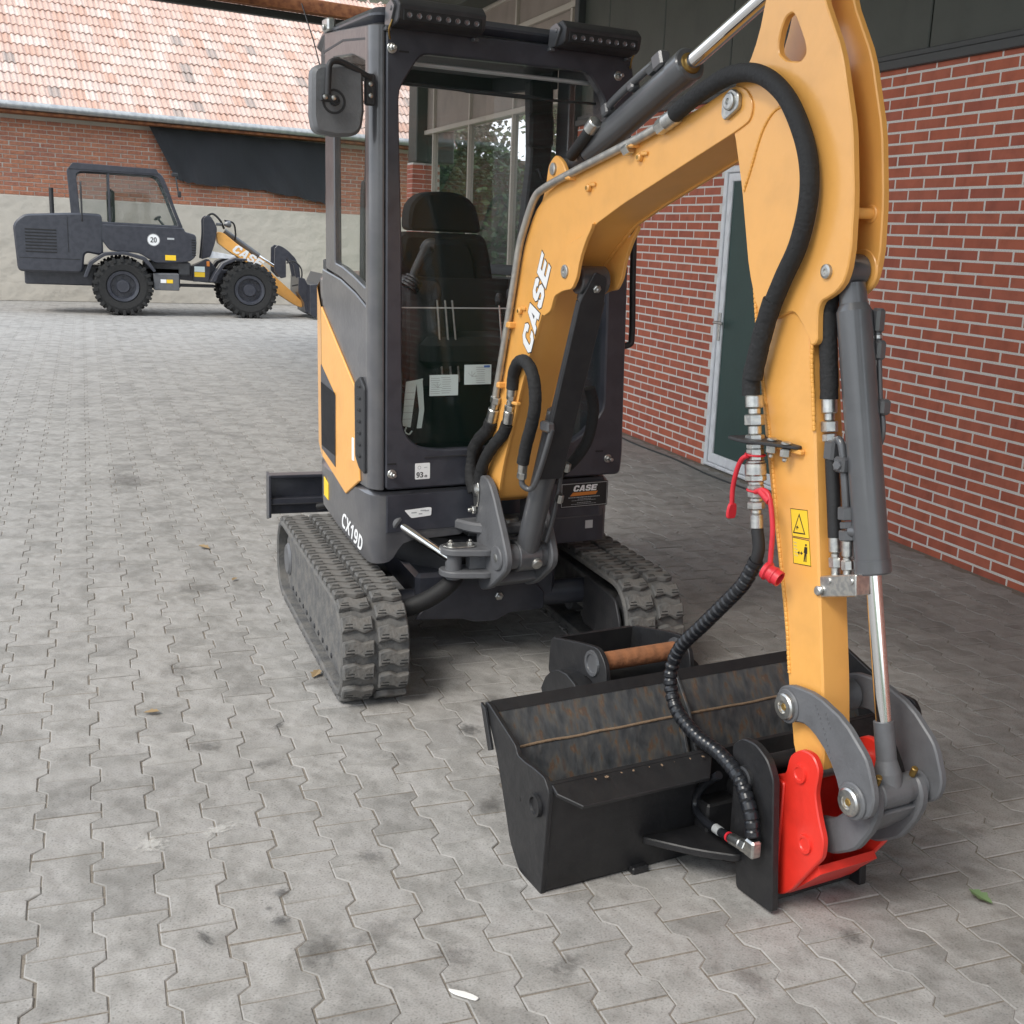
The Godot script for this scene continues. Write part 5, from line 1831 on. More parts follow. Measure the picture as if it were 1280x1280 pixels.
	var fw := Vector3(1, 0, 0).cross(d).normalized()
	if fw.z < 0.0:
		fw = -fw
	g = Geo.new()
	g.xf = Transform3D(Basis(Vector3.RIGHT, d, fw), a)
	g.prism(rounded(V2([-0.047, 0.36, 0.041, 0.36, 0.041, 0.98, 0.028, 1.105, -0.020, 1.125, -0.038, 1.06, -0.050, 1.03]), 0.012), 2, 0.044, 0.051, 0.002)
	g.box(Vector3(-0.0475, 0.69, 0.036), Vector3(0.006, 0.66, 0.022), 0.002)
	g.box(Vector3(0.0405, 0.69, 0.036), Vector3(0.006, 0.66, 0.022), 0.002)
	var gd := sub("cylinder_guard", g, "guard_black", bc)
	g = Geo.new()
	g.xf = Transform3D(Basis(Vector3.RIGHT, d, fw), a)
	g.hex(Vector3(-0.004, 1.07, 0.051), Vector3(-0.004, 1.07, 0.061), 0.014)
	g.cyl(Vector3(-0.004, 1.07, 0.061), Vector3(-0.004, 1.07, 0.069), 0.007, 10)
	sub("guard_bolt", g, "zinc", bc)
	g = Geo.new()
	g.tube([a + Vector3(0.055, 0.42, 0.16), a + Vector3(0.06, 0.30, 0.13), a + Vector3(0.06, 0.15, 0.085), a + Vector3(0.055, 0.06, 0.05)], 0.009, 8, 4)
	sub("grease_pipe", g, "cylinder_grey", bc)
	g = Geo.new()
	for t in [0.34, 0.22]:
		g = Geo.new()
		g.hex(a + Vector3(0.06, t, 0.05 + t * 0.36), a + Vector3(0.06, t + 0.03, 0.06 + t * 0.36), 0.013)
		sub("pipe_fitting", g, "zinc", bc)
	# hose behind the cylinder
	g = Geo.new()
	g.tube([Vector3(0.10, 1.10, 0.80), Vector3(0.125, 1.02, 0.79), Vector3(0.13, 0.90, 0.74), Vector3(0.10, 0.80, 0.66), Vector3(0.06, 0.74, 0.58)], 0.02, 10, 6)
	up("boom_hose", g, "sleeve")
	# ---- arm cylinder
	a = Vector3(0.0, 1.800, 0.790)
	b = Vector3(0.0, 2.262, 1.965)
	d = (b - a).normalized()
	g = Geo.new()
	g.cyl(a + d * 0.14, a + d * 0.69, 0.042, 28, 0.004)
	g.lathe(a, d, [Vector2(0.03, 0.0), Vector2(0.03, 0.026), Vector2(0.10, 0.030), Vector2(0.14, 0.042)], 24)
	g.cyl(a - Vector3(0.038, 0, 0), a + Vector3(0.038, 0, 0), 0.036, 22, 0.004)
	g.cyl(a + d * 0.64, a + d * 0.705, 0.046, 28, 0.004)
	var ac := up("arm_cylinder", g, "cylinder_grey")
	g = Geo.new()
	g.lathe(a, d, [Vector2(0.704, 0.0), Vector2(0.704, 0.030), Vector2(0.710, 0.028), Vector2(0.716, 0.0)], 22)
	sub("rod_wiper", g, "brass", ac)
	g = Geo.new()
	g.cyl(a + d * 0.70, b, 0.021, 22)
	sub("cylinder_rod", g, "chrome", ac)
	g = Geo.new()
	var upv := Vector3(1, 0, 0).cross(d) * -1.0
	if upv.y < 0.0:
		upv = -upv
	g.tube([a + d * 0.30 + upv * 0.052 - Vector3(0.02, 0, 0), a + d * 0.34 + upv * 0.066 - Vector3(0.022, 0, 0), a + d * 0.52 + upv * 0.066 - Vector3(0.022, 0, 0), a + d * 0.585 + upv * 0.062 - Vector3(0.02, 0, 0)], 0.012, 10, 5)
	g.xf = Transform3D(Basis(Vector3.RIGHT, upv, d), a)
	g.box(Vector3(-0.018, 0.058, 0.30), Vector3(0.035, 0.035, 0.035), 0.005)
	g.box(Vector3(-0.018, 0.058, 0.60), Vector3(0.036, 0.045, 0.05), 0.006)
	g.hex(Vector3(-0.018, 0.060, 0.54), Vector3(-0.018, 0.060, 0.575), 0.018)
	g.box(Vector3(-0.018, 0.06, 0.45), Vector3(0.03, 0.03, 0.03), 0.005)
	sub("port_pipe", g, "cylinder_grey", ac)
	g = Geo.new()
	g.tube([a + d * 0.10 + Vector3(-0.048, 0.0, 0.0), a + d * 0.20 + upv * 0.01 + Vector3(-0.054, 0.0, 0.0), a + d * 0.27 + upv * 0.03 + Vector3(-0.050, 0, 0)], 0.018, 10, 5)
	sub("cylinder_hose", g, "hose", ac)
	g = Geo.new()
	g.cyl(a + d * 0.235 + upv * 0.022 + Vector3(-0.052, 0, 0), a + d * 0.275 + upv * 0.032 + Vector3(-0.05, 0, 0), 0.021, 14)
	sub("hose_ferrule", g, "zinc", ac)


func build_arm() -> void:
	var g := Geo.new()
	var ap := rounded(V2([1.705, 1.905, 1.760, 1.845, 1.805, 1.721, 1.854, 1.529, 1.893, 1.375, 1.926, 1.254, 1.968, 1.103, 2.030, 0.899, 2.082, 0.725, 2.127, 0.543, 2.165, 0.395, 2.197, 0.352, 2.240, 0.345, 2.270, 0.36, 2.275, 0.41, 2.249, 0.588, 2.215, 0.771, 2.142, 1.178, 2.096, 1.40, 2.04, 1.58, 1.97, 1.76, 1.92, 1.90, 1.84, 1.985, 1.74, 1.985]), 0.015, 3)
	g.prism(ap, 0, -0.059, 0.028, 0.005)
	var arm := up("arm", g, "orange")
	var ep := rounded(V2([1.875, 2.26, 1.845, 2.15, 1.828, 2.075, 1.795, 2.012, 1.745, 1.960, 1.715, 1.90, 1.757, 1.862, 1.803, 1.730, 1.855, 1.535, 1.90, 1.44, 1.97, 1.42, 2.04, 1.45, 2.092, 1.405, 2.115, 1.372, 2.132, 1.385, 2.124, 1.455, 2.134, 1.478, 2.165, 1.488, 2.204, 1.520, 2.218, 1.575, 2.212, 1.70, 2.187, 1.85, 2.131, 2.01, 2.055, 2.13, 2.02, 2.25, 1.97, 2.31, 1.91, 2.31]), 0.02, 3)
	var slot := rounded(V2([1.928, 2.106, 1.951, 2.112, 1.971, 2.090, 2.006, 2.036, 2.010, 2.016, 1.992, 2.002, 1.942, 2.008, 1.912, 2.026, 1.906, 2.049, 1.914, 2.083]), 0.008, 3)
	for s in [[-0.067, -0.047], [0.018, 0.038]]:
		g = Geo.new()
		g.prism(ep, 0, s[0], s[1], 0.003, slot)
		sub("ear_plate", g, "orange", arm)
	# weld beads
	var w1 := []
	for q in [[1.872, 1.51], [1.905, 1.37], [1.942, 1.25], [1.981, 1.135], [2.045, 0.90], [2.096, 0.727], [2.128, 0.58]]:
		w1.append(Vector3(-0.0592, q[1], q[0]))
	g = Geo.new()
	g.tube(w1, 0.004, 6, 6, 0.0012, 0.012)
	var w2 := []
	for q in [[1.815, 1.72], [1.838, 1.775], [1.865, 1.845], [1.89, 1.882], [1.916, 1.902], [1.944, 1.908], [1.985, 1.897]]:
		w2.append(Vector3(-0.0675, q[1], q[0]))
	g.tube(w2, 0.003, 6, 6, 0.001, 0.01)
	var w3 := []
	for q in [[2.107, 1.385], [2.112, 1.33], [2.128, 1.25], [2.14, 1.18]]:
		w3.append(Vector3(-0.0592, q[1], q[0]))
	g.tube(w3, 0.004, 6, 6, 0.001, 0.011)
	sub("weld_seam", g, "weld", arm)
	g = Geo.new()
	g.cyl(Vector3(-0.046, 1.672, 2.178), Vector3(0.02, 1.672, 2.178), 0.0125, 16)
	g.cyl(Vector3(0.014, 1.672, 2.178), Vector3(0.020, 1.672, 2.178), 0.02, 16)
	sub("spacer_tube", g, "orange", arm)
	g = Geo.new()
	g.lathe(Vector3(-0.066, 1.543, 2.147), Vector3(-1, 0, 0), [Vector2(0, 0.017), Vector2(0.008, 0.016), Vector2(0.010, 0.011), Vector2(0.010, 0.006), Vector2(0.007, 0.004), Vector2(0.007, 0)], 20)
	sub("pin_head", g, "pin_steel", arm)
	g = Geo.new()
	g.cyl(Vector3(0.016, 1.548, 2.165), Vector3(0.034, 1.548, 2.165), 0.05, 22, 0.004)
	sub("cylinder_boss", g, "orange", arm)
	# safety decal
	g = Geo.new()
	g.prism(V2([2.080, 0.983, 2.142, 0.992, 2.158, 0.925, 2.095, 0.917]), 0, -0.0600, -0.0592, 0.0)
	g.prism(V2([2.096, 0.916, 2.158, 0.922, 2.172, 0.862, 2.108, 0.853]), 0, -0.0600, -0.0592, 0.0)
	sub("safety_decal", g, "yellow_decal", arm)
	g = Geo.new()
	g.prism(V2([2.1135, 0.978, 2.142, 0.932, 2.097, 0.926]), 0, -0.0604, -0.0599, 0.0, V2([2.1137, 0.972, 2.1375, 0.9345, 2.1010, 0.9295]))
	g.prism(V2([2.080, 0.983, 2.142, 0.992, 2.158, 0.925, 2.095, 0.917]), 0, -0.0603, -0.0599, 0.0, V2([2.0815, 0.9815, 2.141, 0.9903, 2.1565, 0.9265, 2.096, 0.9185]))
	g.prism(V2([2.096, 0.916, 2.158, 0.922, 2.172, 0.862, 2.108, 0.853]), 0, -0.0603, -0.0599, 0.0, V2([2.0975, 0.9145, 2.157, 0.9205, 2.1705, 0.8635, 2.109, 0.8545]))
	# figure and arrow
	g.cyl(Vector3(-0.0604, 0.908, 2.1475), Vector3(-0.0598, 0.908, 2.1475), 0.0032, 12)
	g.prism(V2([2.143, 0.903, 2.153, 0.904, 2.155, 0.888, 2.1525, 0.888, 2.1545, 0.868, 2.151, 0.868, 2.1495, 0.885, 2.1475, 0.867, 2.144, 0.867, 2.145, 0.888, 2.142, 0.888]), 0, -0.0604, -0.0599, 0.0)
	g.prism(V2([2.120, 0.883, 2.126, 0.889, 2.126, 0.885, 2.133, 0.886, 2.133, 0.890, 2.139, 0.885, 2.133, 0.880, 2.133, 0.8835, 2.126, 0.8825, 2.126, 0.878]), 0, -0.0604, -0.0599, 0.0)
	g.prism(V2([2.107, 0.944, 2.113, 0.948, 2.112, 0.944, 2.118, 0.943, 2.110, 0.940, 2.112, 0.936, 2.109, 0.938]), 0, -0.0604, -0.0599, 0.0)
	sub("decal_print", g, "black_print", arm)
	g = Geo.new()
	for k in 5:
		g.box(Vector3(-0.0602, 0.905 - 0.0075 * k, 2.108 + 0.002 * k), Vector3(0.0004, 0.0012, 0.012), 0.0)
	sub("decal_text", g, "grey_print", arm)

	# ---- bucket cylinder in front of the arm
	var x := -0.014
	var a := Vector3(x, 1.548, 2.165)
	var b := Vector3(0.02, 0.379, 2.416)
	var d := (b - a).normalized()
	g = Geo.new()
	g.lathe(a, d, [Vector2(0.03, 0.0), Vector2(0.03, 0.030), Vector2(0.075, 0.032), Vector2(0.092, 0.040), Vector2(0.655, 0.040), Vector2(0.655, 0.0425), Vector2(0.684, 0.0425), Vector2(0.688, 0.040), Vector2(0.688, 0.0)], 30)
	g.cyl(a - Vector3(0.030, 0, 0), a + Vector3(0.030, 0, 0), 0.036, 24, 0.005)
	g.lathe(a, d, [Vector2(0.46, 0.0402), Vector2(0.46, 0.0406), Vector2(0.462, 0.0406), Vector2(0.462, 0.0402)], 30)
	var bc := up("bucket_cylinder", g, "cylinder_grey")
	g = Geo.new()
	g.cyl(a + d * 0.68, b - d * 0.12, 0.0185, 22)
	sub("cylinder_rod", g, "chrome", bc)
	g = Geo.new()
	g.lathe(a, d, [Vector2(1.03, 0.0), Vector2(1.03, 0.024), Vector2(1.12, 0.024), Vector2(1.15, 0.032), Vector2(1.18, 0.034)], 22)
	g.cyl(b + Vector3(-0.045, 0, 0), b + Vector3(0.045, 0, 0), 0.037, 26, 0.005)
	sub("rod_eye", g, "cast_grey", bc)
	for q in [-0.052, 0.058]:
		g = Geo.new()
		g.cyl(b + Vector3(q, 0.034, 0.01), b + Vector3(q - 0.003, 0.058, 0.02), 0.008, 10, 0.002)
		sub("grease_nipple", g, "brass", bc)
	# fittings and pipes beside it
	g = Geo.new()
	g.box(Vector3(0.036, 1.440, 2.212), Vector3(0.026, 0.055, 0.030), 0.006)
	g.cyl(Vector3(0.036, 1.395, 2.220), Vector3(0.036, 1.415, 2.216), 0.009, 12)
	g.box(Vector3(0.036, 1.375, 2.225), Vector3(0.026, 0.045, 0.028), 0.006)
	g.tube([Vector3(0.036, 1.36, 2.228), Vector3(0.036, 1.27, 2.244), Vector3(0.036, 1.21, 2.262), Vector3(0.034, 1.17, 2.262), Vector3(0.026, 1.15, 2.250)], 0.0065, 10, 4)
	g.box(Vector3(0.036, 1.25, 2.252), Vector3(0.03, 0.036, 0.036), 0.006)
	sub("port_pipe", g, "cylinder_grey", bc)
	g = Geo.new()
	g.cyl(Vector3(0.036, 1.397, 2.2195), Vector3(0.036, 1.410, 2.217), 0.0105, 6)
	sub("pipe_fitting", g, "zinc", bc)
	g = Geo.new()
	g.tube([Vector3(-0.026, 1.50, 2.118), Vector3(-0.028, 1.45, 2.116), Vector3(-0.030, 1.36, 2.132), Vector3(-0.030, 1.29, 2.144), Vector3(-0.030, 1.255, 2.148)], 0.0205, 14, 6, 0.0008, 0.06)
	up("arm_hose", g, "sleeve")
	g = Geo.new()
	g.cyl(Vector3(-0.030, 1.222, 2.154), Vector3(-0.030, 1.262, 2.147), 0.0185, 16)
	g.hex(Vector3(-0.030, 1.180, 2.160), Vector3(-0.030, 1.205, 2.156), 0.020)
	g.cyl(Vector3(-0.030, 1.205, 2.156), Vector3(-0.030, 1.225, 2.153), 0.013, 12)
	g.hex(Vector3(-0.030, 1.158, 2.164), Vector3(-0.030, 1.176, 2.160), 0.017)
	up("hose_fitting", g, "zinc")
	g = Geo.new()
	g.cyl(Vector3(-0.030, 0.905, 2.217), Vector3(-0.030, 0.945, 2.210), 0.0150, 14)
	g.hex(Vector3(-0.030, 0.870, 2.223), Vector3(-0.030, 0.895, 2.218), 0.0155)
	g.cyl(Vector3(-0.030, 0.85, 2.226), Vector3(-0.030, 0.905, 2.217), 0.0115, 12)
	up("hose_fitting", g, "zinc")
	g = Geo.new()
	g.cyl(Vector3(-0.030, 0.905, 2.258), Vector3(-0.030, 0.945, 2.253), 0.0125, 14)
	g.hex(Vector3(-0.030, 0.875, 2.263), Vector3(-0.030, 0.898, 2.259), 0.014)
	g.cyl(Vector3(-0.030, 0.85, 2.266), Vector3(-0.030, 0.905, 2.258), 0.010, 12)
	var hf := up("hose_fitting", g, "zinc")
	g = Geo.new()
	g.prism(rounded(V2([2.188, 0.842, 2.196, 0.792, 2.325, 0.832, 2.318, 0.882]), 0.004), 0, -0.055, -0.012, 0.004)
	g.cyl(Vector3(-0.054, 0.812, 2.205), Vector3(-0.066, 0.812, 2.205), 0.012, 14)
	g.cyl(Vector3(-0.054, 0.843, 2.232), Vector3(-0.058, 0.843, 2.232), 0.008, 12)
	g.cyl(Vector3(-0.054, 0.862, 2.305), Vector3(-0.058, 0.862, 2.305), 0.008, 12)
	sub("manifold_block", g, "zinc", hf)
	g = Geo.new()
	g.tube([Vector3(-0.030, 1.150, 2.172), Vector3(-0.030, 1.10, 2.180), Vector3(-0.030, 1.02, 2.196), Vector3(-0.030, 0.94, 2.211)], 0.0165, 12, 4)
	up("arm_hose", g, "hose")
	g = Geo.new()
	g.box(Vector3(-0.030, 1.140, 2.178), Vector3(0.035, 0.05, 0.035), 0.006)
	g.tube([Vector3(-0.032, 1.160, 2.185), Vector3(-0.034, 1.168, 2.200), Vector3(-0.034, 1.145, 2.214), Vector3(-0.032, 1.080, 2.228), Vector3(-0.030, 1.02, 2.239)], 0.0095, 12, 5)
	for q in [[1.005, 2.242, 0.020, 0.03], [0.978, 2.247, 0.016, 0.016], [0.955, 2.251, 0.019, 0.024]]:
		g.hex(Vector3(-0.030, q[0] - q[3] * 0.5, q[1] + 0.002), Vector3(-0.030, q[0] + q[3] * 0.5, q[1] - 0.002), q[2])
	g.box(Vector3(-0.034, 1.115, 2.222), Vector3(0.036, 0.036, 0.036), 0.005)
	g.cyl(Vector3(-0.030, 0.965, 2.255), Vector3(-0.018, 0.97, 2.285), 0.014, 12)
	var cp := up("cylinder_pipe", g, "cylinder_grey")
	g = Geo.new()
	g.hex(Vector3(-0.052, 1.115, 2.224), Vector3(-0.060, 1.115, 2.226), 0.011)
	sub("clamp_bolt", g, "cast_grey", cp)

	# ---- auxiliary line on the left of the arm
	var up_pts := []
	for q in [[1.530, 1.915], [1.58, 1.935], [1.655, 1.962], [1.769, 1.990], [1.880, 1.982], [1.974, 1.935], [2.039, 1.866], [2.084, 1.784], [2.096, 1.698], [2.074, 1.601], [2.027, 1.518], [1.979, 1.422], [1.958, 1.344], [1.938, 1.290], [1.940, 1.236]]:
		up_pts.append(Vector3(-0.096, q[1], q[0]))
	g = Geo.new()
	g.tube(up_pts, 0.0222, 16, 8)
	g.tube([Vector3(-0.098, 1.47, 2.0), Vector3(-0.098, 1.40, 1.974), Vector3(-0.098, 1.33, 1.955), Vector3(-0.098, 1.28, 1.945)], 0.0232, 14, 6, 0.0010, 0.06)
	up("aux_hose", g, "sleeve")
	g = Geo.new()
	var cy := 1.24
	for q in [[0.030, 0.0225, 0], [0.016, 0.015, 0], [0.026, 0.0245, 1], [0.022, 0.0165, 0], [0.016, 0.0235, 1], [0.006, 0.017, 0], [0.012, 0.021, 1], [0.028, 0.0215, 1], [0.006, 0.0235, 0], [0.030, 0.0265, 0], [0.014, 0.0265, 1], [0.010, 0.0195, 0], [0.030, 0.0205, 1], [0.010, 0.0165, 0], [0.018, 0.0215, 1], [0.012, 0.013, 0], [0.036, 0.0165, 0]]:
		var z0: float = 1.958 + (1.24 - cy) * 0.155
		var z1: float = 1.958 + (1.24 - cy + q[0]) * 0.155
		if q[2] == 1:
			g.hex(Vector3(-0.10, cy, z0), Vector3(-0.10, cy - q[0], z1), q[1])
		else:
			g.cyl(Vector3(-0.10, cy, z0), Vector3(-0.10, cy - q[0], z1), q[1], 18, 0.0025)
		cy -= q[0]
	var coup := up("coupling", g, "zinc")
	g = Geo.new()
	g.prism(rounded(V2([-0.150, 1.925, -0.055, 1.935, -0.050, 2.098, -0.075, 2.108, -0.120, 2.03, -0.150, 1.99]), 0.012), 1, 1.130, 1.138, 0.002)
	var cb := up("coupling_plate", g, "guard_black")
	g = Geo.new()
	g.box(Vector3(-0.066, 1.124, 2.065), Vector3(0.016, 0.012, 0.10), 0.003)
	sub("welded_tab", g, "orange", cb)
	for q in [2.022, 2.075]:
		g = Geo.new()
		g.cyl(Vector3(-0.085, 1.138, q), Vector3(-0.085, 1.145, q), 0.013, 14)
		g.hex(Vector3(-0.085, 1.128, q), Vector3(-0.085, 1.108, q), 0.013)
		g.cyl(Vector3(-0.085, 1.108, q), Vector3(-0.085, 1.096, q), 0.007, 10)
		sub("plate_bolt", g, "zinc", cb)
	g = Geo.new()
	var cps := []
	for i in 12:
		var t := TAU * i / 11.0
		cps.append(Vector3(-0.10 + cos(t) * 0.0235, 1.098, 1.980 + sin(t) * 0.0235))
	g.tube(cps, 0.003, 6, 2)
	g.tube([Vector3(-0.125, 1.097, 1.982), Vector3(-0.128, 1.085, 1.965), Vector3(-0.128, 1.055, 1.948), Vector3(-0.126, 1.006, 1.934), Vector3(-0.122, 0.965, 1.930)], 0.0062, 8, 5)
	g.xf = Transform3D(Basis(Vector3.RIGHT, 0.1), Vector3(-0.122, 0.948, 1.930))
	g.prism(rounded(V2([-0.012, -0.02, 0.012, -0.02, 0.014, 0.0, 0.010, 0.02, -0.010, 0.02, -0.014, 0.0]), 0.006), 2, -0.005, 0.005, 0.002)
	var cap := up("dust_cap_strap", g, "red_rubber")
	g = Geo.new()
	cps = []
	for i in 12:
		var t := TAU * i / 11.0
		cps.append(Vector3(-0.10 + cos(t) * 0.0225, 1.012, 1.995 + sin(t) * 0.0225))
	g.tube(cps, 0.003, 6, 2)
	g.tube([Vector3(-0.118, 1.013, 2.015), Vector3(-0.118, 1.024, 2.045), Vector3(-0.118, 1.010, 2.070), Vector3(-0.118, 0.945, 2.090), Vector3(-0.118, 0.88, 2.092), Vector3(-0.118, 0.850, 2.092)], 0.0065, 8, 5)
	g.tube([Vector3(-0.118, 1.020, 2.035), Vector3(-0.118, 1.002, 2.072)], 0.010, 8, 1)
	g.lathe(Vector3(-0.125, 0.838, 2.082), Vector3(0.35, -0.35, 0.87), [Vector2(0, 0), Vector2(0, 0.022), Vector2(0.010, 0.024), Vector2(0.014, 0.0195), Vector2(0.024, 0.0195), Vector2(0.026, 0.0215), Vector2(0.030, 0.0215), Vector2(0.032, 0.0195), Vector2(0.046, 0.0195), Vector2(0.046, 0.0155), Vector2(0.012, 0.0145), Vector2(0.012, 0)], 22)
	up("dust_cap", g, "red_rubber")
	# spiral-wrapped hose down to the tilt cylinder
	g = Geo.new()
	g.tube([Vector3(-0.10, 0.918, 2.010), Vector3(-0.10, 0.87, 2.022), Vector3(-0.102, 0.835, 2.016)], 0.0155, 14, 5)
	var lh := up("lower_hose", g, "hose")
	var sp := []
	for q in [[-0.102, 2.018, 0.840], [-0.108, 1.992, 0.785], [-0.115, 1.964, 0.745], [-0.130, 1.858, 0.629], [-0.140, 1.771, 0.535], [-0.150, 1.749, 0.449], [-0.155, 1.792, 0.373], [-0.160, 1.898, 0.340], [-0.165, 2.013, 0.336], [-0.172, 2.106, 0.312], [-0.178, 2.166, 0.253], [-0.180, 2.187, 0.195]]:
		sp.append(Vector3(q[0], q[2], q[1]))
	g = Geo.new()
	g.tube(sp, 0.0160, 16, 8, 0.0032, 0.0215)
	sub("spiral_guard", g, "spiral", lh)


func build_coupler_and_bucket() -> void:
	var g := Geo.new()
	# links
	var lk := rounded(V2([2.118, 0.505, 2.125, 0.545, 2.155, 0.564, 2.188, 0.570, 2.26, 0.576, 2.36, 0.551, 2.445, 0.491, 2.482, 0.411, 2.472, 0.362, 2.43, 0.335, 2.39, 0.342, 2.368, 0.375, 2.345, 0.42, 2.290, 0.470, 2.227, 0.493, 2.185, 0.478, 2.150, 0.467]), 0.02, 3)
	for s in [[-0.088, -0.068, -1.0], [0.118, 0.138, 1.0]]:
		g = Geo.new()
		g.prism(lk, 0, s[0], s[1], 0.004)
		var e: float = s[0] if s[2] < 0 else s[1]
		g.cyl(Vector3(e - s[2] * 0.003, 0.379, 2.416), Vector3(e + s[2] * 0.008, 0.379, 2.416), 0.044, 26, 0.004)
		g.cyl(Vector3(e - s[2] * 0.003, 0.512, 2.165), Vector3(e + s[2] * 0.005, 0.512, 2.165), 0.042, 26, 0.004)
		var l := up("bucket_link", g, "cast_grey")
		for q in [[0.379, 2.416, 0.008], [0.512, 2.165, 0.005]]:
			g = Geo.new()
			var o := Vector3(e + s[2] * q[2], q[0], q[1])
			g.lathe(o, Vector3(s[2], 0, 0), [Vector2(0, 0.033), Vector2(0.008, 0.033), Vector2(0.012, 0.029), Vector2(0.013, 0.016), Vector2(0.007, 0.014), Vector2(0.007, 0.0)], 26)
			sub("pin_washer", g, "zinc" if s[2] < 0 else "cast_grey", l)
			g = Geo.new()
			g.hex(o, o + Vector3(s[2] * 0.010, 0, 0), 0.010)
			sub("pin_bolt", g, "brass", l)
		if s[2] < 0:
			g = Geo.new()
			for k in 11:
				g.box(Vector3(s[0] - 0.0006, 0.552 - 0.0075 * k - 0.0003 * k * k, 2.262 + 0.0068 * k), Vector3(0.002, 0.005, 0.0028), 0.0005)
			for k in 4:
				g.box(Vector3(s[0] - 0.0006, 0.545 - 0.009 * k, 2.30 + 0.006 * k), Vector3(0.002, 0.006, 0.005), 0.0005)
			sub("cast_mark", g, "cast_grey", l)
	g = Geo.new()
	g.cyl(Vector3(-0.070, 0.512, 2.165), Vector3(0.12, 0.512, 2.165), 0.026, 20)
	g.cyl(Vector3(0.028, 0.512, 2.165), Vector3(0.116, 0.512, 2.165), 0.040, 22)
	up("link_pin", g, "cast_grey")
	g = Geo.new()
	g.cyl(Vector3(-0.068, 0.379, 2.416), Vector3(0.118, 0.379, 2.416), 0.034, 26)
	g.prism(rounded(V2([2.24, 0.225, 2.262, 0.262, 2.320, 0.278, 2.365, 0.325, 2.39, 0.41, 2.44, 0.415, 2.465, 0.375, 2.455, 0.32, 2.405, 0.240, 2.330, 0.192, 2.265, 0.183]), 0.02, 3), 0, -0.058, -0.030, 0.006)
	g.prism(rounded(V2([2.24, 0.225, 2.262, 0.262, 2.320, 0.278, 2.365, 0.325, 2.39, 0.41, 2.44, 0.415, 2.465, 0.375, 2.455, 0.32, 2.405, 0.240, 2.330, 0.192, 2.265, 0.183]), 0.02, 3), 0, 0.080, 0.106, 0.006)
	g.prism(rounded(V2([2.30, 0.215, 2.36, 0.245, 2.42, 0.300, 2.450, 0.345, 2.430, 0.350, 2.37, 0.30, 2.30, 0.25]), 0.01, 3), 0, -0.04, 0.09, 0.004)
	up("rocker_link", g, "cast_grey")
	# red quick coupler
	var rp := rounded(V2([2.160, 0.335, 2.198, 0.350, 2.208, 0.405, 2.246, 0.437, 2.290, 0.440, 2.315, 0.412, 2.308, 0.350, 2.330, 0.290, 2.352, 0.252, 2.352, 0.205, 2.250, 0.062, 2.215, 0.034, 2.165, 0.030]), 0.015, 3)
	g = Geo.new()
	g.prism(rp, 0, -0.106, -0.088, 0.003)
	g.prism(rp, 0, 0.090, 0.108, 0.003)
	g.prism(V2([2.168, 0.036, 2.186, 0.036, 2.186, 0.335, 2.168, 0.335]), 0, -0.089, 0.091, 0.0)
	g.prism(V2([2.17, 0.034, 2.225, 0.040, 2.335, 0.150, 2.322, 0.165, 2.215, 0.060, 2.17, 0.054]), 0, -0.087, 0.089, 0.0)
	g.prism(rounded(V2([2.158, 0.032, 2.205, 0.034, 2.205, 0.332, 2.162, 0.334]), 0.008), 0, -0.113, -0.105, 0.003)
	var qc := up("quick_coupler", g, "red_paint")
	for q in [[0.377, 2.252], [0.213, 2.292]]:
		for s in [[-0.106, -1.0], [0.108, 1.0]]:
			g = Geo.new()
			g.lathe(Vector3(s[0], q[0], q[1]), Vector3(s[1], 0, 0), [Vector2(-0.002, 0.024), Vector2(0.006, 0.023), Vector2(0.006, 0.016), Vector2(0.003, 0.014), Vector2(0.003, 0)], 22)
			sub("pin_bush", g, "red_paint", qc)
	g = Geo.new()
	g.cyl(Vector3(-0.088, 0.377, 2.252), Vector3(0.09, 0.377, 2.252), 0.022, 20)
	g.cyl(Vector3(-0.088, 0.213, 2.292), Vector3(0.09, 0.213, 2.292), 0.022, 20)
	sub("coupler_pin", g, "pin_steel", qc)
	# ---- tilting ditch bucket
	var W0 := -0.615
	var W1 := 0.612
	var shell := V2([1.566, 0.376, 1.640, 0.272, 1.688, 0.168, 1.736, 0.062, 1.765, 0.020, 1.800, 0.004, 1.912, 0.004, 1.922, 0.02, 1.934, 0.306, 1.922, 0.308, 1.905, 0.03, 1.806, 0.018, 1.778, 0.032, 1.750, 0.066, 1.702, 0.174, 1.656, 0.280, 1.578, 0.382])
	g = Geo.new()
	g.prism(shell, 0, W0 + 0.012, W1 - 0.012, 0.0)
	var bk := up("ditch_bucket", g, "bucket_black")
	# worn inner faces, standing a little proud of the shell
	g = Geo.new()
	var inn := V2([1.580, 0.3815, 1.657, 0.281, 1.704, 0.175, 1.752, 0.067, 1.780, 0.034, 1.808, 0.0205, 1.903, 0.0325])
	for i in inn.size() - 1:
		var p := inn[i]
		var q := inn[i + 1]
		var dd := (q - p).normalized()
		var nn := Vector2(-dd.y, dd.x)
		if nn.x < 0:
			nn = -nn
		g.prism(PackedVector2Array([p + nn * 0.0006, q + nn * 0.0006, q + nn * 0.0024, p + nn * 0.0024]), 0, W0 + 0.014, W1 - 0.014, 0.0)
	sub("inner_lining", g, "worn_steel", bk)
	g = Geo.new()
	var wpts := []
	for i in 26:
		wpts.append(Vector3(W0 + 0.016 + (W1 - W0 - 0.032) * i / 25.0, 0.281 + rng.randf_range(-1, 1) * 0.0012, 1.6595))
	g.tube(wpts, 0.0042, 6, 2)
	sub("inner_weld", g, "weld_rust", bk)
	g = Geo.new()
	g.prism(V2([1.566, 0.378, 1.584, 0.352, 1.600, 0.362, 1.580, 0.388]), 0, W0 + 0.013, W1 - 0.013, 0.0)
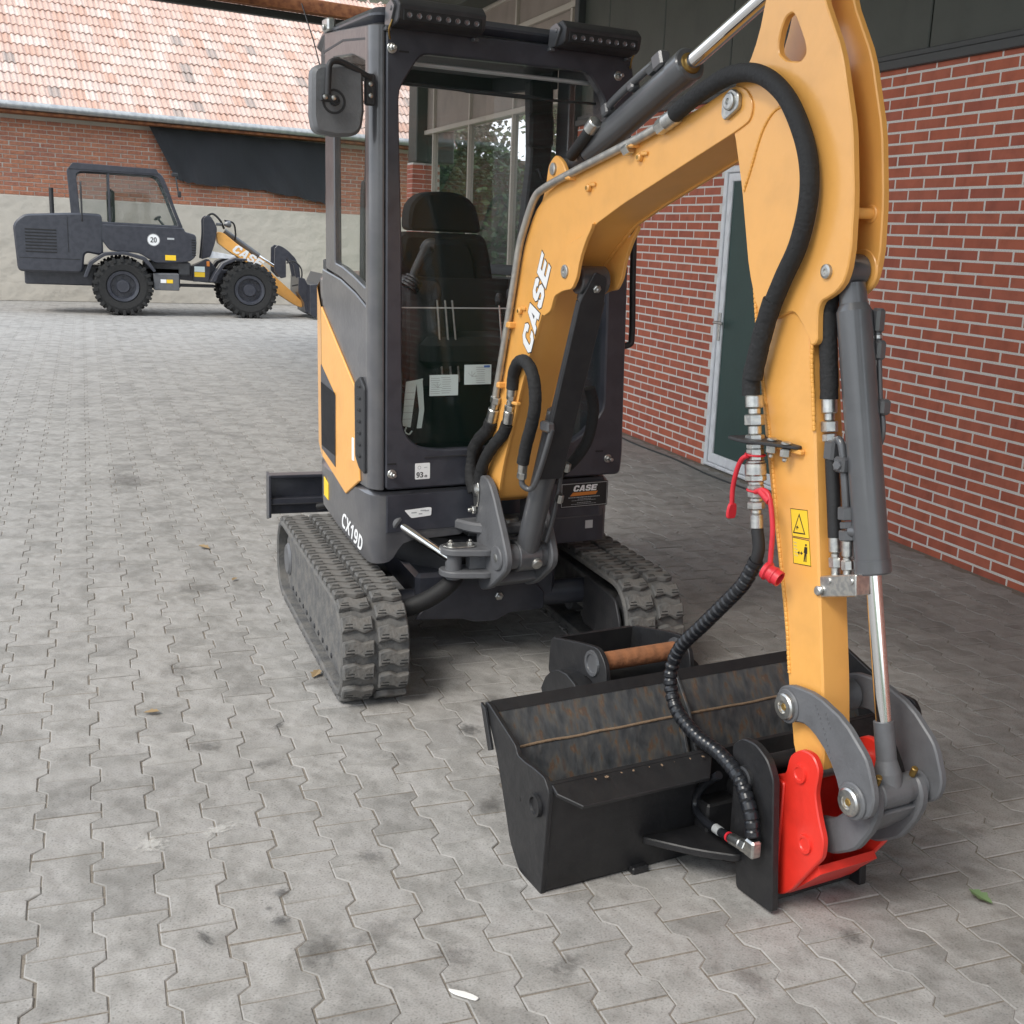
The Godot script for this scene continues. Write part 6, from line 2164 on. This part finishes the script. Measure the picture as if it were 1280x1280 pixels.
	sub("cutting_edge", g, "bucket_black", bk)
	# end plates
	var sp := rounded(V2([1.562, 0.380, 1.582, 0.386, 1.755, 0.334, 1.766, 0.314, 1.800, 0.312, 1.860, 0.318, 1.916, 0.318, 1.942, 0.290, 1.940, 0.250, 1.918, -0.002, 1.905, -0.002, 1.855, 0.002, 1.794, 0.006, 1.738, 0.060, 1.688, 0.172, 1.640, 0.272]), 0.012, 3)
	for s in [[W0, W0 + 0.014], [W1 - 0.014, W1]]:
		g = Geo.new()
		g.prism(sp, 0, s[0], s[1], 0.002)
		sub("end_plate", g, "bucket_black", bk)
	g = Geo.new()
	g.prism(V2([1.558, 0.378, 1.585, 0.372, 1.632, 0.272, 1.612, 0.262]), 0, W0 - 0.010, W0 - 0.0005, 0.002)
	g.prism(V2([1.558, 0.378, 1.585, 0.372, 1.632, 0.272, 1.612, 0.262]), 0, W1 + 0.0005, W1 + 0.010, 0.002)
	sub("side_cutter", g, "bucket_black", bk)
	g = Geo.new()
	g.lathe(Vector3(W0 - 0.001, 0.232, 1.884), Vector3(-1, 0, 0), [Vector2(0, 0.030), Vector2(0.010, 0.029), Vector2(0.010, 0.022), Vector2(0.004, 0.020), Vector2(0.004, 0)], 24)
	g.cyl(Vector3(W0 - 0.0005, 0.202, 1.787), Vector3(W0 - 0.001, 0.202, 1.787), 0.006, 10, 0.0002)
	sub("side_boss", g, "bucket_black", bk)
	# wear strip along the near rim
	g = Geo.new()
	var tilt := Basis(Vector3.RIGHT, deg_to_rad(20.0))
	for q in [[W0 + 0.012, -0.14], [0.17, W1 - 0.012]]:
		g.xf = Transform3D(tilt, Vector3(0, 0.304, 1.918))
		g.prism(PackedVector2Array([Vector2(q[0], 0.0), Vector2(q[1], 0.0), Vector2(q[1], 0.03), Vector2(q[1] - 0.05, 0.098), Vector2(q[0] + 0.045, 0.098), Vector2(q[0], 0.045)]), 1, -0.006, 0.006, 0.002)
		sub("wear_strip", g, "bucket_black", bk)
		g = Geo.new()
	g = Geo.new()
	for i in 9:
		var xx := -0.50 + 0.040 * i + rng.randf_range(-1, 1) * 0.004
		g.xf = Transform3D(tilt * Basis(Vector3.UP, rng.randf() * 3.0), Vector3(xx, 0.303, 1.955)) * Transform3D(Basis(), Vector3(0, 0, rng.randf_range(-1, 1) * 0.004))
		var r := rng.randf_range(0.0015, 0.006) * (1.6 if i in [1, 13, 15] else 0.8)
		g.prism(PackedVector2Array([Vector2(-r, -r * 0.4), Vector2(r * 0.3, -r * 0.7), Vector2(r, r * 0.1), Vector2(r * 0.2, r * 0.6), Vector2(-r * 0.7, r * 0.4)]), 1, 0.0062, 0.0070, 0.0)
	sub("scrape_marks", g, "weld_rust", bk).set_meta("kind", "stuff")
	g = Geo.new()
	g.prism(V2([1.59, 0.372, 1.66, 0.285, 1.752, 0.074, 1.772, 0.080, 1.68, 0.295, 1.602, 0.384]), 0, -0.060, -0.052, 0.001)
	g.prism(V2([1.59, 0.372, 1.66, 0.285, 1.752, 0.074, 1.772, 0.080, 1.68, 0.295, 1.602, 0.384]), 0, -0.032, -0.024, 0.001)
	sub("inner_rib", g, "worn_steel", bk)
	# tilt mount
	var mp := rounded(V2([2.042, 0.372, 2.079, 0.405, 2.133, 0.411, 2.183, 0.390, 2.211, 0.350, 2.246, 0.012, 2.100, 0.004]), 0.014, 3)
	for s in [[-0.152, -0.130], [0.132, 0.154]]:
		g = Geo.new()
		g.prism(mp, 0, s[0], s[1], 0.003)
		sub("mount_plate", g, "bucket_black", bk)
	g = Geo.new()
	g.box(Vector3(0, 0.026, 2.165), Vector3(0.30, 0.022, 0.085), 0.003)
	g.box(Vector3(0.0, 0.21, 2.05), Vector3(0.27, 0.20, 0.03), 0.004)
	g.cyl(Vector3(-0.13, 0.33, 2.10), Vector3(0.134, 0.33, 2.10), 0.024, 18)
	g.cyl(Vector3(0.0, 0.19, 1.93), Vector3(0.0, 0.19, 2.05), 0.075, 26)
	g.box(Vector3(0.0, 0.12, 1.955), Vector3(0.34, 0.12, 0.06), 0.006)
	sub("tilt_mount", g, "bucket_black", bk)
	g = Geo.new()
	g.lathe(Vector3(-0.152, 0.31, 2.108), Vector3(-1, 0, 0), [Vector2(0, 0.032), Vector2(0.010, 0.031), Vector2(0.013, 0.026), Vector2(0.013, 0)], 24)
	sub("mount_boss", g, "bucket_black", bk)
	g = Geo.new()
	g.prism(rounded(V2([-0.34, 1.93, -0.12, 1.94, -0.11, 2.10, -0.16, 2.12, -0.24, 2.05]), 0.02), 1, 0.085, 0.105, 0.003)
	sub("gusset", g, "bucket_black", bk)
	g = Geo.new()
	g.prism(rounded(V2([0.34, 1.93, 0.12, 1.94, 0.11, 2.10, 0.16, 2.12, 0.24, 2.05]), 0.02), 1, 0.085, 0.105, 0.003)
	sub("gusset", g, "bucket_black", bk)
	g = Geo.new()
	g.box(Vector3(-0.335, 0.012, 1.915), Vector3(0.05, 0.02, 0.05), 0.004)
	sub("skid_tab", g, "bucket_black", bk)
	g = Geo.new()
	g.tube([Vector3(-0.16, 0.275, 2.008), Vector3(-0.165, 0.225, 1.955), Vector3(-0.17, 0.175, 1.930), Vector3(-0.175, 0.148, 1.945), Vector3(-0.178, 0.140, 2.0), Vector3(-0.18, 0.146, 2.07), Vector3(-0.182, 0.152, 2.115)], 0.0115, 12, 6)
	var th := sub("tilt_hose", g, "spiral", bk)
	g = Geo.new()
	g.cyl(Vector3(-0.182, 0.1515, 2.105), Vector3(-0.183, 0.158, 2.150), 0.0145, 16)
	g.hex(Vector3(-0.183, 0.158, 2.150), Vector3(-0.183, 0.161, 2.172), 0.016)
	g.box(Vector3(-0.181, 0.168, 2.19), Vector3(0.03, 0.045, 0.036), 0.005)
	sub("hose_fitting", g, "zinc", bk)
	g = Geo.new()
	g.tube([Vector3(-0.179, 0.1435, 2.034), Vector3(-0.180, 0.1455, 2.058)], 0.0125, 12, 1)
	sub("hose_print", g, "silver", bk)
	g = Geo.new()
	g.tube([Vector3(-0.1815, 0.150, 2.093), Vector3(-0.1818, 0.151, 2.099)], 0.0130, 12, 1)
	sub("hose_band", g, "red_rubber", bk)


func build_excavator() -> void:
	exc = thing("mini_excavator", "orange and dark grey mini excavator with cab, folded boom and red coupler", "excavator", MC)
	build_undercarriage()
	build_body()
	build_cab()
	build_boom()
	build_arm()
	build_coupler_and_bucket()


# ---------------------------------------------------------------- compact wheel loader in the yard
func loader_wheel(parent: Node3D, at: Vector3, s: float) -> void:
	var g := Geo.new()
	var R := 0.475
	g.lathe(at, Vector3(0, 0, s), [Vector2(-0.30, 0.24), Vector2(-0.31, 0.36), Vector2(-0.30, 0.43), Vector2(-0.26, 0.452), Vector2(-0.05, 0.452), Vector2(-0.01, 0.43), Vector2(0.005, 0.36), Vector2(-0.005, 0.27), Vector2(-0.03, 0.24)], 40)
	var w := part("wheel", g, mats["tyre"], parent)
	g = Geo.new()
	for k in 22:
		for side in 2:
			var a := TAU * (k + 0.5 * side) / 22.0
			g.xf = Transform3D(Basis(Vector3(0, 0, 1), a), at)
			var z0: float = -s * (0.005 if side == 0 else 0.155)
			var z1: float = -s * (0.155 if side == 0 else 0.305)
			g.prism(PackedVector2Array([Vector2(-0.03, 0.44), Vector2(0.022, 0.44), Vector2(0.016, 0.476), Vector2(-0.022, 0.476)]), 2, minf(z0, z1), maxf(z0, z1), 0.004)
			if side == 0:
				g.prism(PackedVector2Array([Vector2(-0.03, 0.39), Vector2(0.02, 0.39), Vector2(0.02, 0.465), Vector2(-0.03, 0.465)]), 2, -0.006 if s > 0 else -0.02, 0.02 if s > 0 else 0.006, 0.003)
	sub("tyre_tread", g, "tyre", w)
	g = Geo.new()
	g.lathe(at, Vector3(0, 0, s), [Vector2(-0.02, 0.25), Vector2(0.0, 0.245), Vector2(-0.01, 0.20), Vector2(-0.07, 0.185), Vector2(-0.07, 0.11), Vector2(-0.02, 0.105), Vector2(-0.005, 0.095), Vector2(-0.005, 0)], 32)
	for k in 8:
		var a := TAU * k / 8.0
		g.cyl(at + Vector3(cos(a) * 0.15, sin(a) * 0.15, -s * 0.07), at + Vector3(cos(a) * 0.15, sin(a) * 0.15, -s * 0.05), 0.014, 8)
	sub("rim", g, "dark_paint", w)


func build_loader() -> void:
	var o := Vector3(2.6, 0, -21.0)
	var L := thing("wheel_loader", "dark grey and orange compact wheel loader parked before the barn", "wheel loader", o)
	var D := func(a: Array) -> PackedVector2Array:
		var p := PackedVector2Array()
		for i in range(0, a.size(), 2):
			p.append(Vector2(a[i] - o.x, a[i + 1]))
		return p
	var g := Geo.new()
	for q in [[0.0, 0.475, 0.0, 1.0], [0.0, 0.475, -1.30, -1.0], [-2.02, 0.475, 0.0, 1.0], [-2.02, 0.475, -1.30, -1.0]]:
		loader_wheel(L, Vector3(q[0], q[1], q[2]), q[3])
	# cab
	g = Geo.new()
	g.prism(rounded(D.call([-0.15, 1.42, -0.20, 2.30, -0.10, 2.36, 1.14, 2.36, 1.25, 2.29, 1.33, 2.10, 1.44, 1.75, 1.56, 1.44]), 0.05), 2, -0.22, -0.17, 0.01, rounded(D.call([-0.02, 1.50, -0.06, 2.22, 0.0, 2.27, 1.13, 2.27, 1.20, 2.22, 1.30, 2.00, 1.39, 1.74, 1.48, 1.49]), 0.04))
	g.prism(rounded(D.call([-0.15, 1.42, -0.20, 2.30, -0.10, 2.36, 1.14, 2.36, 1.25, 2.29, 1.33, 2.10, 1.44, 1.75, 1.56, 1.44]), 0.05), 2, -1.15, -1.10, 0.01, rounded(D.call([-0.02, 1.50, -0.06, 2.22, 0.0, 2.27, 1.13, 2.27, 1.20, 2.22, 1.30, 2.00, 1.39, 1.74, 1.48, 1.49]), 0.04))
	g.prism(rounded(D.call([-0.18, 2.30, 1.20, 2.30, 1.16, 2.38, -0.10, 2.40]), 0.02), 2, -1.16, -0.16, 0.02)
	var cab := part("cab", g, mats["dark_paint"], L)
	g = Geo.new()
	g.prism(D.call([-0.03, 1.49, -0.07, 2.24, 1.14, 2.28, 1.31, 2.00, 1.49, 1.48]), 2, -0.198, -0.192, 0.0)
	sub("cab_window", g, "glass_dark", cab)
	g = Geo.new()
	g.prism(D.call([-0.03, 1.49, -0.07, 2.24, 1.14, 2.28, 1.31, 2.00, 1.49, 1.48]), 2, -1.128, -1.122, 0.0)
	sub("cab_window", g, "glass_dark", cab)
	g = Geo.new()
	g.box(Vector3(0.42 - o.x, 1.88, -0.195), Vector3(0.03, 0.80, 0.035), 0.006)
	g.box(Vector3(0.42 - o.x, 1.88, -1.125), Vector3(0.03, 0.80, 0.035), 0.006)
	sub("door_pillar", g, "dark_paint", cab)
	g = Geo.new()
	g.xf = Transform3D(Basis(Vector3(0, 0, 1), 0.45), Vector3(1.18 - o.x, 1.60, -0.66))
	var rim := []
	for i in 17:
		var t := TAU * i / 16.0
		rim.append(Vector3(cos(t) * 0.05, sin(t) * 0.02 + 0.0, sin(t) * 0.19))
	g.tube(rim, 0.014, 8, 2)
	g.box(Vector3(0, 0, 0), Vector3(0.03, 0.03, 0.36), 0.004)
	g.tube([Vector3(0, 0, 0), Vector3(0.06, -0.25, 0)], 0.02, 8, 1)
	sub("steering_wheel", g, "plastic", cab)
	g = Geo.new()
	g.box(Vector3(0.45 - o.x, 1.75, -0.66), Vector3(0.12, 0.55, 0.42), 0.04)
	sub("seat", g, "seat_cloth", cab)
	g = Geo.new()
	g.prism(rounded(D.call([0.10, 1.46, 1.56, 1.46, 1.58, 1.40, 1.75, 1.36, 1.765, 1.26, 1.74, 0.99, 1.64, 0.91, 1.45, 0.885, 1.10, 0.865, 0.98, 0.94, 0.85, 1.02, 0.40, 1.04]), 0.05), 2, -1.14, -0.16, 0.02)
	g.prism(rounded(D.call([-0.98, 0.66, -1.02, 1.40, -0.86, 1.56, -0.10, 1.62, 0.30, 1.62, 0.30, 0.95, 0.02, 1.0, -0.02, 0.66]), 0.08), 2, -1.16, -0.14, 0.03)
	g.box(Vector3(0.3 - o.x, 0.62, -0.65), Vector3(2.4, 0.34, 0.5), 0.02)
	var body := part("body", g, mats["dark_paint"], L)
	g = Geo.new()
	for k in 8:
		g.box(Vector3(-0.62 - o.x, 0.98 + k * 0.05, -0.138), Vector3(0.46, 0.02, 0.012), 0.003)
	sub("hood_grille", g, "interior_dark", body)
	g = Geo.new()
	g.box(Vector3(-0.22 - o.x, 1.27, -0.1385), Vector3(0.008, 0.56, 0.006), 0.0)
	g.box(Vector3(-0.5 - o.x, 0.88, -0.1385), Vector3(0.9, 0.008, 0.006), 0.0)
	sub("hood_seam", g, "interior_dark", body)
	g = Geo.new()
	g.box(Vector3(-0.955 - o.x, 1.22, -0.20), Vector3(0.05, 0.16, 0.10), 0.01)
	sub("tail_light", g, "red_rubber", body)
	g = Geo.new()
	g.cyl(Vector3(-0.45 - o.x, 1.55, -0.75), Vector3(-0.45 - o.x, 2.0, -0.75), 0.035, 16)
	sub("exhaust", g, "guard_black", body)
	g = Geo.new()
	g.prism(rounded(D.call([-0.02, 0.60, 0.08, 0.86, 0.30, 1.01, 0.62, 1.04, 0.95, 0.96, 1.10, 0.74, 1.06, 0.72, 0.90, 0.91, 0.62, 0.99, 0.32, 0.96, 0.13, 0.82, 0.04, 0.60]), 0.03), 2, -0.34, 0.0, 0.008)
	sub("rear_fender", g, "dark_paint", body)
	g = Geo.new()
	g.tube([Vector3(0.0 - o.x, 1.50, -0.10), Vector3(0.0 - o.x, 1.55, -0.06), Vector3(0.0 - o.x, 2.05, -0.06), Vector3(0.0 - o.x, 2.10, -0.12)], 0.014, 8, 4)
	sub("grab_rail", g, "guard_black", body)
	g = Geo.new()
	for k in 7:
		g.box(Vector3(1.715 - o.x, 1.02 + k * 0.042, -0.162), Vector3(0.07, 0.018, 0.02), 0.003)
	sub("vent_slots", g, "interior_dark", body)
	g = Geo.new()
	g.cyl(Vector3(1.08 - o.x, 1.245, -0.161), Vector3(1.08 - o.x, 1.245, -0.157), 0.10, 32, 0.0005)
	sub("speed_disc", g, "white_print", body)
	g = Geo.new()
	g.lathe(Vector3(1.08 - o.x, 1.245, -0.1575), Vector3(0, 0, 1), [Vector2(0, 0.092), Vector2(0.001, 0.092), Vector2(0.001, 0.0975), Vector2(0, 0.0975)], 32)
	sub("disc_ring", g, "black_print", body)
	letters("speed_number", "20", 0.10, 0.085, Transform3D(Basis(), Vector3(1.03 - o.x, 1.203, -0.157)), mats["black_print"], body, 0.002)
	g = Geo.new()
	g.box(Vector3(1.35 - o.x, 1.275, -0.158), Vector3(0.11, 0.03, 0.004), 0.001)
	sub("name_plate", g, "silver", body)
	g = Geo.new()
	g.box(Vector3(1.34 - o.x, 0.965, -0.157), Vector3(0.17, 0.085, 0.004), 0.001)
	sub("yellow_label", g, "yellow_decal", body)
	g = Geo.new()
	g.prism(rounded(D.call([1.05, 0.70, 1.46, 0.71, 1.46, 0.43, 1.06, 0.43]), 0.02), 2, -0.40, -0.05, 0.01)
	g.box(Vector3(1.30 - o.x, 0.78, -0.65), Vector3(0.75, 0.22, 0.5), 0.02)
	var bx := part("step_box", g, mats["cast_grey"], L)
	g = Geo.new()
	g.box(Vector3(1.31 - o.x, 0.58, -0.047), Vector3(0.10, 0.06, 0.004), 0.001)
	sub("yellow_label", g, "yellow_decal", bx)
	g = Geo.new()
	g.box(Vector3(1.21 - o.x, 0.58, -0.047), Vector3(0.09, 0.06, 0.004), 0.001)
	sub("label", g, "white_print", bx)
	# front frame, fender, mast
	g = Geo.new()
	g.prism(rounded(D.call([1.45, 0.60, 1.70, 0.58, 1.95, 0.56, 2.6, 0.56, 2.6, 0.75, 2.10, 0.80, 1.98, 0.96, 1.72, 0.84, 1.45, 0.78]), 0.02), 2, -0.85, -0.45, 0.01)
	g.prism(rounded(D.call([1.70, 0.58, 1.71, 0.84, 1.93, 0.96, 2.0, 0.92, 1.96, 0.58]), 0.01), 2, -0.46, -0.30, 0.008)
	g.box(Vector3(1.62 - o.x, 0.50, -0.6), Vector3(0.9, 0.05, 0.2), 0.01)
	var ff := part("front_frame", g, mats["dark_paint"], L)
	g = Geo.new()
	g.box(Vector3(1.81 - o.x, 0.79, -0.297), Vector3(0.17, 0.09, 0.004), 0.001)
	sub("label", g, "paper", ff)
	g = Geo.new()
	g.box(Vector3(1.81 - o.x, 0.70, -0.297), Vector3(0.17, 0.08, 0.004), 0.001)
	sub("yellow_label", g, "yellow_decal", ff)
	g = Geo.new()
	g.box(Vector3(1.95 - o.x, 0.885, -0.29), Vector3(0.05, 0.085, 0.02), 0.005)
	sub("reflector", g, "orange_print", ff)
	g = Geo.new()
	g.prism(D.call([1.96, 0.60, 2.03, 0.74, 2.16, 0.92, 2.36, 1.01, 2.56, 1.00, 2.56, 0.97, 2.38, 0.965, 2.20, 0.88, 2.09, 0.72, 2.04, 0.60]), 2, -0.32, 0.0, 0.006)
	g.prism(D.call([1.96, 0.60, 2.03, 0.74, 2.16, 0.92, 2.36, 1.01, 2.56, 1.00, 2.56, 0.97, 2.38, 0.965, 2.20, 0.88, 2.09, 0.72, 2.04, 0.60]), 2, -1.30, -0.98, 0.006)
	part("fender", g, mats["dark_paint"], L)
	for z in [[-0.48, -0.42], [-0.86, -0.80]]:
		g = Geo.new()
		g.prism(rounded(D.call([1.85, 0.95, 1.87, 1.12, 1.90, 1.40, 1.90, 1.62, 1.94, 1.68, 2.01, 1.69, 2.06, 1.62, 2.12, 1.50, 2.12, 1.42, 2.08, 1.22, 2.00, 1.00]), 0.03), 2, z[0], z[1], 0.006)
		part("mast", g, mats["dark_paint"], L)
	g = Geo.new()
	g.prism(rounded(D.call([2.11, 1.38, 2.16, 1.43, 2.24, 1.41, 2.45, 1.24, 2.62, 1.13, 2.89, 0.90, 3.09, 0.71, 3.34, 0.49, 3.57, 0.28, 3.56, 0.17, 3.44, 0.21, 3.09, 0.43, 2.96, 0.56, 2.89, 0.74, 2.62, 0.92, 2.35, 1.08, 2.14, 1.23]), 0.03), 2, -0.79, -0.49, 0.008)
	var la := part("loader_arm", g, mats["orange"], L)
	var ld := Vector3(0.52, -0.31, 0).normalized()
	logo("decal", 0.58, 0.15, Transform3D(Basis(ld, Vector3(0.31, 0.52, 0).normalized(), Vector3(0, 0, 1)), Vector3(2.355 - o.x, 1.115, -0.489)), mats["white_print"], la, 0.003, 0.2)
	g = Geo.new()
	g.xf = Transform3D(Basis(Vector3(0, 0, 1), -0.55), Vector3(2.99 - o.x, 0.70, -0.488))
	g.box(Vector3.ZERO, Vector3(0.10, 0.08, 0.004), 0.001)
	sub("yellow_label", g, "yellow_decal", la)
	g = Geo.new()
	g.prism(D.call([2.0, 1.10, 2.40, 1.04, 2.45, 0.98, 1.98, 0.98]), 2, -0.48, -0.44, 0.003)
	sub("arm_web", g, "alu", la)
	g = Geo.new()
	g.cyl(Vector3(2.26 - o.x, 1.44, -0.64), Vector3(2.84 - o.x, 1.04, -0.64), 0.05, 20)
	var lc := part("lift_cylinder", g, mats["cylinder_grey"], L)
	g = Geo.new()
	g.cyl(Vector3(2.83 - o.x, 1.045, -0.64), Vector3(3.10 - o.x, 0.88, -0.64), 0.026, 16)
	sub("cylinder_rod", g, "chrome", lc)
	g = Geo.new()
	g.tube([Vector3(1.96 - o.x, 1.66, -0.55), Vector3(2.06 - o.x, 1.72, -0.5), Vector3(2.18 - o.x, 1.62, -0.5), Vector3(2.25 - o.x, 1.48, -0.55)], 0.018, 8, 5)
	g.tube([Vector3(2.25 - o.x, 1.62, -0.5), Vector3(2.40 - o.x, 1.58, -0.5), Vector3(2.44 - o.x, 1.40, -0.55), Vector3(2.43 - o.x, 1.30, -0.58)], 0.015, 8, 5)
	part("loader_hose", g, mats["hose"], L)
	g = Geo.new()
	g.lathe(Vector3(2.24 - o.x, 1.56, -0.44), Vector3(1, 0, 0), [Vector2(0, 0), Vector2(0.0, 0.03), Vector2(0.05, 0.055), Vector2(0.10, 0.06)], 18)
	g.box(Vector3(2.16 - o.x, 1.55, -0.46), Vector3(0.10, 0.05, 0.06), 0.01)
	var hl := part("headlight", g, mats["cylinder_grey"], L)
	g = Geo.new()
	g.lathe(Vector3(2.335 - o.x, 1.56, -0.44), Vector3(1, 0, 0), [Vector2(0, 0.058), Vector2(0.02, 0.035), Vector2(0.025, 0)], 18)
	sub("headlight_lens", g, "lamp_lens", hl)
	for z in [[-0.45, -0.40], [-0.90, -0.85]]:
		g = Geo.new()
		g.prism(rounded(D.call([3.08, 1.20, 3.14, 1.25, 3.22, 1.22, 3.31, 1.16, 3.43, 1.04, 3.50, 0.90, 3.52, 0.70, 3.44, 0.70, 3.40, 0.92, 3.27, 1.05, 3.27, 0.70, 3.18, 0.68, 3.07, 0.80]), 0.02), 2, z[0], z[1], 0.005)
		part("tilt_lever", g, mats["dark_paint"], L)
	g = Geo.new()
	g.prism(rounded(D.call([3.46, 0.72, 3.56, 0.70, 3.62, 0.58, 3.64, 0.12, 3.58, 0.10, 3.55, 0.28, 3.45, 0.45]), 0.01), 2, -1.1, -0.22, 0.008)
	g.prism(rounded(D.call([3.62, 0.60, 3.78, 0.62, 3.86, 0.80, 3.88, 0.78, 3.90, 0.12, 3.70, 0.04, 3.62, 0.10]), 0.01), 2, -1.35, 0.02, 0.01)
	part("attachment_plate", g, mats["dark_paint"], L)
	g = Geo.new()
	g.tube([Vector3(3.27 - o.x, 0.95, -0.35), Vector3(3.40 - o.x, 0.98, -0.32), Vector3(3.52 - o.x, 0.85, -0.3), Vector3(3.50 - o.x, 0.62, -0.3), Vector3(3.36 - o.x, 0.56, -0.33)], 0.013, 8, 5)
	part("loader_hose", g, mats["hose"], L)
	g = Geo.new()
	g.box(Vector3(1.44 - o.x, 2.31, -0.15), Vector3(0.10, 0.06, 0.10), 0.01)
	g.tube([Vector3(1.45 - o.x, 2.30, -0.12), Vector3(1.47 - o.x, 2.12, -0.08), Vector3(1.49 - o.x, 1.98, -0.06)], 0.012, 8, 4)
	g.box(Vector3(1.50 - o.x, 2.00, -0.06), Vector3(0.05, 0.10, 0.14), 0.01)
	part("wing_mirror", g, mats["plastic"], L)


# ---------------------------------------------------------------- second bucket lying behind the wide one
func build_digging_bucket() -> void:
	var B := thing("digging_bucket", "narrow black digging bucket with rusty pin, standing between tracks and wide bucket", "bucket", MC)
	var X := Transform3D(UB, Vector3.ZERO)
	var ear := rounded(V2([1.160, 0.375, 1.383, 0.425, 1.455, 0.435, 1.498, 0.400, 1.512, 0.330, 1.510, 0.285, 1.470, 0.298, 1.440, 0.318, 1.390, 0.33, 1.18, 0.25, 1.15, 0.26]), 0.02, 3)
	var g := Geo.new()
	g.prism(ear, 0, -0.206, -0.190, 0.002)
	part("bucket_ear", g, mats["bucket_black"], B, X)
	g = Geo.new()
	g.prism(ear, 0, 0.085, 0.101, 0.002)
	part("bucket_ear", g, mats["bucket_black"], B, X)
	g = Geo.new()
	g.prism(V2([1.155, 0.24, 1.170, 0.24, 1.172, 0.374, 1.157, 0.374]), 0, -0.191, 0.086, 0.0)
	g.prism(V2([1.16, 0.235, 1.30, 0.27, 1.40, 0.305, 1.40, 0.292, 1.30, 0.255, 1.16, 0.22]), 0, -0.191, 0.086, 0.0)
	part("back_plate", g, mats["bucket_black"], B, X)
	g = Geo.new()
	g.cyl(Vector3(-0.188, 0.380, 1.425), Vector3(0.084, 0.380, 1.425), 0.028, 22, 0.002)
	part("bucket_pin", g, mats["rust_pin"], B, X)
	for x in [-0.206, 0.085]:
		g = Geo.new()
		g.lathe(Vector3(x, 0.380, 1.425), Vector3(-1, 0, 0), [Vector2(0, 0.040), Vector2(0.006, 0.038), Vector2(0.006, 0.028), Vector2(0.002, 0.026), Vector2(0.002, 0)], 24)
		part("pin_collar", g, mats["cylinder_grey"], B, X)
	# rolled shell below
	var pr := PackedVector2Array()
	for i in 15:
		pr.append(Vector2(1.345, 0.175) + Vector2.from_angle(deg_to_rad(-100 + 18.5 * i)) * 0.155)
	var inn := PackedVector2Array()
	for i in 15:
		inn.append(Vector2(1.345, 0.175) + Vector2.from_angle(deg_to_rad(-100 + 18.5 * (14 - i))) * 0.143)
	var ring := pr.duplicate()
	ring.append_array(inn)
	g = Geo.new()
	g.prism(ring, 0, -0.245, 0.175, 0.0)
	part("bucket_shell", g, mats["bucket_black"], B, X)
	for s in [[-0.256, -0.2445], [0.1745, 0.186]]:
		g = Geo.new()
		g.prism(pr, 0, s[0], s[1], 0.002)
		part("end_plate", g, mats["bucket_black"], B, X)
